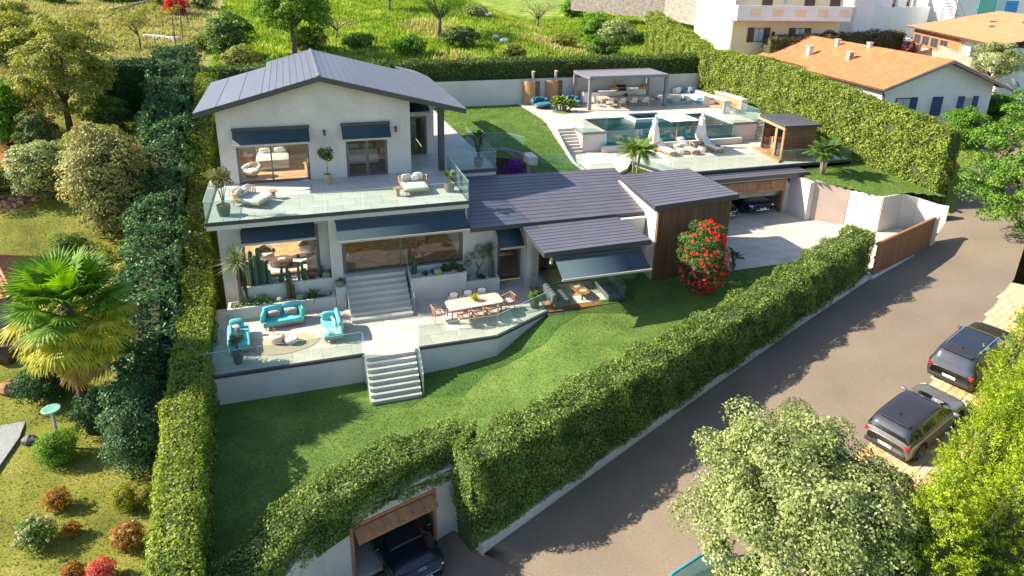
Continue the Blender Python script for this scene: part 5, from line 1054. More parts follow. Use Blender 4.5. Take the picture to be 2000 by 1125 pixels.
def make_car(label, loc, rz, L=4.5, W=1.84, H=1.5, body='car_paint_black', col=(.02, .02, .024), roofc=None, kind='suv', front=True, plate='', group=None, cat='car', pitch=0.0, name='parked_car', rails=False, rings=False, grille='bars'):
    t = thing(name, label, cat, loc, rz, group=group, local=True)
    if pitch: t.rotation_euler = (0, -pitch, rz)
    h = L / 2; wb0, wb1 = -h * .60, h * .62; R = .35 if kind != 'suv' else .36
    if kind == 'suv':   # x, half width at shoulder, sill z, shoulder z, glass half width, top z
        S = [(-h, .70, .45, .80, .60, .86), (-h + .08, .84, .30, .92, .72, 1.0), (-h + .22, .90, .26, .98, .74, 1.22), (-h + .55, .93, .24, 1.0, .70, H - .04), (-h + 1.0, .94, .22, 1.0, .70, H), (-.3, .94, .22, .98, .70, H + .01), (.25, .94, .22, .96, .68, H - .04), (.62, .94, .22, .95, .68, H - .22), (1.12, .94, .22, .94, .72, 1.06), (1.3, .93, .22, .92, .74, 1.01), (h - .5, .91, .24, .86, .74, .94), (h - .18, .84, .27, .76, .70, .84), (h, .66, .38, .62, .55, .70)]
        gx0, gx1 = -h + .10, -h + .60; wx0, wx1 = .28, 1.14; sx0, sx1 = -h + .5, .95
    else:
        S = [(-h, .68, .42, .76, .55, .80), (-h + .1, .84, .28, .88, .70, .92), (-h + .5, .91, .22, .92, .68, 1.0), (-h + 1.1, .94, .2, .90, .62, H - .12), (-.6, .94, .2, .88, .60, H), (-.1, .94, .2, .86, .60, H), (.35, .94, .2, .85, .62, H - .2), (.95, .94, .2, .82, .70, .95), (1.15, .94, .2, .80, .72, .88), (h - .55, .92, .2, .74, .72, .80), (h - .2, .85, .22, .64, .68, .68), (h, .66, .30, .52, .50, .56)]
        gx0, gx1 = -h + .5, -h + 1.25; wx0, wx1 = .05, .98; sx0, sx1 = -h + 1.0, .8
    k = W / 1.88; S = catmull(S, 7); ring = []
    for x, w_, zb, zs, wg, zt in S:
        w_ *= k; wg *= k; g = max(zt - zs, .02)
        pr = [(w_ * .90, zb), (w_ * .985, zb + .14), (w_, (zb + zs) / 2), (w_ * .99, zs - .10), (w_ * .955, zs), (wg + (w_ * .955 - wg) * .35, zs + g * .52), (wg, zt - min(.07, g * .35)), (wg * .8, zt), (wg * .4, zt + .012), (0, zt + .016)]
        q = catmull(pr, 3); ring.append([(x, y, z) for y, z in q])
    ring = np.array(ring); n, m_ = ring.shape[:2]; full = np.concatenate([ring, ring[:, -2::-1] * np.array([1, -1, 1])], 1); m2 = full.shape[1]; V = full.reshape(-1, 3)
    bf, wf, rf, rw = [], [], [], []; gf = {}
    for i in range(n - 1):
        for j in range(m2 - 1):
            f = (i * m2 + j, i * m2 + j + 1, (i + 1) * m2 + j + 1, (i + 1) * m2 + j); jj = min(j, m2 - 2 - j); c = V[list(f)].mean(0)
            arch = min(math.hypot(c[0] - wb0, c[2] - R), math.hypot(c[0] - wb1, c[2] - R)) < R + .075
            if jj < 11 and arch: continue
            if 13 <= jj <= 16 and sx0 < c[0] < sx1 + .0 and not (abs(c[0] + .25) < .04 or abs(c[0] - (sx0 + .42)) < .04): gf.setdefault((j < m2 / 2, c[0] > -.25, c[0] > sx0 + .42), []).append(f)
            elif jj >= 18 and (wx0 < c[0] < wx1): wf.append(f)
            elif jj >= 14 and (gx0 < c[0] < gx1): rw.append(f)
            elif jj >= 18 and gx1 <= c[0] <= wx0: rf.append(f)
            else: bf.append(f)
    def sub(fs, nm, mat, parent=t):
        if not fs: return None
        us = sorted({v for f in fs for v in f}); mp = {u: q for q, u in enumerate(us)}
        mb = MB(); mb.add([tuple(V[u]) for u in us], [tuple(mp[v] for v in f) for f in fs]); return mb.build(nm, mat, parent, smooth=True, off=(0, 0, 0))
    pm = paint(body, col); rm = paint(*roofc) if roofc else pm
    bo = sub(bf + [tuple(range(m2)), tuple((n - 1) * m2 + j for j in range(m2 - 1, -1, -1))], 'body', pm); [sub(v_, 'side_window', carglass) for v_ in gf.values()]; sub(rw, 'rear_window', carglass); sub(wf, 'windscreen', carglass); sub(rf, 'roof', rm)
    b = MB(); b.box(-h + .25, h - .3, -W / 2 + .16, W / 2 - .16, .2, .75); b.build('underbody', M['rubber'], t, off=(0, 0, 0))
    for x in (wb0, wb1):
        for s in (-1, 1):
            y = s * (W / 2 - .12); T = MB(); nn = 24
            def ringm(mb, pr, cx, cz):
                vs = []; 
                for r_, yy in pr:
                    for q in range(nn): a = 2 * math.pi * q / nn; vs.append((cx + r_ * math.cos(a), y + yy * s, cz + r_ * math.sin(a)))
                fs = [(i * nn + q, i * nn + (q + 1) % nn, (i + 1) * nn + (q + 1) % nn, (i + 1) * nn + q) for i in range(len(pr) - 1) for q in range(nn)]; mb.add(vs, fs + [tuple(range(nn)), tuple(range((len(pr) - 1) * nn, len(pr) * nn))])
            ringm(T, [(R * .7, -.1), (R * .96, -.1), (R, -.06), (R, .08), (R * .95, .11), (R * .7, .10)], x, R); wh = T.build('wheel', M['rubber'], t, smooth=False, off=(0, 0, 0))
            Rm = MB(); ringm(Rm, [(R * .69, .085), (R * .69, .108), (R * .62, .108), (R * .6, .07)], x, R)
            for q in range(5):
                a = 2 * math.pi * q / 5; ca, sa = math.cos(a), math.sin(a); px_, pz_ = -sa * .035, ca * .035; r1 = R * .66
                Rm.add([(x + px_, y + s * .10, R + pz_), (x - px_, y + s * .10, R - pz_), (x + ca * r1 - px_ * .8, y + s * .105, R + sa * r1 - pz_ * .8), (x + ca * r1 + px_ * .8, y + s * .105, R + sa * r1 + pz_ * .8)], [(0, 1, 2, 3)])
            Rm.build('rim', M['chrome'] if not rings else M['greymetal'], wh, off=(0, 0, 0))
            A = MB(); pts = [(x + (R + .085) * math.cos(a), s * (W / 2 - .035), R + (R + .085) * math.sin(a)) for a in [math.radians(q) for q in range(-8, 189, 14)]]; A.tube(pts, .035, 6); A.build('wheel_arch', M['rubber'] if kind == 'suv' else pm, t, smooth=True, off=(0, 0, 0))
            A = MB(); A.lathe((0, 0, 0), [(R + .06, 0)], 3) if 0 else None
    def bit(nm, mat, c, hh, r=.02, a=0.0): mb = MB(); mb.rbox(c, hh, r, a); return mb.build(nm, M[mat] if isinstance(mat, str) else mat, t, smooth=True, off=(0, 0, 0))
    for s in (-1, 1):
        bit('wing_mirror', body_m := pm, (wx1 - .28, s * (W / 2 + .07), .98 if kind == 'suv' else .9), (.07, .11, .06), .05)
        if kind == 'suv':
            bit('tail_light', 'redlamp', (-h + .10, s * (W / 2 - .26), .86), (.07, .17, .075), .03, s * .35)
            bit('headlight', 'lamp', (h - .20, s * (W / 2 - .22), .70), (.12, .16, .05), .03, -s * .5)
        else: bit('headlight', 'lamp', (h - .30, s * (W / 2 - .20), .62), (.16, .10, .025), .02, -s * .45); bit('tail_light', 'redlamp', (-h + .1, s * (W / 2 - .3), .78), (.05, .2, .04), .02, s * .25)
    sgn = 1 if front else -1; px = sgn * (h + .012); pz = .50 if front else .66
    if not front and kind == 'suv': px = -(h + .02); pz = .60
    pb = MB(); pb.box(px - .01, px + .01, -.26, .26, pz - .055, pz + .055); po = pb.build('number_plate', M['plate'], t, off=(0, 0, 0))
    pb = MB(); pb.box(px + sgn * .0105 - .002, px + sgn * .0105 + .002, *((.215, .26) if not front else (-.26, -.215)), pz - .055, pz + .055); pb.build('blue_band', M['blueband'], po, off=(0, 0, 0))
    if plate:
        cu = bpy.data.curves.new('plate_text', 'FONT'); cu.body = plate; cu.size = .105; cu.align_x = 'CENTER'; cu.align_y = 'CENTER'; cu.extrude = .002; to = bpy.data.objects.new('plate_text', cu); C.objects.link(to); to.parent = po; to.location = (px + sgn * .012, 0, pz); to.rotation_euler = (math.pi / 2, 0, sgn * math.pi / 2); me_ = bpy.data.meshes.new_from_object(to); bpy.data.objects.remove(to); to = bpy.data.objects.new('plate_text', me_); C.objects.link(to); to.parent = po; to.location = (px + sgn * .012, 0, pz); to.rotation_euler = (math.pi / 2, 0, sgn * math.pi / 2); me_.materials.clear(); me_.materials.append(M['ink'])
    if front:
        g = MB(); gw_, gz0, gz1 = (.52, .34, .60) if kind != 'suv' else (.5, .42, .68)
        g.box(h - .05, h + .005, -gw_, gw_, gz0, gz1); g.build('grille', M['screenblack'], t, off=(0, 0, 0))
        fr_ = MB(); q = [(h + .008, -gw_, gz0), (h + .008, gw_, gz0), (h - .012, gw_ * 1.05, gz1), (h - .012, -gw_ * 1.05, gz1), (h + .008, -gw_, gz0)]; fr_.tube(q, .014, 5); fr_.build('grille_frame', M['chrome'], t, off=(0, 0, 0))
        if grille == 'bars':
            for q in range(11): y = -gw_ + .1 * q + .02; mb = MB(); mb.box(h + .004, h + .02, y - .012, y + .012, gz0 + .02, gz1 - .02); mb.build('grille_bar', M['chrome'], t, off=(0, 0, 0))
        if rings:
            for q in range(4): mb = MB(); y0 = (q - 1.5) * .075; mb.tube([(h - .19 + .034 * math.sin(a), y0 + .05 * math.cos(a), .775 - .012 * math.sin(a)) for a in [2 * math.pi * e / 14 for e in range(15)]], .007, 5, False); mb.build('ring_emblem', M['chrome'], t, off=(0, 0, 0))
    else:
        mb = MB(); mb.rbox((-h + .03, 0, .42), (.06, W / 2 - .16, .10), .05); mb.build('bumper', M['rubber'], t, smooth=True, off=(0, 0, 0))
        mb = MB(); mb.box(-h - .012, -h + .01, -W / 2 + .3, W / 2 - .3, .34, .36); mb.build('bumper_trim', M['chrome'], t, off=(0, 0, 0))
        mb = MB(); mb.rbox((-h + .52, 0, H - .01), (.13, .56, .02), .015); mb.build('spoiler', rm, t, smooth=True, off=(0, 0, 0))
        mb = MB(); mb.rbox((-h + .85, 0, H + .05), (.05, .012, .035), .01); mb.build('aerial', M['screenblack'], t, off=(0, 0, 0))
    if rails:
        for s in (-1, 1): mb = MB(); mb.tube([(-h + .8, s * .60, H + .0), (-h + .9, s * .61, H + .05), (.2, s * .61, H + .05), (.35, s * .6, H - .03)], .016, 6); mb.build('roof_rail', M['chrome'], t, off=(0, 0, 0))
        mb = MB(); mb.box(-h + 1.05, .05, -.5, .5, H + .0, H + .026); mb.build('sunroof', carglass, t, off=(0, 0, 0))
    return t
def road_dir_z(x, y): return road_z(x, y) + .03
make_car('grey crossover with black roof parked nearest on the stone lay-by, seen from behind', (22.0, 16.0, .06), math.atan2(1.2, 4.3), 4.35, 1.84, 1.5, 'grey_car_paint', (.17, .165, .155), ('black_roof_paint', (.035, .03, .035)), 'suv', False, 'BNP 783', 'suvs parked on the lay-by', 'car', .12)
make_car('dark brown suv with glass roof and red tail lights parked further up the lay-by', (27.2, 17.95, .90), math.atan2(1.35, 4.3), 4.8, 1.95, 1.58, 'dark_brown_car_paint', (.035, .03, .03), None, 'suv', False, 'RN 7602', 'suvs parked on the lay-by', 'car', .12, rails=True)
cd = ga - math.pi / 2
make_car('black car with four rings on the bonnet backed into the lower garage', (2.13, 19.15, -2.80), cd, 4.7, 1.86, 1.44, 'black_car_paint', (.012, .015, .02), None, 'car', True, 'EL 277 ZR', None, 'car', rings=True, grille='slot')
make_car('dark blue sports suv with slim headlights in the right half of the upper garage', (28.75, 37.1, 1.5), -math.pi / 2 + .03, 4.9, 2.0, 1.5, 'blue_black_car_paint', (.02, .024, .034), None, 'suv', True, 'FZ 820', 'cars in the upper garage', 'car', grille='slot')
make_car('dark coupe with a chrome barred grille in the left half of the upper garage', (26.05, 36.75, 1.5), -math.pi / 2 - .02, 4.6, 1.9, 1.35, 'graphite_car_paint', (.03, .03, .034), None, 'car', True, 'GH 415', 'cars in the upper garage', 'car')

# ============================================================ POTS AND PLANTS
green1 = leafmat('shrub_leaf', (.03, .07, .015), (.06, .13, .025), (.14, .22, .05), .3, .4, 4)
olive_l = leafmat('olive_leaf', (.06, .075, .04), (.12, .14, .07), (.22, .24, .14), .25, .5, 4)
cact = surf('cactus_skin', (.06, .12, .07), (.04, .08, .05), 14, .7, .4, 50); cact2 = surf('pale_cactus_skin', (.22, .27, .14), (.12, .17, .08), 25, .8, .5, 60)
palml = leafmat('palm_leaflet', (.05, .10, .015), (.12, .19, .03), (.24, .30, .06), .3, .4, 3)
spikel = leafmat('yucca_leaf', (.05, .08, .03), (.10, .14, .05), (.22, .24, .10), .25, .45, 4)
deadl = leafmat('dry_leaf', (.10, .055, .03), (.18, .10, .055), (.28, .18, .10), .2, .7, 4)
def pot(parent, r, h, mat, z=0.0, r0=.72):
    mb = MB(); mb.lathe((0, 0, z), [(r * r0, 0), (r * .95, h * .6), (r, h), (r * .9, h), (r * .86, h - .06), (.01, h - .06)], 20); mb.build('pot', M[mat], parent, smooth=False, off=(0, 0, 0))
    mb = MB(); mb.lathe((0, 0, z + h - .07), [(r * .84, 0), (r * .8, .02), (.01, .03)], 14); mb.build('soil', M['soil'], parent, off=(0, 0, 0))
def leafball(parent, cs, n, size, mat, seed, name='foliage', asp=.5, sq=.85, hollow=.55):
    r = np.random.default_rng(seed); cs = np.array(cs, float); idx = r.integers(0, len(cs), n); d = ball_pts(n, r)
    P = cs[idx, :3] + d * cs[idx, 3:4] * (hollow + (1 - hollow) * r.random((n, 1)) ** .5) * np.array([1, 1, sq]); V, F = leaves(P, d, size * r.uniform(.7, 1.3, n), asp, .7, .2, .2, r)
    return npmesh(name, V, F, mat, parent, off=(0, 0, 0))
def pot_tree(name, label, x, y, z, pr, ph, pm, stem, cr, n, size, mat, seed, lean=.1, stems=3, crown_h=None, fruit=None, cat='potted plant'):
    t = thing(name, label, cat, (x, y, z), 0, local=True); pot(t, pr, ph, pm); r = random.Random(seed); mb = MB(); cs = []
    for k in range(stems):
        a = 6.283 * k / stems + r.random(); dx, dy = math.cos(a), math.sin(a); top_ = (dx * cr * .45 * (stems > 1), dy * cr * .45 * (stems > 1), ph + stem)
        mb.tube([(0.02 * dx, .02 * dy, ph - .05), (dx * lean * .5, dy * lean * .5, ph + stem * .5), top_], [.022, .016, .01], 6)
    mb.build('stem', M['bark'], t, off=(0, 0, 0))
    for k in range(14): a = r.random() * 6.283; q = cr * .6 * math.sqrt(r.random()); cs.append((q * math.cos(a), q * math.sin(a), ph + stem + r.uniform(-.3, .65) * (crown_h or cr), cr * r.uniform(.3, .48)))
    leafball(t, cs, n, size, mat, seed)
    if fruit:
        for k in range(16): c = r.choice(cs); a = r.random() * 6.283; mb = MB(); mb.lathe((c[0] + c[3] * math.cos(a), c[1] + c[3] * math.sin(a), c[2]), [(.01, -.03), (.03, -.01), (.03, .01), (.01, .03)], 8); mb.build('fruit', fruit, t, off=(0, 0, 0))
    return t
M['orange'] = plain('orange_fruit', (.75, .30, .03), .5); M['magenta'] = plain('magenta_petal', (.30, .02, .30), .6)
pot_tree('potted_shrub', 'big loose bronze green shrub in a dark pot at the left end of the balcony', -3.5, 31.0, 6, .30, .52, 'blackpot', 1.05, .62, 1900, .085, leafmat('bronze_leaf', (.08, .06, .03), (.12, .13, .04), (.24, .22, .09), .3, .5, 3), 3, .2, 6, .8)
pot_tree('orange_tree', 'little round orange tree with fruit in a tan pot between the bedroom windows', 1.24, 34.6, 6, .20, .52, 'tanpot', .95, .5, 1700, .08, green1, 4, .02, 1, .5, M['orange'])
pot_tree('potted_shrub', 'grey green shrub in a round black pot beside the left turquoise sofa', -3.1, 26.0, 1.35, .21, .5, 'blackpot', .55, .38, 1500, .06, olive_l, 6, .1, 5, .45)
pot_tree('potted_shrub', 'bushy fern green plant in a dark pot at the corner of the glass pavilion', 10.15, 27.15, 1.35, .24, .36, 'blackpot', .25, .36, 1500, .07, leafmat('fern_leaf', (.05, .10, .015), (.10, .19, .03), (.20, .30, .06), .35, .5, 4), 8, .1, 4, .25)
def broad_leaf_plant(name, label, x, y, z, pr, ph, pm, n, H_, LL, LW, seed, mat=green1, zero=False):
    t = thing(name, label, 'potted plant', (x, y, z), 0, local=True)
    if pr: pot(t, pr, ph, pm)
    r = random.Random(seed)
    for k in range(n):
        a = 6.283 * k / n * 2.4 + r.random(); h = ph + H_ * r.uniform(.45, 1); out = r.uniform(.1, .4) * H_ * .5; b = Vector((out * math.cos(a), out * math.sin(a), h)); mb = MB(); mb.tube([(.03 * math.cos(a), .03 * math.sin(a), ph - .05), (b.x * .5, b.y * .5, h * .6), tuple(b)], .012, 5); mb.build('stem', M['rope'] if r.random() < .3 else mat, t, off=(0, 0, 0))
        d = Vector((math.cos(a), math.sin(a), r.uniform(.5, 1.6))).normalized(); s = Vector((-math.sin(a), math.cos(a), 0)); V = []; F = []; m = 6
        for i in range(m + 1):
            u = i / m; w_ = LW * math.sin(math.pi * min(1, u * .96 + .04)) ** .7 * .5; c = b + d * LL * u + Vector((0, 0, -LL * .35 * u * u)); V += [tuple(c - s * w_ + Vector((0, 0, .03))), tuple(c), tuple(c + s * w_ + Vector((0, 0, .03)))]
        for i in range(m): F += [(3 * i, 3 * i + 1, 3 * i + 4, 3 * i + 3), (3 * i + 1, 3 * i + 2, 3 * i + 5, 3 * i + 4)]
        mb = MB(); mb.add(V, F); mb.build('leaf', mat, t, smooth=True, off=(0, 0, 0))
    return t
darkbig = leafmat('dark_broad_leaf', (.015, .05, .02), (.025, .075, .025), (.05, .12, .04), .2, .25, 2)
broad_leaf_plant('banana_plant', 'tall dark leaved banana plant in a grey pot on the side terrace', 9.65, 35.75, 6, .28, .5, 'greypot', 16, 1.35, .75, .28, 3, darkbig)
broad_leaf_plant('monstera_plant', 'split leaf plant in a grey brown pot at the right end of the balcony', 7.05, 31.75, 6, .27, .46, 'greypot', 16, .5, .42, .22, 5, leafmat('monstera_leaf', (.04, .09, .02), (.08, .16, .03), (.18, .26, .06), .3, .35, 3))
broad_leaf_plant('broad_leaf_plant', 'dark broad leaved plant in a small pot at the corner of the wooden cube', 21.95, 28.1, 1.5, .16, .3, 'greypot', 14, .6, .6, .16, 7, darkbig)
def feather_frond(mat, L=1.5, n=26, lw=.035, ll=.5, droop=.8, seed=0):
    """arching stalk along +x with two rows of drooping leaflets"""
    r = random.Random(seed); V = []; F = []; P = []
    for i in range(n + 1): u = i / n; P.append(Vector((L * (u - .12 * droop * u * u), 0, L * (.35 * u - droop * u * u * .75))))
    for i in range(1, n + 1):
        p = P[i]; d = (P[i] - P[i - 1]).normalized(); u = i / n; l = ll * (math.sin(math.pi * (.12 + .86 * u)) ** .6) * r.uniform(.85, 1.1)
        for s in (-1, 1):
            q = p + d * l * .35 + Vector((0, s * l * .72, -l * .42)); m = p + (q - p) * .5 + Vector((0, 0, l * .10)); o = len(V); V += [tuple(p - d * lw * .5), tuple(p + d * lw * .5), tuple(m + d * lw * .6), tuple(m - d * lw * .6), tuple(q)]; F += [(o, o + 1, o + 2, o + 3), (o + 3, o + 2, o + 4)]
    me = bpy.data.meshes.new('frond'); 
    mb = MB(); mb.tube([tuple(p) for p in P[::4]] + [tuple(P[-1])], [.02 - .016 * k / (len(P[::4])) for k in range(len(P[::4]) + 1)], 5, False); o = len(V); V += mb.v; F += [tuple(v + o for v in f) for f in mb.f]
    me.from_pydata(V, [], F); me.materials.append(mat); return me
def fan_frond(mat, pet=1.0, R_=.75, n=26, spread=2.6, droop=.35, seed=0):
    """stalk along +x ending in a round fan of folded blades"""
    r = random.Random(seed); V = []; F = []; tip = Vector((pet, 0, 0)); mb = MB(); mb.tube([(0, 0, 0), (pet * .5, 0, .04), tuple(tip)], .014, 5, False); V += mb.v; F += list(mb.f)
    for k in range(n):
        a = -spread + 2 * spread * k / (n - 1); l = R_ * r.uniform(.9, 1.05) * (1 - .12 * abs(a) / spread); d = Vector((math.cos(a), math.sin(a), 0)); s = Vector((-math.sin(a), math.cos(a), 0)); w_ = .055
        fold = Vector((0, 0, .02)); m = tip + d * l * .55 + Vector((0, 0, -droop * .1 * l)); e = tip + d * l * .97 + Vector((0, 0, -droop * l * r.uniform(.5, 1.1))); o = len(V)
        V += [tuple(tip), tuple(m - s * w_), tuple(m + fold), tuple(m + s * w_), tuple(e - s * .006), tuple(e + s * .006)]; F += [(o, o + 1, o + 2), (o, o + 2, o + 3), (o + 1, o + 4, o + 2), (o + 2, o + 5, o + 3), (o + 2, o + 4, o + 5)]
    me = bpy.data.meshes.new('frond'); me.from_pydata(V, [], F); me.materials.append(mat); return me
def put_fronds(t, me, c, n, e0, e1, seed, name='frond', sc=(.8, 1.1), rmul=.0, off=None):
    r = random.Random(seed); off = off if off is not None else OFF.get(t.name, (0, 0, 0))
    for k in range(n):
        o = bpy.data.objects.new(name, me); C.objects.link(o); o.parent = t; a = 2.39996 * k + r.uniform(-.25, .25); e = e0 + (e1 - e0) * (k + .5) / n + r.uniform(-.08, .08)
        o.location = (c[0] - off[0] + rmul * math.cos(a), c[1] - off[1] + rmul * math.sin(a), c[2] - off[2]); o.rotation_euler = (r.uniform(-.25, .25), -e, a); s = r.uniform(*sc); o.scale = (s, s, s)
fr1 = feather_frond(palml, 1.35, 24, .04, .42, .85, 1); fr2 = feather_frond(leafmat('palm_leaflet_dark', (.03, .07, .012), (.07, .13, .025), (.16, .22, .05), .3, .4, 3), 1.3, 24, .045, .42, .8, 2)
def pygmy_palm(label, x, y, z, trunks, fr, h, n, seed, sc):
    t = thing('palm_tree', label, 'palm tree', (x, y, z)); r = random.Random(seed)
    for k in range(trunks):
        a = 6.283 * k / trunks + .6; tx, ty = x + .42 * math.cos(a), y + .25 * math.sin(a); hh = h * r.uniform(.85, 1.08)
        mb = MB(); mb.tube([(x + .08 * math.cos(a), y + .08 * math.sin(a), z - .1), (x + .2 * math.cos(a), y + .15 * math.sin(a), z + hh * .5), (tx, ty, z + hh)], [.07, .055, .06], 8); mb.build('trunk', M['paletrunk'], t, smooth=True)
        put_fronds(t, fr, (tx, ty, z + hh), n, 1.25, -.25, seed + k, sc=sc)
pygmy_palm('yellow green palm with several thin trunks beside the sun deck railing', 19.75, 35.7, 4.35, 3, fr1, 1.95, 17, 3, (.75, 1.05))
pygmy_palm('dark green palm with four slim trunks on the side lawn beside the sauna', 32.75, 34.2, 4.25, 4, fr2, 1.55, 14, 9, (.75, 1.0))
# cycads in the round bed
t = thing('cycad_clump', 'clump of short palms in a round grass bed between the blue daybeds', 'palm clump', (19.95, 48.65, uz)); mb = MB(); mb.lathe((19.95, 48.65, uz), [(.8, .004), (.8, .03), (.72, .06), (.01, .07)], 26); mb.build('grass_bed', M['lawn'], t)
frs = feather_frond(leafmat('cycad_leaflet', (.07, .12, .02), (.14, .22, .03), (.28, .34, .07), .3, .4, 3), .62, 16, .05, .20, .55, 4)
for k, (dx, dy, hh, lx) in enumerate(((-.35, 0, .55, -.25), (-.1, .15, .8, 0), (.12, -.1, .65, .05), (.3, .1, .5, .1), (.42, -.05, .45, .45), (0, -.2, .5, -.05), (-.3, .3, .7, -.1))):
    p = (19.95 + dx + lx, 48.65 + dy, uz + hh); mb = MB(); mb.tube([(19.95 + dx, 48.65 + dy, uz), p], .08, 7); mb.build('trunk', M['bark'], t); put_fronds(t, frs, p, 12, 1.4, .1, 20 + k)
# yucca with a skirt of dry leaves
yl = bpy.data.meshes.new('leaf'); yl.from_pydata([(0, -.012, 0), (0, .012, 0), (.35, .022, .05), (.35, -.022, .05), (.75, 0, -.02)], [], [(0, 1, 2, 3), (3, 2, 4)]); yl.materials.append(spikel)
yd = bpy.data.meshes.new('dry_leaf'); yd.from_pydata([(0, -.012, 0), (0, .012, 0), (.35, .025, .03), (.35, -.025, .03), (.75, 0, -.06)], [], [(0, 1, 2, 3), (3, 2, 4)]); yd.materials.append(deadl)
def yucca(label, x, y, z, h, n, nd, seed, sc=1.0):
    t = thing('yucca', label, 'yucca', (x, y, z)); mb = MB(); mb.tube([(x, y, z - .1), (x, y, z + h)], [.12, .09], 8); mb.build('trunk', M['bark'], t)
    put_fronds(t, yl, (x, y, z + h), n, 1.45, -.5, seed, 'leaf', (.95 * sc, 1.2 * sc))
    for k in range(nd): f = k / nd; put_fronds(t, yd, (x, y, z + h * (.95 - .55 * f)), 1, -1.0, -1.35, seed + k, 'dry_leaf', (.9 * sc, 1.1 * sc), .05)
yucca('tall yucca with a skirt of dry brown leaves at the left end of the planters', -3.15, 29.95, 2.3, 1.75, 110, 90, 5, 1.25)
yucca('slim yucca with a shaggy trunk against the wall beside the ground floor door', 8.75, 30.0, 2.0, 1.35, 70, 26, 6, .62)
def cactus(label, x, y, z, cols, seed, mat=cact):
    t = thing('column_cactus', label, 'cactus', (x, y, z)); r = random.Random(seed)
    for k, (dx, dy, h, rr) in enumerate(cols):
        n = 12; V = []; zz = [0, h * .3, h * .7, h - rr * .8, h - rr * .25, h]; rs = [rr * .85, rr, rr, rr * .9, rr * .55, .01]
        for q, ra in zip(zz, rs):
            for j in range(n): a = 6.283 * j / n; e = ra * (1 + (.16 if j % 2 else -.12)); V.append((x + dx + e * math.cos(a), y + dy + e * math.sin(a), z + q))
        mb = MB(); mb.add(V, [(i * n + j, i * n + (j + 1) % n, (i + 1) * n + (j + 1) % n, (i + 1) * n + j) for i in range(5) for j in range(n)]); mb.build('column', mat, t)
def barrel(label, x, y, z, r_, mat=cact2):
    n = 20; V = []; k_ = 9
    for i in range(k_ + 1):
        a0 = math.pi * i / k_; 
        for j in range(n): a = 6.283 * j / n; e = r_ * math.sin(a0) * (1 + (.08 if j % 2 else -.06)) + .003; V.append((x + e * math.cos(a), y + e * math.sin(a), z + r_ * .85 - r_ * .9 * math.cos(a0)))
    mb = MB(); mb.add(V, [(i * n + j, i * n + (j + 1) % n, (i + 1) * n + (j + 1) % n, (i + 1) * n + j) for i in range(k_) for j in range(n)]); return tag(mb.build('barrel_cactus', mat), label, 'cactus')
def tuft(label, x, y, z, n, L, mat, seed, name='grass_tuft', cat='plant', e0=1.4, e1=.3, w_=.012):
    r = random.Random(seed); V = []; F = []
    for k in range(n):
        a = r.random() * 6.283; e = r.uniform(e1, e0); l = L * r.uniform(.6, 1.1); d = Vector((math.cos(a) * math.cos(e), math.sin(a) * math.cos(e), math.sin(e))); s = Vector((-math.sin(a), math.cos(a), 0)) * w_; b = Vector((x + .04 * r.uniform(-1, 1), y + .04 * r.uniform(-1, 1), z)); m = b + d * l * .6; q = b + d * l + Vector((0, 0, -l * .25 * math.cos(e))); o = len(V); V += [tuple(b - s), tuple(b + s), tuple(m + s), tuple(m - s), tuple(q)]; F += [(o, o + 1, o + 2, o + 3), (o + 3, o + 2, o + 4)]
    mb = MB(); mb.add(V, F); return tag(mb.build(name, mat), label, cat)
u0, l0 = 2.52, 1.87
cactus('big cluster of tall dark column cacti at the left of the upper planter', -2.35, 30.6, u0, [(-.45, .0, 1.3, .1), (-.25, .1, 1.75, .1), (-.1, -.1, 1.6, .1), (.08, .05, 1.9, .1), (.25, -.05, 1.3, .09), (.38, .1, 1.1, .09), (-.35, -.15, 1.2, .09), (.5, -.1, .8, .08)], 1)
cactus('pair of pale green column cacti in the upper planter left of the window middle', -1.15, 30.6, u0, [(-.15, 0, .75, .07), (.1, 0, .8, .08), (.2, .05, .55, .06), (-.25, .05, .45, .06)], 2)
cactus('group of three ribbed cacti under the middle of the left window', -.45, 30.6, u0, [(-.1, 0, 1.0, .06), (.08, .05, .8, .07), (.2, 0, .65, .06)], 3)
cactus('small column cactus at the right of the upper planter', .42, 30.75, u0, [(0, 0, .8, .05), (.1, .05, .6, .05), (-.1, 0, .5, .045)], 4)
cactus('dark brown triple cactus standing in the lower planter behind the sofa', -1.0, 30.1, l0, [(-.08, 0, .95, .07), (.06, .05, 1.15, .08), (.17, 0, .75, .06)], 5, surf('brown_cactus_skin', (.10, .08, .035), (.06, .05, .02), 14, .7))
barrel('round cactus at the right end of the upper planter', .72, 30.6, u0, .2); barrel('round cactus on the narrow pillar beside the steps', 1.28, 29.85, 2.34, .17); barrel('round cactus in the lower planter behind the turquoise sofa', -.55, 29.95, l0, .19); barrel('pale round cactus left of the brown cactus in the lower planter', -1.45, 29.95, l0, .15); barrel('small yellowish cactus at the right end of the lower planter', .72, 30.0, l0, .12, surf('yellow_cactus_skin', (.34, .28, .10), (.25, .20, .07), 25, .8)); barrel('tiny pinkish cactus beside the ornamental grass in the upper planter', .3, 30.5, u0, .1, surf('pink_cactus_skin', (.34, .20, .13), None, 25, .8))
tuft('orange tipped ornamental grass in the upper planter', -.05, 30.6, u0, 140, .5, leafmat('rusty_grass', (.2, .12, .03), (.35, .2, .06), (.45, .35, .1), .3, .6, 4), 4)
tuft('dark feathery grass behind the round cactus at the pillar', .95, 30.75, u0, 120, .5, spikel, 5); tuft('small green tuft left of the ornamental grass in the upper planter', -.42 + .5 - .35, 30.5, u0, 70, .28, spikel, 6); tuft('leafy tuft above the round cactus on the pillar', 1.3, 30.12, 2.34, 120, .42, green1, 7)
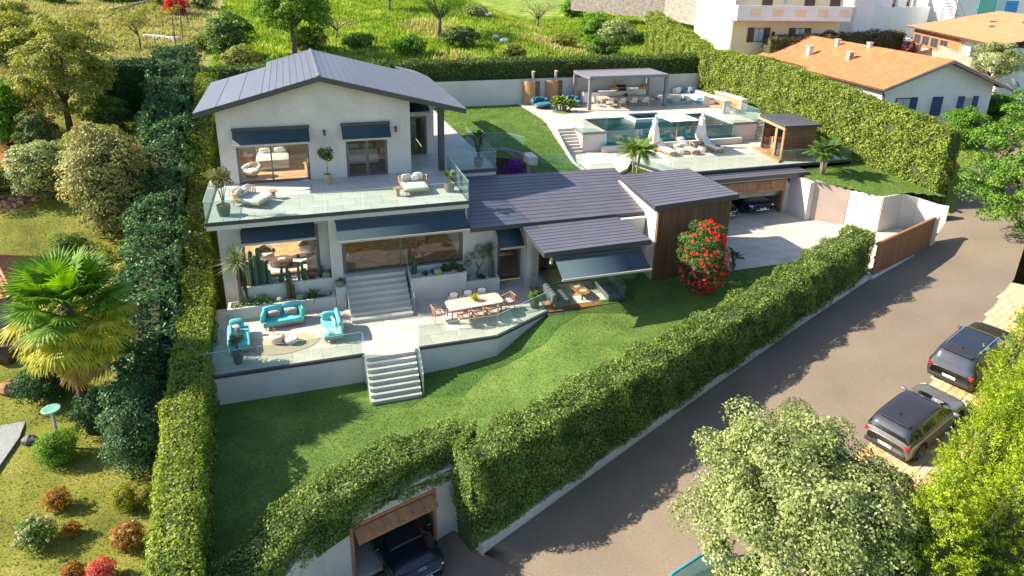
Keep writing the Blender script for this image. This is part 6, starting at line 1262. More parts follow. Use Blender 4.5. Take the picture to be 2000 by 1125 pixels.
tuft('spiky green agave in the lower planter', .0, 30.0, l0, 70, .62, leafmat('agave_leaf', (.05, .09, .03), (.12, .16, .05), (.26, .27, .10), .2, .4, 3), 8, 'agave', 'agave', 1.3, .1, .035); tuft('small tuft right of the agave in the lower planter', .45, 29.85, l0, 60, .26, spikel, 9); tuft('small tuft left of the agave in the lower planter', -.28 + .0, 29.78, l0, 60, .26, green1, 10)
t = thing('low_shrub', 'dark green trailing shrub at the left end of the lower planter', 'shrub', (-2.6, 29.95, l0), local=True); leafball(t, [(-.6, 0, .1, .28), (-.3, .05, .2, .3), (.1, 0, .2, .32), (.4, .1, .2, .28), (.7, 0, .1, .22), (-.8, -.1, 0, .25)], 1900, .075, green1, 4)
ru = 2.49
cactus('thin column cacti at the left end of the right planter beside the stairs', 4.85, 29.9, ru, [(0, 0, .95, .045), (-.1, .08, .7, .045), (.1, .1, .65, .04), (.0, .16, .8, .04)], 6)
tuft('small green tuft near the left of the right planter', 5.35, 29.75, ru, 80, .28, green1, 11); barrel('yellow green round cactus in the right planter', 5.95, 29.6, ru, .19, surf('lime_cactus_skin', (.30, .33, .12), (.2, .24, .08), 25, .8)); tuft('blue green agave rosette in the right planter', 5.8, 29.95, ru, 40, .2, olive_l, 12, 'agave', 'agave', 1.2, .1, .04)
for k, (x, y, s, lab) in enumerate(((6.35, 29.85, .22, 'small dark shrub in the middle of the right planter'), (6.8, 29.9, .34, 'larger dark leafy shrub at the right of the right planter'), (7.15, 29.6, .2, 'pale shrub at the right corner of the right planter'))):
    t = thing('low_shrub', lab, 'shrub', (x, y, ru), local=True); leafball(t, [(0, 0, s * .7, s * .7), (s * .5, 0, s * .5, s * .6), (-s * .5, .05, s * .6, s * .6), (0, .1, s * 1.3, s * .5)], 800, .065, green1 if k < 2 else olive_l, 14 + k)
t = thing('olive_tree', 'small airy olive tree against the wall in the low planter', 'tree', (8.05, 29.95, 1.95), local=True); mb = MB(); mb.tube([(0, 0, 0), (.05, 0, .5), (-.1, 0, .85)], [.05, .04, .025], 6); mb.tube([(.05, 0, .4), (.3, 0, .8), (.35, .05, 1.1)], [.035, .025, .015], 6); mb.build('trunk', M['bark'], t, off=(0, 0, 0))
leafball(t, [(0, 0, 1.25, .35), (.35, 0, 1.2, .3), (-.4, 0, 1.15, .3), (.1, 0, 1.55, .3), (-.5, 0, .8, .22), (.5, 0, 1.5, .25)], 1500, .06, olive_l, 22, 'crown')
barrel('pale round cactus at the left of the low planter', 7.62, 29.6, 1.95, .17); tuft('dark grass tuft under the little olive tree', 8.15, 29.62, 1.95, 140, .42, spikel, 15); cactus('pair of tall green cacti in front of the slim yucca', 8.72, 29.65, 1.95, [(-.08, 0, 1.15, .07), (.1, .02, .95, .06)], 7)
# bougainvillea in the sunken court
t = thing('bougainvillea', 'purple flowering bush in front of the stone wall behind the low roof', 'shrub', (12.6, 38.9, 2.75), local=True); leafball(t, [(0, 0, 1.6, .75), (.3, 0, 2.1, .5), (-.3, 0, 1.0, .6)], 1500, .09, green1, 31); leafball(t, [(0, -.1, 1.65, .8), (.3, -.1, 2.15, .52), (-.3, -.1, 1.1, .62)], 2600, .08, leafmat('purple_petal', (.12, .01, .22), (.25, .02, .38), (.38, .05, .50), .4, .6, 3), 32, 'blossom', .8)

# ============================================================ PATIO AND BALCONY FURNITURE
pz = 1.35
def sofa_teal(label, x, y, a, backs, L=1.75, D=.8):
    """seat along x, back on +y"""
    t = thing('outdoor_sofa', label, 'sofa', (x, y, pz), a, group=None, local=True)
    mb = MB(); mb.box(-L / 2, L / 2, -D / 2, D / 2, .16, .21); mb.build('frame', M['teak'], t, bevel=.01)
    for sx in (-1, 1):
        for sy in (-1, 1): mb = MB(); mb.obox((sx * (L / 2 - .12), sy * (D / 2 - .1), .08), (.025, .025, .08)); mb.build('leg', M['teak'], t)
    mb = MB(); mb.rbox((0, 0, .31), (L / 2, D / 2, .10), .05); mb.build('seat', M['teal'], t, smooth=True)
    return t
def sc(t, c, h, a, mat, tilt=.25, name='cushion'): return cushion(c, h, a, mat, t, tilt, name)
t = sofa_teal('turquoise sofa in the middle, backing onto the planter wall', -1.35, 28.75, .08, 0)
sc(t, (-.42, .30, .62), (.42, .10, .25), .0, 'teal', .25, 'back_cushion'); sc(t, (.42, .30, .64), (.42, .10, .27), 0, 'teal', .25, 'back_cushion'); sc(t, (-.82, -.02, .56), (.30, .10, .22), 1.35, 'teal', .1, 'side_cushion'); sc(t, (.80, .0, .56), (.30, .10, .22), 1.75, 'teal', .1, 'side_cushion')
sc(t, (-.38, .12, .54), (.26, .06, .16), .05, 'white', .3, 'small_cushion'); sc(t, (-.38, .04, .53), (.24, .06, .15), .05, 'taupe', .35, 'small_cushion'); sc(t, (.36, .12, .55), (.28, .06, .17), -.1, 'white', .3, 'small_cushion'); sc(t, (.42, .03, .54), (.22, .06, .15), -.15, 'taupe', .35, 'small_cushion')
t = sofa_teal('turquoise sofa on the left side of the patio, backing onto the hedge', -3.15, 27.55, math.pi / 2 + .08, 0, 1.85, .85)
sc(t, (-.3, .33, .60), (.62, .10, .22), 0, 'teal', .2, 'back_cushion'); sc(t, (.72, .05, .56), (.30, .10, .22), 1.45, 'teal', .15, 'side_cushion'); sc(t, (.25, .18, .54), (.2, .06, .16), .4, 'white', .3, 'small_cushion'); sc(t, (.4, .05, .52), (.17, .06, .15), .8, 'taupe', .3, 'small_cushion'); sc(t, (-.1, .17, .54), (.2, .06, .15), .2, 'white', .3, 'small_cushion')
t = sofa_teal('turquoise daybed with a white woven side, beside the upper steps', .72, 27.35, -math.pi / 2 + .05, 0, 1.7, .85)
sc(t, (-.55, -.05, .58), (.34, .10, .22), 1.45, 'teal', .15, 'side_cushion'); sc(t, (.05, .30, .66), (.70, .11, .26), 0, 'teal', .15, 'back_cushion'); sc(t, (-.1, .1, .56), (.2, .06, .17), .3, 'taupe', .3, 'small_cushion'); sc(t, (.2, .12, .56), (.26, .06, .17), .0, 'cushwhite', .3, 'small_cushion')
mb = MB()
for i in range(15):
    for j in range(4):
        an = math.radians(-100 + 200 * (i + .5 * (j % 2)) / 14); mb.tube([(.55 + .30 * math.cos(an), .42 * math.sin(an), .46 + j * .07), (.55 + .31 * math.cos(an + .1), .42 * math.sin(an + .1), .50 + j * .07), (.55 + .32 * math.cos(an + .2), .42 * math.sin(an + .2), .46 + j * .07)], .018, 4, False)
struct(mb.build('woven_side', M['white'], t, off=(0, 0, 0)), 'stuff')
mb = MB(); mb.lathe((-1.25, 26.98, pz + .004), [(1.0, 0), (1.0, .012), (.01, .013)], 48, 1.38, .80, .1); tag(mb.build('round_rug', M['rug']), 'oval sand coloured rug between the turquoise sofas', 'rug')
pouf(-1.62, 27.22, pz + .017, .33, .36, 'taller cream stone coffee table on the oval rug', 'palewood', 'coffee table', 'coffee_table'); pouf(-1.02, 27.0, pz + .017, .29, .27, 'lower grey topped coffee table on the oval rug', 'concrete', 'coffee table', 'coffee_table')
for dx, dy, h, lab in ((-.08, .03, .30, 'tall clear glass vase on the taller coffee table'), (.08, -.05, .12, 'small clear glass bowl on the taller coffee table')):
    mb = MB(); mb.lathe((-1.62 + dx, 27.22 + dy, pz + .377), [(.05, 0), (.06, h * .4), (.03, h * .6), (.07, h)], 12); tag(mb.build('glass_vase', M['glassrail']), lab, 'vase')
mb = MB(); mb.box(5.65, 8.95, 26.15, 28.1, pz + .003, pz + .014); tag(mb.build('rug', M['cushwhite']), 'pale rectangular rug under the outdoor dining table', 'rug')
table('outdoor_dining_table', 'long outdoor dining table with a rounded pink beige top on the patio', (7.15, 27.15, pz + .015), 2.65, 1.02, .75, 'palewood', 'greymetal', .07, rad=.22)
r0 = dchair('woven rope armchair at the front left of the patio dining table', 'rope', 'cushwhite', 'woven rope armchairs round the patio dining table', True); r0.location = (6.45, 26.45, pz + .015); r0.rotation_euler = (0, 0, .07)
for x, y, a, lab in ((7.15, 26.5, .07, 'woven rope armchair at the front middle of the patio dining table'), (7.85, 26.55, .1, 'woven rope armchair at the front right of the patio dining table'), (6.4, 27.95, math.pi, 'woven rope armchair behind the patio table, nearest the steps'), (7.1, 28.0, math.pi, 'woven rope armchair behind the patio table, in the middle'), (7.8, 28.05, math.pi + .1, 'woven rope armchair behind the patio table, nearest the door'), (5.45, 27.1, -math.pi / 2 + .15, 'woven rope armchair at the left head of the patio table'), (8.85, 27.3, math.pi / 2 + .2, 'woven rope armchair at the right head of the patio table')): copy_tree(r0, (x, y, pz + .015), a, lab)
for x, y, lab in ((6.4, 28.12, 'white cushion on the rope armchair nearest the steps'), (7.1, 28.17, 'white cushion on the middle rope armchair behind the table'), (7.8, 28.22, 'white cushion on the rope armchair nearest the door')):
    tag(cushion((x, y, pz + .66), (.2, .07, .17), 0, 'white', None, .2), lab, 'cushion')
tuft('yellow green leafy sprig standing on the patio dining table', 7.2, 27.2, pz + .77, 90, .42, leafmat('lime_leaf', (.2, .28, .03), (.35, .42, .05), (.5, .5, .1), .4, .5, 4), 23, 'table_plant', 'plant', 1.5, .5, .022)
tuft('green sprig in a vase on the dining table under the pergola', 26.1, 49.9, uz + .75, 80, .38, green1, 24, 'table_plant', 'plant', 1.5, .4, .022)
# balcony daybeds
stripe_m, n_, l_, b_ = _new('striped_fabric'); tc = n_.new('ShaderNodeTexCoord'); wv = n_.new('ShaderNodeTexWave'); wv.inputs['Scale'].default_value = 5.5; l_.new(tc.outputs['Object'], wv.inputs['Vector']); rr_ = _ramp(n_, [(.42, (.28, .31, .27)), (.58, (.68, .66, .58))]); l_.new(wv.outputs[0], rr_.inputs[0]); l_.new(rr_.outputs[0], b_.inputs['Base Color']); b_.inputs['Roughness'].default_value = .9; M['stripe'] = stripe_m
def daybed(label, x, y, a):
    t = thing('wicker_daybed', label, 'daybed', (x, y, BZ), a, local=True)
    mb = MB(); mb.box(-.62, .62, -.75, .75, .20, .25); mb.build('frame', M['teak'], t, bevel=.02)
    for sx in (-1, 1):
        for sy in (-1, 1): mb = MB(); mb.tube([(sx * .55, sy * .68, 0), (sx * .5, sy * .62, .2)], .014, 6); mb.build('leg', M['darkmetal'], t)
    mb = MB(); mb.rbox((0, -.08, .32), (.60, .66, .08), .06); mb.build('mattress', M['stripe'], t, smooth=True)
    for k in range(22):
        an = math.radians(-8 + 196 * k / 21); cx, cy = .66 * math.cos(an), .28 + .50 * math.sin(an); mb = MB(); mb.tube([(cx * .93, cy, .22), (cx * 1.06, cy + .03, .42), (cx * 1.1, cy + .06, .66)], .022, 5, False); mb.build('wicker_strand', M['wicker'], t)
    mb = MB(); mb.tube([(.73 * math.cos(math.radians(q)), .34 + .52 * math.sin(math.radians(q)), .67) for q in range(-10, 191, 14)], .026, 7); mb.build('back_rim', M['wicker'], t, smooth=True)
    cushion((-.30, .50, .58), (.26, .08, .20), .12, 'stripe', t, .35, 'pillow'); cushion((.32, .52, .60), (.26, .08, .20), -.12, 'cushwhite', t, .35, 'pillow'); cushion((.12, .40, .56), (.20, .07, .16), -.05, 'cushwhite', t, .4, 'pillow')
    return t
daybed('wicker daybed with striped mattress at the left end of the balcony', -2.35, 32.3, 1.05); daybed('wicker daybed with striped mattress facing the rail at the right of the balcony', 5.35, 32.3, .05)
def stump(label, x, y, z, r_, h): 
    t = thing('side_table', label, 'side table', (x, y, z)); mb = MB(); mb.lathe((x, y, z), [(r_ * .55, 0), (r_ * .5, h * .5), (r_ * .6, h - .05)], 16); mb.build('base', M['tanpot'], t); mb = MB(); mb.lathe((x, y, z + h - .05), [(r_, 0), (r_, .04), (r_ * .97, .05), (.01, .05)], 20); mb.build('tabletop', M['teak'], t)
stump('round wooden side table beside the left balcony daybed', -1.42, 32.85, BZ, .2, .42); stump('round wooden side table beside the right balcony daybed', 4.42, 31.7, BZ, .2, .45)
# pavilion lounge
def tub_sofa(label, x, y, a, L):
    t = thing('tufted_sofa', label, 'sofa', (x, y, 1.366), a, local=True); n = int(L / .26)
    for k in range(n):
        cy = -L / 2 + L * (k + .5) / n; mb = MB(); mb.rbox((.05, cy, .22), (.42, L / n / 2 + .01, .2), .07); mb.build('seat_roll', M['greyfab'], t, smooth=True)
        mb = MB(); mb.rbox((-.34, cy, .52), (.16, L / n / 2 + .01, .26), .12); mb.build('back_roll', M['greyfab'], t, smooth=True)
    return t
tub_sofa('rolled grey sofa along the left glass wall of the pavilion', 11.35, 27.75, 0, 2.1); tub_sofa('rolled grey sofa on the right side of the pavilion', 14.3, 27.8, math.pi, 2.2)
t = table('coffee_table', 'oval golden wood coffee table in the glass pavilion', (12.75, 27.7, 1.366), .68, 1.25, .36, 'oak', 'darkmetal', .15, rad=.33)
for x, y, a, m_, lab in ((12.7, 27.95, .2, 'white', 'white open magazine at the far end of the pavilion coffee table'), (12.82, 27.45, -.1, 'cushwhite', 'cream book at the near end of the pavilion coffee table')): mb = MB(); mb.obox((x, y, 1.366 + .372), (.15, .11, .011), a); tag(mb.build('book', M[m_]), lab, 'book')
# rooms: armchairs, beds, tables behind the windows
def armchair(label, x, y, z, a, m_='cushwhite', m2='olivefab'):
    t = thing('armchair', label, 'armchair', (x, y, z), a, local=True); mb = MB(); mb.rbox((0, -.02, .30), (.34, .34, .15), .1); mb.build('seat', M[m_], t, smooth=True)
    mb = MB(); mb.tube([(.42 * math.cos(math.radians(q)), .40 * math.sin(math.radians(q)), .46 + .12 * max(0, math.sin(math.radians(q)))) for q in range(-20, 201, 20)], .12, 9); mb.build('backrest', M[m2], t, smooth=True); cushion((0, .25, .58), (.22, .07, .17), 0, 'taupe', t, .3, 'pillow')
    mb = MB(); mb.lathe((0, 0, 0), [(.26, 0), (.26, .16)], 16); mb.build('base', M['blackpot'], t)
M['olivefab'] = surf('olive_fabric', (.30, .30, .22), (.24, .24, .18), 8, .9); M['marble'] = surf('brown_marble', (.22, .14, .11), (.08, .05, .04), 3, .2, detail=8)
armchair('round armchair left of the marble table in the living room window', -2.1, 33.0, FZ, .6); armchair('round armchair at the right of the living room window', .0, 33.3, FZ, -.7)
mb = MB(); mb.lathe((-1.35, 32.25, FZ), [(.45, 0), (.5, .1), (.5, .36), (.4, .38), (.01, .38)], 20, 1.15, .8); tag(mb.build('marble_table', M['marble'], smooth=False), 'brown marble coffee table behind the left ground floor window', 'coffee table')
t = thing('oval_table', 'dark oval coffee table beside the marble one', 'coffee table', (-.35, 32.4, FZ)); mb = MB(); mb.lathe((-.35, 32.4, FZ), [(.42, .30), (.42, .33), (.01, .335)], 24, 1.2, .7); mb.build('tabletop', M['blackpot'], t)
for dx, dy in ((-.35, 0), (.35, 0), (0, .2), (0, -.2)): mb = MB(); mb.tube([(-.35 + dx, 32.4 + dy, FZ), (-.35 + dx, 32.4 + dy, FZ + .3)], .012, 5); mb.build('leg', M['darkmetal'], t)
mb = MB(); mb.box(-2.4, .35, 31.5, 33.1, FZ + .003, FZ + .012); tag(mb.build('rug', M['cushwhite']), 'pale striped rug under the coffee tables of the living room', 'rug')
for x, y, z, lab in ((-1.3, 32.15, FZ + .38, 'white book on the marble coffee table'), (-.3, 32.4, FZ + .335, 'white book on the dark oval coffee table')): mb = MB(); mb.obox((x, y, z + .02), (.16, .11, .02), .1); tag(mb.build('book', M['white']), lab, 'book')
def bed(label, x, y, z, a, m_='stripe'):
    t = thing('bed', label, 'bed', (x, y, z), a, local=True); mb = MB(); mb.box(-.85, .85, -1.0, 1.0, .1, .28); mb.build('frame', M['cushwhite'], t, bevel=.02); mb = MB(); mb.rbox((0, 0, .42), (.83, .98, .15), .08); mb.build('mattress', M['white'], t, smooth=True); mb = MB(); mb.rbox((0, -.35, .46), (.87, .66, .15), .08); mb.build('blanket', M[m_], t, smooth=True)
    mb = MB(); mb.rbox((0, 1.05, .6), (.9, .06, .5), .04); mb.build('headboard', M['taupe'], t, smooth=True)
    for s in (-.4, .4): cushion((s, .72, .66), (.33, .1, .18), 0, 'white', t, .35, 'pillow')
bed('bed with striped blanket behind the large upper window', -1.5, 38.6, 6.002, 0.0); bed('bed with cream blanket behind the upper double door', 3.4, 38.5, 6.002, 0.0, 'cushwhite')
armchair('small white tub chair inside the large upper window', -2.55, 36.7, 6.002, -.5, 'cushwhite', 'white')
table('desk', 'small writing desk inside the big living room window', (5.9, 33.4, FZ), 1.6, .8, .74, 'teak', 'teak'); it = dchair('wooden dining chair inside the big living room', 'teak', None, None); it.location = (5.6, 32.6, FZ)

# ============================================================ TREES, BUSHES
def gz(x, y): return float(ground_h(np.array(x), np.array(y)))
def shrub(name, label, x, y, rad, h, n, size, mat, seed, z=None, cat='shrub', cr=None, ncl=26, group=None, bloom=None, low=-.15, flat=1.0, base=0.0):
    """bush: several stems and a crown of leaf clumps reaching the ground"""
    n = int(n * .8); size *= 1.1; z = gz(x, y) if z is None else z; t = thing(name, label, cat, (x, y, z), 0, group=group); r = random.Random(seed); rx, ry = (rad, rad) if not isinstance(rad, tuple) else rad
    mb = MB()
    for k in range(6): a = 6.283 * k / 6 + r.random(); mb.tube([(x, y, z - .2), (x + rx * .3 * math.cos(a), y + ry * .3 * math.sin(a), z + h * .45), (x + rx * .62 * math.cos(a), y + ry * .62 * math.sin(a), z + h * .75)], [.05 * h / 2 + .01, .03, .012], 5)
    mb.build('stems', M['bark'], t)
    c = (x, y, z + base + h * .44); cr = cr or min(rx, ry) * .34; hz = h * .56
    P, N, cc = clump_cloud(c, (rx * .82, ry * .82, hz * .82), ncl, cr, n, seed, low=-.97, shell=.7); k = P[:, 2] > z - .1; V, F = leaves(P[k], N[k], size * np.random.default_rng(seed).uniform(.7, 1.3, k.sum()), .55, .6, .2, .2); npmesh('foliage', V, F, mat, t)
    # dark mass painting the inner shade, so that the far side does not show through
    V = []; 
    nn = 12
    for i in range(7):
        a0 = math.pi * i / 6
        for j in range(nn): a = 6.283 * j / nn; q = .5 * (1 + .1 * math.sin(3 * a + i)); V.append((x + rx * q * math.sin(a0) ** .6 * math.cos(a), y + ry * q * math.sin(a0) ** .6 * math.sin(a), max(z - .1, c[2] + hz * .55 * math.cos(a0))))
    mb = MB(); mb.add(V, [(i * nn + j, (i + 1) * nn + j, (i + 1) * nn + (j + 1) % nn, i * nn + (j + 1) % nn) for i in range(6) for j in range(nn)]); mb.build('inner_shade', core, t)
    if bloom:
        bm, bn, bs = bloom; P, N, _ = clump_cloud(c, (rx * .84, ry * .84, hz * .84), ncl, cr * 1.04, bn * 5, seed, low=-.75, shell=.6); r2 = np.random.default_rng(seed + 1); seedp = P[r2.integers(0, len(P), bn)]; Q = (seedp[:, None, :] + r2.normal(size=(bn, 9, 3)) * bs * .55).reshape(-1, 3); NN = np.tile(np.array([0, -.3, 1.0]), (len(Q), 1)); V, F = leaves(Q, NN, bs, .9, .7, .2, 0, r2); npmesh('blossom', V, F, bm, t)
    return t
def tree(name, label, x, y, th, tr, crown, n, size, mat, seed, z=None, cat='tree', trunkmat='bark', ncl=40, cr=.9, lean=(0, 0), group=None, low=-.5, limbs=7, core_on=False, bloom=None, shell=.55):
    """crown: (dx, dy, dz above ground, rx, ry, rz)"""
    z = gz(x, y) if z is None else z; t = thing(name, label, cat, (x, y, z), 0, group=group); r = random.Random(seed); c = (x + crown[0], y + crown[1], z + crown[2])
    P, N, cc = clump_cloud(c, crown[3:], ncl, cr, n, seed, low=low, shell=shell); top_ = Vector((x + lean[0], y + lean[1], z + th))
    mb = MB(); mb.tube([(x, y, z - .3), (x + lean[0] * .4, y + lean[1] * .4, z + th * .5), tuple(top_)], [tr * 1.15, tr * .9, tr * .7], 9); mb.build('trunk', M[trunkmat], t, smooth=True)
    for k in range(limbs):
        e = Vector(cc[(k * 7) % len(cc)]); m = top_.lerp(e, .5) + Vector((r.uniform(-.3, .3), r.uniform(-.3, .3), .25)); mb = MB(); mb.tube([tuple(top_ - Vector((0, 0, th * .15 * r.random()))), tuple(m), tuple(e)], [tr * .5, tr * .32, tr * .1], 6)
        for q in range(3): e2 = Vector(cc[(k * 7 + q * 3 + 1) % len(cc)]); 
        if (e2 - m).length < max(crown[3:]) * 1.1: mb.tube([tuple(m), tuple(m.lerp(e2, .5) + Vector((0, 0, .1))), tuple(e2)], [tr * .25, tr * .15, tr * .06], 5)
        mb.build('branch', M[trunkmat], t, smooth=True)
    if n:
        V, F = leaves(P, N, size * np.random.default_rng(seed).uniform(.65, 1.3, len(P)), .55, .65, .2, .25); npmesh('crown', V, F, mat, t)
    if bloom:
        bm, bn, bs = bloom; r2 = np.random.default_rng(seed + 1); Q = P[r2.integers(0, len(P), bn)] + r2.normal(size=(bn, 3)) * .1; V, F = leaves(Q, np.tile(np.array([0, -.3, 1.0]), (bn, 1)), bs, .9, .7, .2, 0, r2); npmesh('blossom', V, F, bm, t)
    return t
L_white = leafmat('silver_green_leaf', (.075, .11, .03), (.22, .27, .085), (.50, .53, .24), .3, .35, 1.1)
L_conif = leafmat('golden_conifer_leaf', (.08, .14, .01), (.24, .33, .02), (.46, .53, .04), .35, .5, 1.2)
L_ever = leafmat('evergreen_leaf', (.022, .06, .022), (.05, .12, .04), (.14, .23, .09), .25, .35, 1.2)
L_mid = leafmat('bush_leaf', (.04, .09, .015), (.08, .16, .025), (.18, .26, .05), .35, .4, 1.0)
L_olive = leafmat('golden_olive_leaf', (.09, .11, .02), (.22, .24, .04), (.38, .39, .09), .35, .4, .8)
L_bright = leafmat('bright_leaf', (.05, .13, .012), (.11, .24, .02), (.24, .38, .05), .4, .45, .9)
L_dark = leafmat('dark_conifer_leaf', (.008, .035, .008), (.015, .065, .015), (.04, .11, .025), .2, .5, 1.2)
L_rhodo = leafmat('rhododendron_leaf', (.09, .11, .02), (.26, .27, .08), (.50, .46, .22), .3, .4, .9)
P_pink = leafmat('pink_petal', (.5, .05, .2), (.65, .1, .3), (.75, .3, .45), .4, .5, 4); P_cream = leafmat('cream_petal', (.5, .4, .25), (.65, .55, .38), (.75, .68, .5), .4, .6, 4); P_red = leafmat('red_petal', (.55, .01, .015), (.72, .02, .025), (.80, .10, .08), .35, .5, 4); P_rose = leafmat('rose_petal', (.45, .03, .08), (.60, .08, .14), (.70, .2, .22), .4, .5, 4)
# near right: the large silvery tree and the golden conifers
tree('silver_green_tree', 'large pale silvery green tree overhanging the road at the bottom', 13.6, 12.2, 2.2, .24, (.2, .9, 3.1, 3.3, 3.2, 2.6), 74000, .11, L_white, 21, z=-1.9, ncl=190, cr=.6, limbs=12, low=-.45, shell=.5)
def conifer(label, x, y, h, r_, n, seed, z, mat=L_conif, name='golden_conifer', size=.095, group='golden yellow conifers at the lower right corner', cat='conifer'):
    t = thing(name, label, cat, (x, y, z), 0, group=group); r = np.random.default_rng(seed); mb = MB(); mb.tube([(x, y, z - .2), (x, y, z + h * .92)], [.16, .02], 7); mb.build('trunk', M['bark'], t)
    n = int(n * 1.3); ns = int(n / 42); u = r.random(ns) ** .75; a = r.uniform(0, 6.283, ns); zz = z + h * (1 - u) * 1.0; prof = r_ * (u ** .8) * (1 - .35 * np.clip((u - .8) / .2, 0, 1)); prof *= (1 + .22 * smooth_noise(np.stack([np.cos(a) * 2, np.sin(a) * 2, zz * .8], 1), 1.7, seed)); q = r.uniform(.72, 1.0, ns)
    B = np.stack([x + prof * q * np.cos(a), y + prof * q * np.sin(a), zz - .15], 1); D = np.stack([np.cos(a) * .6, np.sin(a) * .6, np.full(ns, .9)], 1) + r.normal(size=(ns, 3)) * .25; D /= np.linalg.norm(D, axis=1)[:, None]
    L = r.uniform(.35, .75, ns) * min(1, h / 4); tt = r.random((ns, 42)); P = B[:, None, :] + D[:, None, :] * (tt * L[:, None])[..., None] + r.normal(size=(ns, 42, 3)) * (.085 * (1 - tt * .75))[..., None]; P = P.reshape(-1, 3); N = np.repeat(D, 42, 0) * .6 + r.normal(size=(len(P), 3)) * .4; V, F = leaves(P, N, size * r.uniform(.6, 1.2, len(P)), .32, .6, .1, -.5, r); npmesh('foliage', V, F, mat, t)
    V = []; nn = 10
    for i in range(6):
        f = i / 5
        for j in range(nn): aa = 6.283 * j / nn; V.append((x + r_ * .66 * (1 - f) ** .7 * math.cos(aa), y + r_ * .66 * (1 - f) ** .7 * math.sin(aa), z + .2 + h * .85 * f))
    mb = MB(); mb.add(V, [(i * nn + j, i * nn + (j + 1) % nn, (i + 1) * nn + (j + 1) % nn, (i + 1) * nn + j) for i in range(5) for j in range(nn)]); mb.build('inner_shade', surf('conifer_inner_shade', (.04, .05, .008), None, 6, .95), t)  # dark hull, its colour standing in for shade within the conifer
for args in ((19.9, 11.9, 6.3, 1.8, 30000, 1, -1.2, 'tall golden conifer beside the two parked suvs'), (23.0, 12.8, 7.4, 1.8, 26000, 2, -1.0, 'golden conifer behind the tallest pair, nearest the dark suv'), (25.7, 15.0, 6.8, 1.6, 22000, 3, -.6, 'golden conifer cut by the right edge beside the lay-by'), (16.6, 10.6, 5.6, 1.5, 24000, 4, -1.6, 'lower golden conifer next to the silvery tree'), (19.2, 10.2, 6.6, 1.7, 24000, 5, -1.6, 'golden conifer at the very bottom, right of the silvery tree'), (22.2, 10.9, 6.8, 1.6, 20000, 6, -1.4, 'golden conifer in the bottom right corner')):
    conifer(args[7], *args[:7])
tree('leafy_tree', 'bright green loose leaved tree hanging over the road bend at the right', 41.2, 23.9, 4.4, .2, (-3.1, 1.5, 4.5, 2.3, 2.8, 3.9), 26000, .155, leafmat('road_tree_leaf', (.04, .10, .015), (.10, .20, .025), (.24, .36, .06), .38, .45, .9), 33, z=1.9, ncl=80, cr=.7, low=-.9, limbs=9)
tree('leafy_tree', 'second bright green tree further up behind the road bend', 50.8, 32.0, 3.6, .2, (0, 0, 4.6, 3.0, 3.4, 3.4), 18000, .18, L_mid, 34, z=3.6, ncl=60, cr=.8, low=-.8, limbs=7)
tree('leafy_tree', 'low green tree beside the top of the stone lay-by', 41.3, 23.4, 2.0, .14, (-.2, .2, 2.6, 2.0, 2.2, 2.2), 12000, .15, L_mid, 35, z=1.8, ncl=40, cr=.55, low=-.8, limbs=6)
# flowering red tree at the wooden cube
t = tree('red_flowering_shrub', 'tall shrub covered in big red flowers in front of the wooden cube', 18.75, 26.5, .9, .06, (0.1, 0, 1.95, 1.15, 1.15, 1.85), 16000, .09, green1, 41, z=1.38, ncl=70, cr=.42, low=-.97, limbs=6, cat='flowering shrub')
r2 = np.random.default_rng(5); fme = []
for mat_ in (P_red, P_rose):
    V = []; F = []
    for ring_, (k_, rr, zz) in enumerate(((7, .085, .0), (6, .06, .03), (5, .035, .05))):
        for q in range(k_): a = 6.283 * q / k_ + ring_ * .4; da = .55; o = len(V); V += [(0, 0, zz * .3), (rr * .7 * math.cos(a - da), rr * .7 * math.sin(a - da), zz), (rr * 1.1 * math.cos(a), rr * 1.1 * math.sin(a), zz + .012), (rr * .7 * math.cos(a + da), rr * .7 * math.sin(a + da), zz)]; F.append((o, o + 1, o + 2, o + 3))
    me = bpy.data.meshes.new('flower'); me.from_pydata(V, [], F); me.materials.append(mat_); fme.append(me)
for k in range(250):
    d = r2.normal(size=3); d /= np.linalg.norm(d); d[1] = -abs(d[1]) if r2.random() < .75 else d[1]
    if d[2] < -.9: continue
    pnt = Vector((.1 + (1.28 - .22 * d[2]) * d[0] * r2.uniform(.8, 1.15), 1.3 * d[1] * r2.uniform(.85, 1.08), 1.9 + 2.0 * d[2])); low_left = pnt.x < -.35 and pnt.z < 1.9
    o = bpy.data.objects.new('flower', fme[1] if low_left and r2.random() < .7 else fme[0]); C.objects.link(o); o.parent = t; o.location = pnt; dd = Vector((d[0], d[1], d[2] * .6 + .35)); o.rotation_euler = dd.to_track_quat('Z', 'Y').to_euler(); s = r2.uniform(.6, 1.15); o.scale = (s, s, s)
# left of the villa
for k, (x, y, rx, ry, h, lab) in enumerate(((-6.5, 23.8, 1.3, 1.9, 4.0, 'blue green evergreen bush outside the hedge, opposite the patio sofas'),)):
    shrub('evergreen_bush', lab, x, y, (rx, ry), h, 20000, .09, L_ever, 50 + k, ncl=110, cr=.42)
hedge('evergreen_screen', 'tall shaggy dark evergreen screen running up outside the clipped left hedge', [(-6.5, 26.4, -1.2, 2.2, 1.1), (-6.95, 30.5, -1, 3.2, 1.15), (-7.2, 35, 0, 4.2, 1.2), (-7.6, 40, 1.2, 5.4, 1.25), (-8.0, 46, 3, 7.2, 1.3), (-8.3, 52, 5, 9.0, 1.4), (-8.6, 58, 6.5, 10.6, 1.5)], 190, .14, L_ever, 55, bump=.42, inset=.6)
hedge('dark_hedge_block', 'deep green clipped conifer block at the back of the left garden', [(-13.4, 54.6, 5.6, 9.9, 1.1), (-9.6, 54.4, 5.6, 9.9, 1.1)], 170, .15, L_dark, 61, bump=.2)
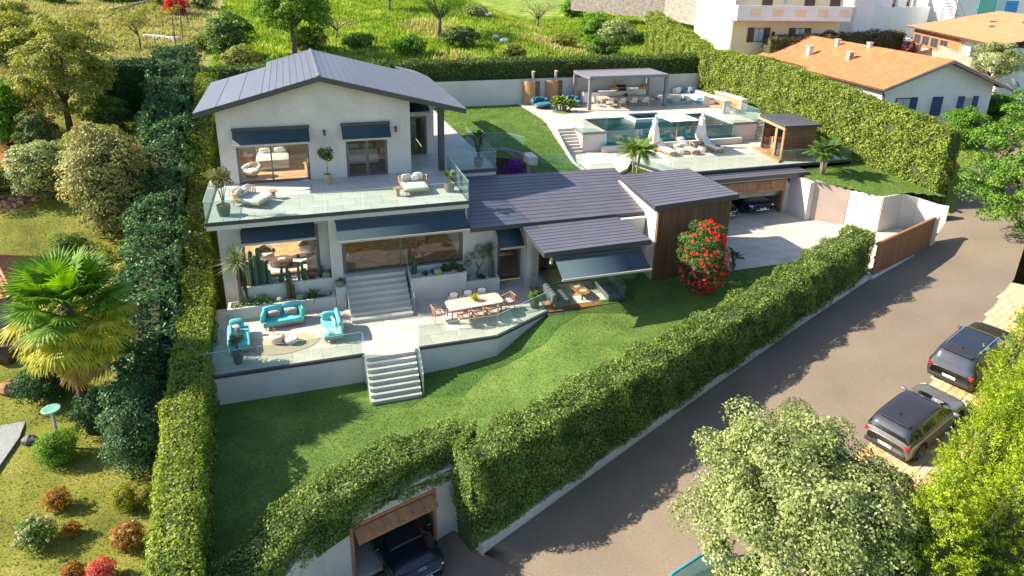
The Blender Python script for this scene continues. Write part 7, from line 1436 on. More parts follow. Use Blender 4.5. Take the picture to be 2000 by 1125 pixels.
tree('golden_olive_tree', 'big loose yellow green tree towering over the back left garden', -14.6, 51.0, 2.6, .22, (.2, 0, 4.2, 2.9, 2.9, 4.0), 32000, .16, L_olive, 62, ncl=100, cr=.72, low=-.75, limbs=10, shell=.5)
shrub('yellow_green_bush', 'wide yellow green bush below the big loose tree', -11.9, 46.2, (2.3, 1.9), 3.2, 17000, .12, L_olive, 63, ncl=90, cr=.6)
shrub('silver_bush', 'rounded silvery white leaved bush on the left garden lawn', -14.4, 44.2, (2.1, 1.9), 3.6, 20000, .13, L_white, 64, ncl=90, cr=.55)
shrub('rhododendron', 'huge pale rhododendron dotted with pink flowers beside the left hedge', -10.3, 40.6, (2.3, 2.1), 6.4, 32000, .145, L_rhodo, 65, ncl=150, cr=.72, bloom=(P_pink, 48, .085))
shrub('small_shrub', 'small mixed green shrub at the foot of the rhododendron', -12.3, 39.2, .9, .9, 2500, .09, L_mid, 66, ncl=16)
shrub('conifer_bush', 'bright green conifer bush at the left edge above the lawn', -18.3, 50.6, (1.6, 2.6), 4.6, 17000, .14, L_bright, 67, ncl=60, cr=.6)
shrub('conifer_bush', 'dark blue green conifer bush between the clay bank and the big tree', -15.6, 47.8, (1.2, 1.2), 3.8, 8000, .12, hl_dark, 68, ncl=34, cr=.5)
shrub('leafy_bush', 'yellow green tree top in the top left corner of the garden', -22.5, 66, (3.4, 3.2), 4.2, 9000, .2, L_olive, 69, ncl=40, cr=.9)
shrub('round_bush', 'dark round clipped bush below the fan palm, nearer the stone path', -10.9, 28.6, 1.15, 1.7, 9000, .08, L_dark, 70, ncl=40, cr=.4)
shrub('round_bush', 'dark low bush in the shade right of the fan palm trunk', -8.35, 26.3, (1.1, 1.0), 2.3, 9000, .08, L_dark, 71, ncl=30, cr=.35)
shrub('leafy_bush', 'yellow green leafy shrub between the fan palm and the evergreen row', -8.6, 33.6, 1.3, 2.9, 9000, .11, L_olive, 72, ncl=34, cr=.5)
shrub('round_bush', 'bright green ball of box with a pale dish standing over it', -9.55, 24.8, .78, 1.35, 9000, .06, L_bright, 73, ncl=60, cr=.25)
t = thing('bird_bath', 'pale green round dish on a post above the green box ball', 'bird bath', (-9.75, 25.6, -1)); mb = MB(); mb.tube([(-9.75, 25.6, -1.1), (-9.75, 25.6, .72)], .06, 8); mb.build('post', M['concrete'], t); mb = MB(); mb.lathe((-9.75, 25.6, .7), [(.12, 0), (.3, .05), (.33, .09), (.27, .08), (.02, .05)], 26); mb.build('dish', plain('pale_green_enamel', (.14, .33, .27), .35), t, smooth=True)
L_rust = leafmat('rust_leaf', (.18, .08, .015), (.32, .15, .03), (.42, .28, .06), .35, .5, 2); L_coral = leafmat('coral_leaf', (.38, .06, .05), (.58, .13, .11), (.68, .28, .24), .35, .5, 2); L_gold = leafmat('gold_moss_leaf', (.13, .14, .015), (.24, .24, .025), (.34, .32, .05), .35, .6, 2)
for (x, y, rd, h, m_, n, sz, lab, bl) in ((-8.95, 22.3, .42, .75, L_rust, 2800, .055, 'small rusty green bush below the green box ball', None), (-9.1, 20.75, .62, 1.0, L_mid, 3600, .06, 'low shrub covered in cream flowers near the left edge', (P_cream, 90, .055)), (-8.2, 20.9, .3, .55, L_rust, 1400, .055, 'tiny orange leaved shrub right of the cream flowers', None), (-6.75, 21.75, .55, .95, L_gold, 5200, .045, 'golden green domed shrub beside the left hedge', None), (-6.0, 21.6, .38, 1.0, L_gold, 2600, .045, 'slim golden shrub squeezed against the left hedge', None), (-6.35, 19.9, .5, 1.0, L_rust, 4200, .055, 'orange and pink heather bush against the left hedge', (P_cream, 30, .04)), (-7.65, 18.9, .40, .75, L_rust, 3600, .05, 'round copper orange shrub at the bottom left', None), (-6.85, 18.75, .42, .8, L_coral, 3800, .05, 'round coral red shrub next to the copper one', None), (-8.0, 18.05, .26, .4, L_coral, 1000, .05, 'small magenta flowering cushion cut by the bottom edge', (P_pink, 50, .04))):
    shrub('garden_shrub', lab, x, y, rd, h, n, sz, m_, int(abs(x * 37 + y * 11)), ncl=26, cr=rd * .4, bloom=bl)
# fan palm
t = thing('fan_palm', 'large fan palm with yellowing lower leaves beside the left hedge', 'palm tree', (-8.8, 26.3, -1)); mb = MB(); mb.tube([(-8.8, 26.3, -1.2), (-8.85, 26.2, 1), (-8.75, 26.2, 4.7)], [.2, .17, .2], 10); mb.build('trunk', surf('fibrous_bark', (.10, .075, .05), (.03, .022, .016), 12, .95, .9, 40), t, smooth=True)
F1 = fan_frond(leafmat('fan_leaf', (.04, .11, .012), (.10, .21, .02), (.24, .36, .05), .35, .4, 2), 1.25, 1.0, 30, 2.5, .22, 1); F2 = fan_frond(leafmat('fan_leaf_yellow', (.13, .19, .015), (.34, .34, .03), (.58, .50, .06), .4, .4, 2), 1.2, .92, 30, 2.3, .40, 2); F3 = fan_frond(leafmat('fan_leaf_dry', (.25, .13, .03), (.42, .24, .06), (.52, .40, .18), .3, .6, 2), 1.05, .85, 26, 1.7, .85, 3)
put_fronds(t, F1, (-8.65, 26.1, 4.65), 30, 1.25, .0, 5, sc=(.95, 1.2)); put_fronds(t, F2, (-8.65, 26.1, 4.35), 34, .15, -.85, 9, sc=(.9, 1.2)); put_fronds(t, F3, (-8.65, 26.1, 3.8), 30, -.5, -1.3, 12, sc=(.85, 1.05)); put_fronds(t, F3, (-8.65, 26.1, 3.0), 18, -.7, -1.35, 14, sc=(.7, .9)); put_fronds(t, F2, (-8.65, 26.1, 3.8), 16, -.1, -.7, 15, sc=(.9, 1.15))
shrub('leafy_bush', 'dark green shrub below the silver bush at the left edge', -17.6, 44.6, 1.6, 2.0, 6000, .12, L_mid, 74, ncl=40, cr=.5)
shrub('leafy_bush', 'fresh green shrub between the big loose tree and the dark clipped block', -12.2, 50.6, (1.5, 1.2), 3.0, 9000, .12, L_mid, 75, ncl=50, cr=.5)
shrub('leafy_bush', 'yellow green shrub overhanging the lawn between rhododendron and palm', -10.2, 36.4, (1.1, 1.3), 1.7, 6000, .1, L_olive, 76, ncl=40, cr=.4)
for k, (px, py, lab) in enumerate(((30, 60, 'low bush beside the bare bank at the top left edge'), (110, 20, 'green bush above the bare bank at the top left'), (395, 25, 'pale bush right of the red maple at the top of the slope'), (250, 20, 'green bush behind the row of young vines'), (400, 95, 'small green shrub beside the end of the evergreen screen'), (720, 8, 'green shrub at the top edge of the meadow, left part'), (930, 30, 'round yellow green shrub in the middle of the meadow'), (560, 112, 'low grassy shrub just above the gabled roof'), (1000, 100, 'low shrub behind the back hedge'), (1250, 70, 'low yellow green shrub near the corner of the tall hedge'))):
    x, y, z = at(px, py, 9 if py > 40 else 10.6); shrub('wild_shrub', lab, x, y, (1.5 + .2 * (k % 4), 1.2), 1.3 + .3 * (k % 3), 3600, .17, (L_olive, L_mid, L_white, L_bright)[k % 4], 400 + k, ncl=34, cr=.45)
tag(blades('slope_grass', [(-34, 57), (-7, 57), (-9, 110), (-40, 110)], 60000, ground_h, .28, leafmat('dry_blade', (.14, .15, .03), (.28, .27, .08), (.46, .42, .18), .3, .6, .3), 0, .8, seed=12), 'short dry grass of the terraced slope at the top left', 'grass')
for k, (px, py, lab) in enumerate(((700, 100, 'low dark shrub behind the back hedge, just right of the roof ridge'), (800, 104, 'low shrub behind the back hedge in line with the dark trunked tree'), (900, 96, 'spreading green shrub behind the middle of the back hedge'), (1100, 88, 'dark shrub behind the back hedge above the pergola'), (1180, 96, 'yellowish shrub behind the back hedge near the tall hedge corner'), (640, 12, 'dark green shrub at the top edge above the bare tree'), (900, 6, 'wide green shrub at the top edge beside the orchard trees'), (600, 60, 'green shrub under the dense tree behind the roof'))):
    x, y, z = at(px, py, 8.6 if py > 60 else 10.6); shrub('wild_shrub', lab, x, y, (1.9 + .3 * (k % 3), 1.3), 1.5 + .4 * (k % 3), 4200, .17, (L_mid, L_bright, hl_dark, L_olive)[k % 4], 430 + k, ncl=40, cr=.45)
tag(blades('straw_grass', [(8, 60), (36, 57), (40, 68), (30, 84), (2, 80)], 26000, ground_h, .42, leafmat('straw_blade', (.20, .20, .05), (.38, .34, .12), (.55, .48, .24), .35, .6, .3), 0, .9, seed=14, thin=lambda x, y, r: (np.sin(x * .5) + np.cos(y * .37 + x * .2) + r.normal(size=len(x)) * .3) > .7), 'patches of tall straw coloured grass on the meadow', 'grass')
# small things of the left garden
mb = MB(); mb.prism([(-13.5, 24.6), (-11.55, 24.3), (-11.35, 26.5), (-11.75, 30.5), (-14.5, 31)], -1.1, -.84); struct(mb.build('garden_path', surf('grey_gravel_path', (.26, .27, .27), (.18, .19, .19), 9, .9, .6, 50)))
def rock(label, x, y, s, mat, seed, z=None, nm='rock'):
    z = gz(x, y) if z is None else z; r = np.random.default_rng(seed); n = 10; V = []
    for i in range(7):
        a0 = math.pi * i / 6
        for j in range(n): a = 6.283 * j / n; q = s * (1 + r.uniform(-.18, .18)); V.append((x + q * math.sin(a0) * math.cos(a), y + q * .8 * math.sin(a0) * math.sin(a), z + s * .3 + q * .7 * math.cos(a0)))
    mb = MB(); mb.add(V, [(i * n + j, (i + 1) * n + j, (i + 1) * n + (j + 1) % n, i * n + (j + 1) % n) for i in range(6) for j in range(n)]); return tag(mb.build(nm, mat), label, 'rock')
rock('small dark rock on the shaded lawn beside the stone path', -10.9, 26.2, .3, M['blackpot'], 1); rock('orange weathered stone lying on the gravel path', -12.4, 29.4, .5, surf('rust_rock', (.40, .17, .05), (.10, .07, .05), 3, .8, .8, 14), 2); rock('dark brown boulder beside the path under the red roof', -13.2, 31.6, .75, surf('brown_rock', (.14, .07, .03), (.05, .03, .02), 3, .8, .8, 14), 3)
mb = MB(); 
for k in range(60): a = 6.283 * k / 60; mb.obox((-13.9 + rnd.uniform(-2.6, 2.4), 20 + rnd.uniform(-1.2, 1.2), 0), (.001, .001, .001)) if 0 else None
# red tiled garden house
def tiled_roof(root, A, B, C_, D_, nx, ny, name='roof', mat='orangetile', part=True, thick=.06):
    """A,B eave ends, C_,D_ ridge ends above B,A; rows of half-round tiles joined in one sheet"""
    A, B, C_, D_ = map(Vector, (A, B, C_, D_)); V = []; F = []; sub = 4; W_ = nx * sub; nrm = (B - A).cross(D_ - A).normalized()
    if nrm.z < 0: nrm = -nrm
    for j in range(ny):
        for e in (0, 1):
            v = (j + e) / ny
            for i in range(W_ + 1):
                u = i / W_; p = A.lerp(B, u).lerp(D_.lerp(C_, u), v); V.append(tuple(p + nrm * (.055 * abs(math.sin(math.pi * nx * u)) + (.05 if e == 0 else .0))))
    for j in range(ny):
        o = j * 2 * (W_ + 1)
        for i in range(W_): F.append((o + i, o + i + 1, o + W_ + 1 + i + 1, o + W_ + 1 + i))
        if j: 
            for i in range(W_): F.append((o - (W_ + 1) + i, o - (W_ + 1) + i + 1, o + i + 1, o + i))
    mb = MB(); mb.add(V, F); o = mb.build(name, M[mat], root); 
    mb = MB(); lo = [q - nrm * thick for q in (A, B, C_, D_)]; mb.add([tuple(q - nrm * .01) for q in (A, B, C_, D_)] + [tuple(q) for q in lo], [(0, 1, 2, 3), (7, 6, 5, 4), (0, 4, 5, 1), (1, 5, 6, 2), (2, 6, 7, 3), (3, 7, 4, 0)]); mb.build('soffit', M['slatwood'], root); return o
M['redtile'] = surf('red_clay_tile', (.55, .10, .03), (.35, .05, .025), 1.5, .6, .3, 20)
t = thing('garden_house', 'small garden house with a glossy red tiled roof at the left edge', 'shed', (-15.2, 35.5, .4)); mb = MB(); mb.box(-17.5, -13.4, 33.6, 37.3, -.2, 2.1); mb.build('wall', M['stonewall'], t)
rz_ = 3.3; tiled_roof(t, (-18, 33.2, 2.05), (-13.0, 33.2, 2.05), (-14.4, 35.5, rz_), (-18, 35.5, rz_), 16, 8, 'roof', 'redtile'); tiled_roof(t, (-13.0, 37.7, 2.05), (-18, 37.7, 2.05), (-18, 35.5, rz_), (-14.4, 35.5, rz_), 16, 8, 'roof', 'redtile'); tiled_roof(t, (-13.0, 33.2, 2.05), (-13.0, 37.7, 2.05), (-14.4, 35.55, rz_), (-14.4, 35.45, rz_), 12, 8, 'roof', 'orangetile')
mb = MB(); mb.tube([(-18, 35.5, rz_ + .05), (-14.4, 35.5, rz_ + .05)], .09, 8); mb.tube([(-14.4, 35.5, rz_ + .05), (-13.0, 37.7, 2.12)], .08, 8); mb.tube([(-14.4, 35.5, rz_ + .05), (-13.0, 33.2, 2.12)], .08, 8); mb.build('ridge_tile', M['orangetile'], t)
# terraced slope top left
for k, (px, py, h, lab) in enumerate(((345, 100, 2.6, 'dark post leaning nearest the dark clipped block on the terraced slope'), (356, 70, 2.9, 'tall thin dark post in the middle of the terraced slope'), (366, 40, 2.6, 'tall post beside the red bush on the terraced slope'))):
    x, y, z = at(px, py, 8.8 + k * .8); z = gz(x, y); mb = MB(); mb.tube([(x, y, z - .3), (x + .08 * k, y, z + h)], .05, 6); tag(mb.build('wooden_post', M['bark']), lab, 'post')
mb = MB(); x, y, z = at(345, 100, 8.8); z = gz(x, y); mb.tube([(x, y, z + .9), (x + 3, y - 1.5, gz(x + 3, y - 1.5) + .1)], .035, 5); tag(mb.build('wooden_brace', M['bark']), 'fallen dark brace leaning against the nearest post', 'post')
for k in range(9): 
    x, y, z = at(222 + k * 16 + (k % 2) * 4, 52 - (k % 3) * 3, 9.9); tree('young_vine', '%s young vine counted from the left end of the row on the terraced slope' % ('first', 'second', 'third', 'fourth', 'fifth', 'sixth', 'seventh', 'eighth', 'ninth')[k], x, y, .8, .05, (0, 0, 1.1, .45, .45, .5), 260, .14, L_olive, 300 + k, ncl=8, cr=.25, group='young vines in a row on the terraced slope', limbs=3, cat='vine')
x, y, z = at(275, 97, 8.9); tree('small_orchard_tree', 'small sparse fruit tree standing alone on the terraced slope', x, y, 1.2, .09, (-.6, 0, 2.2, 1.4, 1.2, .9), 1500, .14, L_olive, 320, ncl=20, cr=.4, limbs=6, cat='fruit tree')
x, y, z = at(345, 28, 10.7); shrub('red_maple', 'bright red leaved bush at the top of the terraced slope', x, y, (1.5, 1.3), 2.2, 4200, .16, leafmat('red_maple_leaf', (.25, .01, .01), (.5, .03, .02), (.62, .08, .04), .4, .5, 2), 321, ncl=30, cr=.5)
x, y, z = at(318, 16, 11); shrub('yellow_bush', 'pale yellow green bush left of the red bush at the top', x, y, (1.3, 1.2), 1.8, 3200, .16, L_olive, 322, ncl=24, cr=.5)
x, y, z = at(215, 12, 11); shrub('leafy_bush', 'dark green bush at the top edge of the terraced slope', x, y, (2.2, 1.6), 2.6, 5200, .18, L_mid, 323, ncl=34, cr=.6)
for k, (p0, p1, lab) in enumerate((((285, 74), (345, 77), 'low dry stone wall in the middle of the terraced slope'), ((220, 30), (310, 22), 'dark dry stone terrace edge below the top of the slope'))):
    t = thing('dry_stone_wall', lab, 'wall', tuple(at(*p0, 9.4))); 
    for j in range(22):
        u = j / 21; x, y, z = at(p0[0] + (p1[0] - p0[0]) * u, p0[1] + (p1[1] - p0[1]) * u, 9.4 + k * 1.0); z = gz(x, y); mb = MB(); mb.rbox((x, y, z + .12), (.2 + .1 * rnd.random(), .18, .13 + .06 * rnd.random()), .06, rnd.random()); mb.build('stone', M['stonewall'] if k else M['concrete'], t)
# meadow
x, y = -3.2, 64.0
tree('dense_tree', 'dense dark green leafed tree on the meadow behind the gabled roof', 0.2, 65.5, 2.5, .25, (0, 0, 4.2, 3.6, 3.0, 3.2), 22000, .2, leafmat('lime_tree_leaf', (.04, .10, .012), (.09, .19, .02), (.26, .36, .05), .4, .4, .8), 330, ncl=80, cr=.85, low=-.8)
shrub('blossom_bush', 'white blossoming bush left of the dense tree behind the roof', -5.2, 65.2, (2.2, 1.8), 4.4, 13000, .15, L_mid, 331, ncl=80, cr=.6, bloom=(P_cream, 260, .07))
shrub('blossom_bush', 'lower bush with pale flowers at the edge of the terraced slope', -4.2, 60.5, (1.9, 1.5), 2.6, 7000, .13, L_olive, 332, ncl=34, cr=.5, bloom=(P_cream, 120, .06))
def bare(label, px, py, z, th, tr, spread, h, seed, n=0, mat=None, nb=9):
    x, y, _ = at(px, py, z); z = gz(x, y); t = thing('orchard_tree', label, 'tree', (x, y, z)); r = random.Random(seed); mb = MB(); top_ = Vector((x + .1, y, z + th)); mb.tube([(x, y, z - .2), tuple(top_)], [tr, tr * .8], 8); mb.build('trunk', M['bark'], t, smooth=True); cc = []
    for k in range(nb):
        a = 6.283 * k / nb + r.random(); e = top_ + Vector((math.cos(a) * spread * r.uniform(.6, 1), math.sin(a) * spread * r.uniform(.5, 1), h * r.uniform(.4, 1))); m = top_.lerp(e, .45) + Vector((0, 0, h * .12)); mb = MB(); mb.tube([tuple(top_ - Vector((0, 0, .1))), tuple(m), tuple(e)], [tr * .55, tr * .35, tr * .12], 6); cc.append(e)
        for q in range(5): f = r.uniform(.3, .95); p = m.lerp(e, f); e2 = p + Vector((r.uniform(-1, 1), r.uniform(-1, 1), r.uniform(-.1, .8))) * spread * .35; mb.tube([tuple(p), tuple(e2)], [tr * .15, tr * .05], 4); cc.append(e2)
        mb.build('branch', M['bark'], t)
    if n: r_ = np.random.default_rng(seed); cc = np.array(cc); P = cc[r_.integers(0, len(cc), n)] + r_.normal(size=(n, 3)) * spread * .16; V, F = leaves(P, r_.normal(size=(n, 3)) * .3 + np.array([0, 0, 1]), .15, .55, .6, .2, .2); npmesh('crown', V, F, mat, t)
bare('small leafless tree on the meadow just above the roof ridge', 657, 76, 9.3, .9, .12, 1.9, 1.6, 1); bare('tall dark trunked orchard tree in the middle of the meadow', 857, 72, 9.3, 2.0, .28, 3.4, 3.4, 2, 9000, L_bright)
bare('orchard tree with pale blossom right of the middle of the meadow', 1050, 26, 10.7, 1.4, .18, 3.0, 2.4, 3, 3600, leafmat('blossom_leaf', (.15, .22, .04), (.32, .40, .12), (.55, .58, .32), .4, .5, 1)); bare('orchard tree at the upper left of the meadow', 760, 20, 11, 1.4, .16, 3.4, 2.4, 4, 9000, L_bright)
for (px, py, rx, h, m_, lab) in ((1165, 46, 3.0, 4.0, L_bright, 'leafy green bush near the top right of the meadow'), (1205, 52, 2.4, 3.4, L_white, 'paler bush in front of the stone wall on the meadow'), (1120, 18, 2.6, 3.0, L_bright, 'green bush at the top of the meadow beside the blossom tree'), (1345, 66, 1.6, 2.6, hl_light, 'round clipped bush against the cream house corner')):
    x, y, z = at(px, py, 10.2); shrub('leafy_bush', lab, x, y, (rx, rx * .8), h, 6500, .19, m_, px, ncl=40, cr=.6)
tuftm = leafmat('meadow_blade', (.07, .13, .015), (.18, .27, .03), (.40, .42, .10), .4, .6, .35)
mp = [(-6, 55.3), (8, 54.6), (36, 55), (39, 64), (46, 78), (52, 100), (20, 112), (-8, 100), (-7, 70)]
tag(blades('meadow_grass', mp, 100000, ground_h, .34, tuftm, 0, .9, seed=8), 'tall bright green grass of the meadow behind the hedge', 'grass')
tag(blades('garden_grass', [(-20, 14), (-5.5, 14), (-6.5, 30), (-8.5, 42), (-9, 52), (-22, 56)], 60000, ground_h, .07, leafmat('moss_blade', (.12, .14, .02), (.20, .21, .03), (.33, .30, .06), .3, .6, .5), .0, .8, seed=9), 'short mossy grass of the left garden', 'grass')
for k, (px, py, lab) in enumerate(((968, 75, 'pale rock among the meadow grass'), (985, 78, 'second pale rock among the meadow grass, right of the first'), (955, 48, 'small grey rock higher up on the meadow'))): x, y, z = at(px, py, 9.3); rock(lab, x, y, .5, M['concrete'], 30 + k)
r_ = random.Random(4)
t = thing('rubble_bank', 'scattered orange and pale stones on the clay bank', 'rubble', (-16.5, 50, 5)); mb = MB()
for k in range(420): y = r_.uniform(43.5, 62); x = -16.2 - (y - 45) * .14 + r_.uniform(-1.1, 1.1); s = r_.uniform(.05, .2); mb.obox((x, y, gz(x, y) + s * .4), (s, s * .8, s * .6), r_.random() * 3, r_.random())
struct(mb.build('stones', surf('clay_stone', (.45, .30, .20), (.32, .14, .06), 1.2, .9), t), 'stuff')

# ============================================================ NEIGHBOURS
M['creamwall'] = surf('cream_render', (.74, .60, .38), (.66, .53, .33), .6, .9, .15, 20); M['whitewall'] = surf('white_render', (.74, .74, .72), (.66, .66, .65), .6, .9, .15, 20, fine=(3, .1)); M['shutter'] = plain('brown_shutter', (.07, .035, .025), .6); M['blueshutter'] = plain('navy_shutter', (.01, .045, .15), .5); M['darkwin'] = plain('dark_window_glass', (.04, .05, .06), .08); M['curtain'] = plain('window_curtain', (.35, .42, .42), .7)
def fr(o, ux_, z0=0.0):
    """local frame: origin o, unit direction ux_ along the facade, outward normal to its right"""
    d = Vector((ux_[0], ux_[1])).normalized(); nrm = Vector((d.y, -d.x))
    return lambda u, v, z: (o[0] + d.x * u - nrm.x * v, o[1] + d.y * u - nrm.y * v, z)
def fbox(mb, f, u0, u1, v0, v1, z0, z1):
    mb.add([f(u0, v0, z0), f(u1, v0, z0), f(u1, v1, z0), f(u0, v1, z0), f(u0, v0, z1), f(u1, v0, z1), f(u1, v1, z1), f(u0, v1, z1)], [(0, 3, 2, 1), (4, 5, 6, 7), (0, 1, 5, 4), (1, 2, 6, 5), (2, 3, 7, 6), (3, 0, 4, 7)]); return mb
def fwin(root, f, u0, u1, z0, z1, frame='shutter', pane='darkwin', shut=None, sw=.45, n=2):
    o = fbox(MB(), f, u0, u1, -.05, .0, z0, z1).build('window', M[frame], root)
    for k in range(n): a = u0 + .06 + (u1 - u0 - .06) * k / n; fbox(MB(), f, a, a + (u1 - u0 - .06) / n - .06, -.065, -.05, z0 + .07, z1 - .07).build('pane', M[pane], o)
    if shut:
        for a, b in ((u0 - sw, u0 - .03), (u1 + .03, u1 + sw)): fbox(MB(), f, a, b, -.09, -.02, z0 - .03, z1 + .03).build('shutter', M[shut], root)
# white house with orange roof beyond the tall hedge
H1 = thing('white_house', 'white house with orange tiled gable roof and navy shutters beyond the tall hedge', 'house', (42.9, 40.2, 4.5)); f = fr((42.9, 40.2), (9.9, -1.1)); eh, rh, w_, ln = 8.75, 10.65, 10.0, 9.2
mb = MB(); P = [f(0, 0, 0), f(w_, 0, 0)]; A = f(0, 0, 4.2); 
mb.add([f(0, 0, 4.2), f(w_, 0, 4.2), f(w_, 0, eh), f(w_ / 2, 0, rh - .08), f(0, 0, eh), f(0, ln + 8.3, 4.2), f(w_, ln + 8.3, 4.2), f(w_, ln + 8.3, eh), f(w_ / 2, ln + 8.3, rh - .08), f(0, ln + 8.3, eh)], [(0, 1, 2, 3, 4), (9, 8, 7, 6, 5), (0, 4, 9, 5), (1, 6, 7, 2), (0, 5, 6, 1)]); mb.build('wall', M['whitewall'], H1)
tiled_roof(H1, f(-.75, ln, eh - .22), f(-.75, -.8, eh - .22), f(w_ / 2, -.8, rh + .06), f(w_ / 2, ln, rh + .06), 46, 26); tiled_roof(H1, f(-.2, ln + 8.6, eh - .05), f(-.2, ln, eh - .05), f(w_ / 2, ln, rh + .05), f(w_ / 2, ln + 8.6, rh + .05), 42, 24)
tiled_roof(H1, f(w_ + 1.0, -.8, eh - .32), f(w_ + 1.0, ln + 8.6, eh - .32), f(w_ / 2, ln + 8.6, rh + .06), f(w_ / 2, -.8, rh + .06), 60, 24)
vb = MB(); a, b, c = f(-.8, -.86, eh - .24), f(w_ / 2, -.86, rh + .04), f(w_ + 1.05, -.86, eh - .34)
for p, q in ((a, b), (b, c)): p, q = Vector(p), Vector(q); vb.add([tuple(p), tuple(q), tuple(q - Vector((0, 0, .2))), tuple(p - Vector((0, 0, .2))), tuple(p + Vector((.02, .09, 0))), tuple(q + Vector((.02, .09, 0))), tuple(q + Vector((.02, .09, -.2))), tuple(p + Vector((.02, .09, -.2)))], [(3, 2, 1, 0), (4, 5, 6, 7), (0, 1, 5, 4), (2, 3, 7, 6)])
vb.build('verge_board', M['greymetal'], H1)
mb = MB(); mb.tube([f(-.15, -.12, eh - .3), f(.12, -.1, eh - .8), f(.05, -.1, 4.6)], .05, 6); mb.build('downpipe', M['shutter'], H1)
fwin(H1, f, 1.3, 2.6, 6.35, 7.75, 'shutter', 'curtain', None); fbox(MB(), f, 2.65, 3.2, -.1, -.03, 6.3, 7.8).build('shutter', M['blueshutter'], H1); fbox(MB(), f, 4.6, 5.5, -.1, -.03, 6.3, 7.8).build('shutter', M['blueshutter'], H1); fbox(MB(), f, 6.95, 7.5, -.1, -.03, 6.3, 7.8).build('shutter', M['blueshutter'], H1); fwin(H1, f, 7.55, 8.3, 6.4, 7.7, 'creamwall', 'curtain', None, n=1); fbox(MB(), f, 8.35, 8.8, -.1, -.03, 6.3, 7.8).build('shutter', M['blueshutter'], H1)
fs = fr(f(0, ln + 8.3, 0)[:2], (Vector(f(0, 0, 0)[:2]) - Vector(f(0, 1, 0)[:2])))
for u in (1.5, 4.2, 7.4, 12.5): fwin(H1, fs, u, u + 1.0, 6.9, 7.9, 'whitewall', 'darkwin', None, n=1)
def chimney(u, v, z, h, s, mat='plaster'):
    mb = MB(); fbox(mb, f, u - s, u + s, v - s, v + s, z - .6, z + h); o = mb.build('chimney', M[mat], H1); mb = MB(); fbox(mb, f, u - s * 1.3, u + s * 1.3, v - s * 1.3, v + s * 1.3, z + h, z + h + .1); mb.build('chimney_cap', M['concrete'], o)
chimney(1.6, 12.0, 9.5, .75, .22); chimney(2.2, 7.2, 9.6, .7, .2, 'stonewall'); chimney(4.0, 11.5, 10.3, .6, .16); chimney(4.6, 8.0, 10.5, .5, .16)
mb = MB(); mb.tube([f(5.6, 3.4, 10.2), f(5.6, 3.4, 11.5)], .07, 8); mb.build('flue', M['darkmetal'], H1)
for u, v in ((3.6, 4.4), (3.3, 5.6)): mb = MB(); fbox(mb, f, u, u + .5, v, v + .3, 9.95, 10.15); mb.build('skylight', M['darkmetal'], H1)
mb = MB(); fbox(mb, fs, 6.9, 8.9, -1.1, 0, 8.1, 8.2); mb.build('porch_canopy', M['whitewall'], H1)
# cream house with balcony
H2 = thing('cream_house', 'cream two storey house with a long white balcony and brown shutters', 'house', (42.3, 59.5, 9)); c0_, c1_ = (42.3, 59.5), (54.0, 57.6); f = fr(c0_, (c1_[0] - c0_[0], c1_[1] - c0_[1])); Wd = 11.9
mb = MB(); fbox(mb, f, 0, Wd, 0, 9, 7.5, 16.5); mb.build('wall', M['creamwall'], H2)
mb = MB(); fbox(mb, f, -.15, Wd + .2, -1.3, -1.15, 12.1, 13.55); fbox(mb, f, -.15, .0, -1.15, 0, 12.1, 13.55); fbox(mb, f, 0, Wd + .2, -1.15, 0, 12.1, 12.3); mb.build('balcony', M['whitewall'], H2)
for k in range(5): mb = MB(); fbox(mb, f, 1.2 + k * 2.4, 2.3 + k * 2.4, -1.33, -1.3, 12.55, 13.2); mb.build('balcony_panel', M['creamwall'], H2)
for u0 in (2.5, 7.0): fwin(H2, f, u0, u0 + 1.1, 9.9, 11.3, 'shutter', 'curtain', 'shutter', .65)
for u0 in (3.0, 7.6, 10.4): mb = MB(); fbox(mb, f, u0, u0 + 1.1, -.06, .0, 12.4, 15.2); mb.build('shutter_door', M['shutter'], H2)
fwin(H2, f, 5.2, 5.75, 13.6, 15, 'whitewall', 'curtain', None, n=1)
mb = MB(); a0 = [(10.9 + 1.0 * math.cos(q), 10.2 + 1.0 * math.sin(q)) for q in [math.pi * k / 8 for k in range(9)]]; mb.add([f(9.9, -.03, 8.5), f(11.9, -.03, 8.5)] + [f(u, -.03, z) for u, z in a0], [tuple(range(11))]); mb.build('archway', M['screenblack'], H2)  # flat black face paints the shade under the arch
mb = MB(); mb.tube([f(.1, -.15, 16.5), f(.1, -.12, 8.8)], .06, 6); mb.build('downpipe', M['whitewall'], H2); mb = MB(); fbox(mb, f, 4.5, 4.7, -.25, -.05, 10.6, 10.95); mb.build('wall_lantern', M['screenblack'], H2)
hedge('red_tipped_hedge', 'dark hedge with reddish tips in front of the cream house', [(45.2, 57.3, 7.6, 10.6, .8), (52, 56.6, 8.2, 10.8, .8), (63.5, 58.8, 9.0, 10.9, .7)], 75, .17, leafmat('red_tip_leaf', (.05, .035, .02), (.10, .08, .035), (.24, .16, .09), .25, .4, .9), 81, bump=.2)
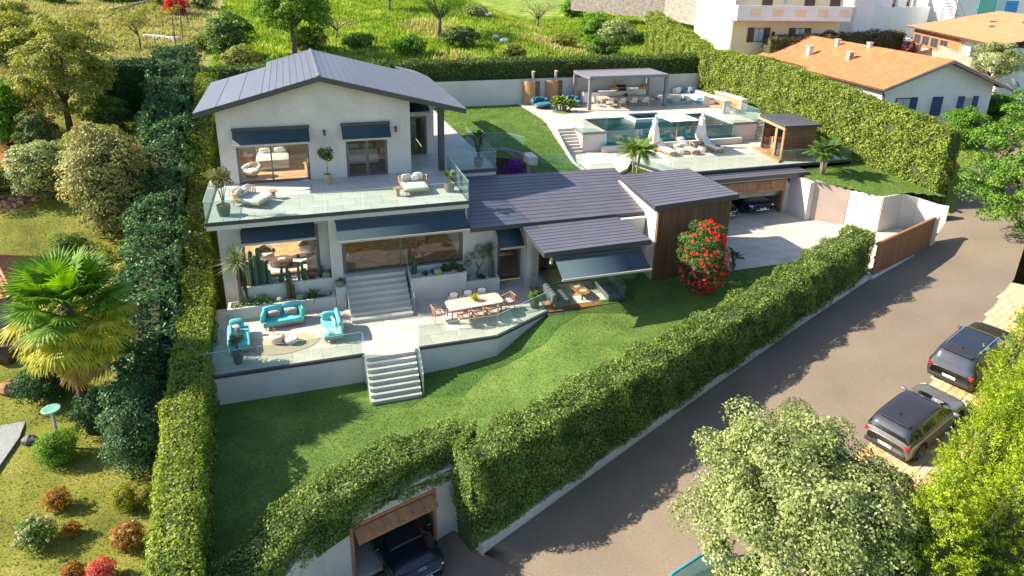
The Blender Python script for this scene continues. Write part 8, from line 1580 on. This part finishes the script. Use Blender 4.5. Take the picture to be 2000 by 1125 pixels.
# house with red roof and wooden windows
H3 = thing('red_roof_house', 'low house with a broad salmon red roof and a band of wooden windows', 'house', (60.1, 49.2, 8)); e0, e1, e2 = Vector((65.6, 60.0, 11.2)), Vector((60.0, 49.2, 11.2)), Vector((57.1, 43.0, 11.2)); M['salmon'] = surf('salmon_roof_tile', (.58, .22, .11), (.50, .18, .085), .8, .8, .2, 10)
g0, g1 = e0 + Vector((8.0, -4.2, 1.9)), e2 + Vector((8.0, -4.2, 1.9)); tiled_roof(H3, tuple(e0), tuple(e2), tuple(g1), tuple(g0), 60, 18, 'roof', 'salmon'); tiled_roof(H3, tuple(e2 + Vector((16, -8.4, 0))), tuple(e0 + Vector((16, -8.4, 0))), tuple(g0), tuple(g1), 60, 14, 'roof', 'salmon')
dsd = (e2 - e0).normalized(); f = fr((e0 + Vector((.7, -.35, 0)) + dsd * .3).to_2d(), (dsd.x, dsd.y)); ln3 = (e2 - e0).length
mb = MB(); fbox(mb, f, 0, 11.0, 0, 14, 6.5, 11.0); mb.build('wall', surf('peach_render', (.68, .45, .30), None, 1, .9), H3); mb = MB(); fbox(mb, f, 11.0, ln3 - .8, .3, 14, 6.0, 11.0); mb.build('wall', M['whitewall'], H3)
mb = MB(); fbox(mb, f, .1, 10.9, -.06, 0, 9.35, 10.9); mb.build('wooden_band', M['oak'], H3)
for k in range(4): fwin(H3, fr(f(0, -.06, 0)[:2], (dsd.x, dsd.y)), .5 + k * 2.15, 2.2 + k * 2.15, 9.55, 10.6, 'teak', 'darkwin', None)
fwin(H3, fr(f(0, .3, 0)[:2], (dsd.x, dsd.y)), 12.6, 14.4, 8.6, 10.4, 'shutter', 'darkwin', None); mb = MB(); fbox(mb, f, .3, .9, -.08, -.02, 7.9, 9.2); mb.build('door', M['oak'], H3)
for a, b in ((3.5, .5), (5.0, .35), (5.4, .62), (6.8, .5)): c = e0.lerp(e2, a / 10).lerp(g0.lerp(g1, a / 10), b + .1); mb = MB(); mb.obox((c.x, c.y, c.z + .1), (.35, .25, .06), .4); mb.build('skylight', M['darkmetal'], H3)
# white hillside houses along the top edge
H4 = thing('white_hillside_house', 'white house with dark porch and terrace wall above the parked cars', 'house', (64, 63, 9.5)); f = fr((62.0, 64.5), (13, 2.5))
mb = MB(); fbox(mb, f, 0, 4, 0, 7, 8.5, 16.5); fbox(mb, f, 4, 17, 3.0, 8, 8.5, 17); mb.build('wall', M['whitewall'], H4); mb = MB(); fbox(mb, f, 4, 15, 0, .3, 9, 12.9); fbox(mb, f, 4, 15, .3, 3.0, 9, 12.0); mb.build('terrace_wall', M['whitewall'], H4)
mb = MB(); fbox(mb, f, 4.6, 7.8, 2.93, 3.0, 12.1, 15.6); mb.build('dark_doorway', M['screenblack'], H4)  # black sheet painted as the shade inside the porch doorway
for u in (4.3, 8.2, 11.0): mb = MB(); fbox(mb, f, u, u + .22, .4, .62, 12.0, 16); mb.build('porch_post', M['shutter'], H4)
fwin(H4, fr(f(0, 3.0, 0)[:2], (13, 2.5)), 11.8, 13.0, 12.6, 14.6, 'whitewall', 'curtain', None, n=1)
for k in range(14): mb = MB(); fbox(mb, f, 11.3 + k * .25, 11.34 + k * .25, .1, .16, 12.9, 13.7); mb.build('baluster', M['whitewall'], H4)
H5 = thing('white_hillside_house', 'white house with turquoise and blue doors at the top right corner', 'house', (78, 61, 11)); f = fr((76.5, 63.5), (12, -3.5)); mb = MB(); fbox(mb, f, 0, 16, 0, 8, 9, 17.5); mb.build('wall', M['whitewall'], H5)
mb = MB(); fbox(mb, f, 2.6, 4.6, -.1, 0, 11.3, 14.0); mb.build('door', plain('turquoise_door', (.12, .42, .36), .5), H5); mb = MB(); fbox(mb, f, 4.7, 5.9, -.1, 0, 11.3, 14.0); mb.build('door', plain('pale_door', (.35, .52, .55), .5), H5); mb = MB(); fbox(mb, f, 5.95, 7.4, -.12, 0, 11.2, 13.9); mb.build('door', plain('blue_door', (.02, .22, .55), .5), H5)
t = thing('outdoor_staircase', 'brown wooden outdoor stairs between the two white hillside houses', 'stairs', (73, 62, 11)); 
for k in range(12): mb = MB(); mb.obox((73.6 + k * .1, 60.6 + k * .32, 11.4 + k * .3), (.9, .16, .05), .2); mb.build('step', M['stonewall'], t)
for s in (-1, 1): mb = MB(); mb.tube([(73.6 + s * .9, 60.6, 12.3), (74.8 + s * .9, 64.4, 15.9)], .05, 5); mb.build('handrail', M['shutter'], t)
polywall('grey_wall', 'streaky grey concrete wall between the cream house and the white houses', [(56.2, 60.6, 8.8, 12.9), (62.0, 64.0, 9.2, 13.1)], .3, M['concrete']); polywall('stone_boundary_wall', 'old grey stone wall at the top of the meadow beside the cream house', [(40, 96, 10.5, 14.3), (50, 86, 10, 13.8), (53.5, 74, 9, 13.2)], .4, M['stonewall'])
polywall('rough_stone_wall', 'rough pinkish stone wall behind the laurel tree', [(60.6, 51.2, 7.6, 10.2), (56.9, 44.6, 7.4, 9.9)], .3, surf('pink_masonry', (.42, .30, .22), (.26, .18, .14), 3, .9, .7, 9))
struct(grid_sheet('courtyard_ground', np.arange(54, 80, 1.0), np.arange(47, 68, 1.0), lambda x, y: ground_h(x, y) + .07, surf('pink_courtyard', (.52, .36, .28), (.44, .30, .24), 1, .9), lambda x, y: inpoly(x, y, [(58.5, 50.5), (64.5, 61), (78, 63), (76, 67), (60, 63.5), (54.5, 57.5), (55, 50)])))
zc = gz(64.0, 58.8)
make_car('small red car parked at the corner of the salmon roofed house', (64.6, 58.9, gz(64.6, 58.9) + .1), -2.6, 4.0, 1.75, 1.45, 'red_car_paint', (.6, .02, .02), None, 'suv', True, '', None, 'car'); make_car('white car parked behind the small red car', (67.0, 61.8, gz(67, 61.8) + .1), -2.7, 4.2, 1.75, 1.45, 'white_car_paint', (.75, .75, .75), None, 'suv', True, '', None, 'car')
x, y, z = at(1728, 78, 9.8); z = gz(x, y) + .1; t = thing('garden_bench', 'brown wooden bench standing on the pinkish courtyard', 'bench', (x, y, z)); mb = MB(); mb.obox((x, y, z + .45), (.8, .2, .03), .5); mb.build('seat', M['bark'], t); mb = MB(); mb.obox((x + .1, y - .22, z + .75), (.8, .03, .16), .5); mb.build('backrest', M['bark'], t)
for s in (-1, 1): mb = MB(); mb.obox((x + s * .6, y + s * .3, z + .22), (.05, .18, .22), .5); mb.build('leg', M['bark'], t)
tree('laurel_tree', 'round silvery laurel tree between the orange roof and the road', 57.2, 42.6, 1.6, .13, (0, 0, 3.0, 1.9, 1.9, 1.6), 12000, .13, L_white, 90, z=6.9, ncl=60, cr=.5, low=-.9)
shrub('leafy_bush', 'bright green bush in front of the white gable wall', 47.6, 36.6, (1.9, 1.5), 3.3, 12000, .13, L_bright, 91, z=4.4, ncl=50, cr=.5)
shrub('leafy_bush', 'bright green low bushes right of the white gable wall', 55.5, 40.2, (2.2, 1.6), 1.6, 6000, .14, L_bright, 92, z=6.0, ncl=34, cr=.5)
# netted fences
def net(label, pts, h, tint, post=True):
    t = thing('net_fence', label, 'fence', pts[0]); nm = glass('green_net', tint, 0.0, .9, milk=.30); V = []; F = []; n = 14
    for a, b in zip(pts[:-1], pts[1:]):
        o = len(V)
        for i in range(n + 1):
            u = i / n; x, y, z = [a[q] + (b[q] - a[q]) * u for q in range(3)]; sg = .06 * math.sin(u * 9)
            for j in range(4): V.append((x + sg * math.sin(j), y + .05 * math.sin(u * 14 + j), z + h * j / 3 - (.08 * math.sin(u * math.pi) if j == 3 else 0)))
        for i in range(n):
            for j in range(3): F.append((o + i * 4 + j, o + (i + 1) * 4 + j, o + (i + 1) * 4 + j + 1, o + i * 4 + j + 1))
    mb = MB(); mb.add(V, F); mb.build('netting', nm, t, smooth=True)
    mb = MB(); mb.tube([(p[0], p[1], p[2] + h) for p in pts], .05, 6); mb.build('top_edge', plain('blue_hem', (.04, .22, .30), .7), t, smooth=True)
    for p in pts: mb = MB(); mb.tube([(p[0], p[1], p[2] - .2), (p[0], p[1], p[2] + h)], .03, 6); mb.build('post', M['rope'], t)
net('blue green netted fence at the bottom edge of the road beside the silvery tree', [(7.2, 11.6, -2.8), (8.5, 12.9, -2.5), (10.2, 13.9, -2.2), (12.4, 14.2, -1.7)], 1.0, (.25, .55, .58)); net('blue green net beside the road at the upper right corner', [(53.5, 37.0, 5.0), (57.5, 40.0, 5.9), (61, 43.5, 6.6), (66, 48, 7.5)], 1.8, (.2, .55, .65))
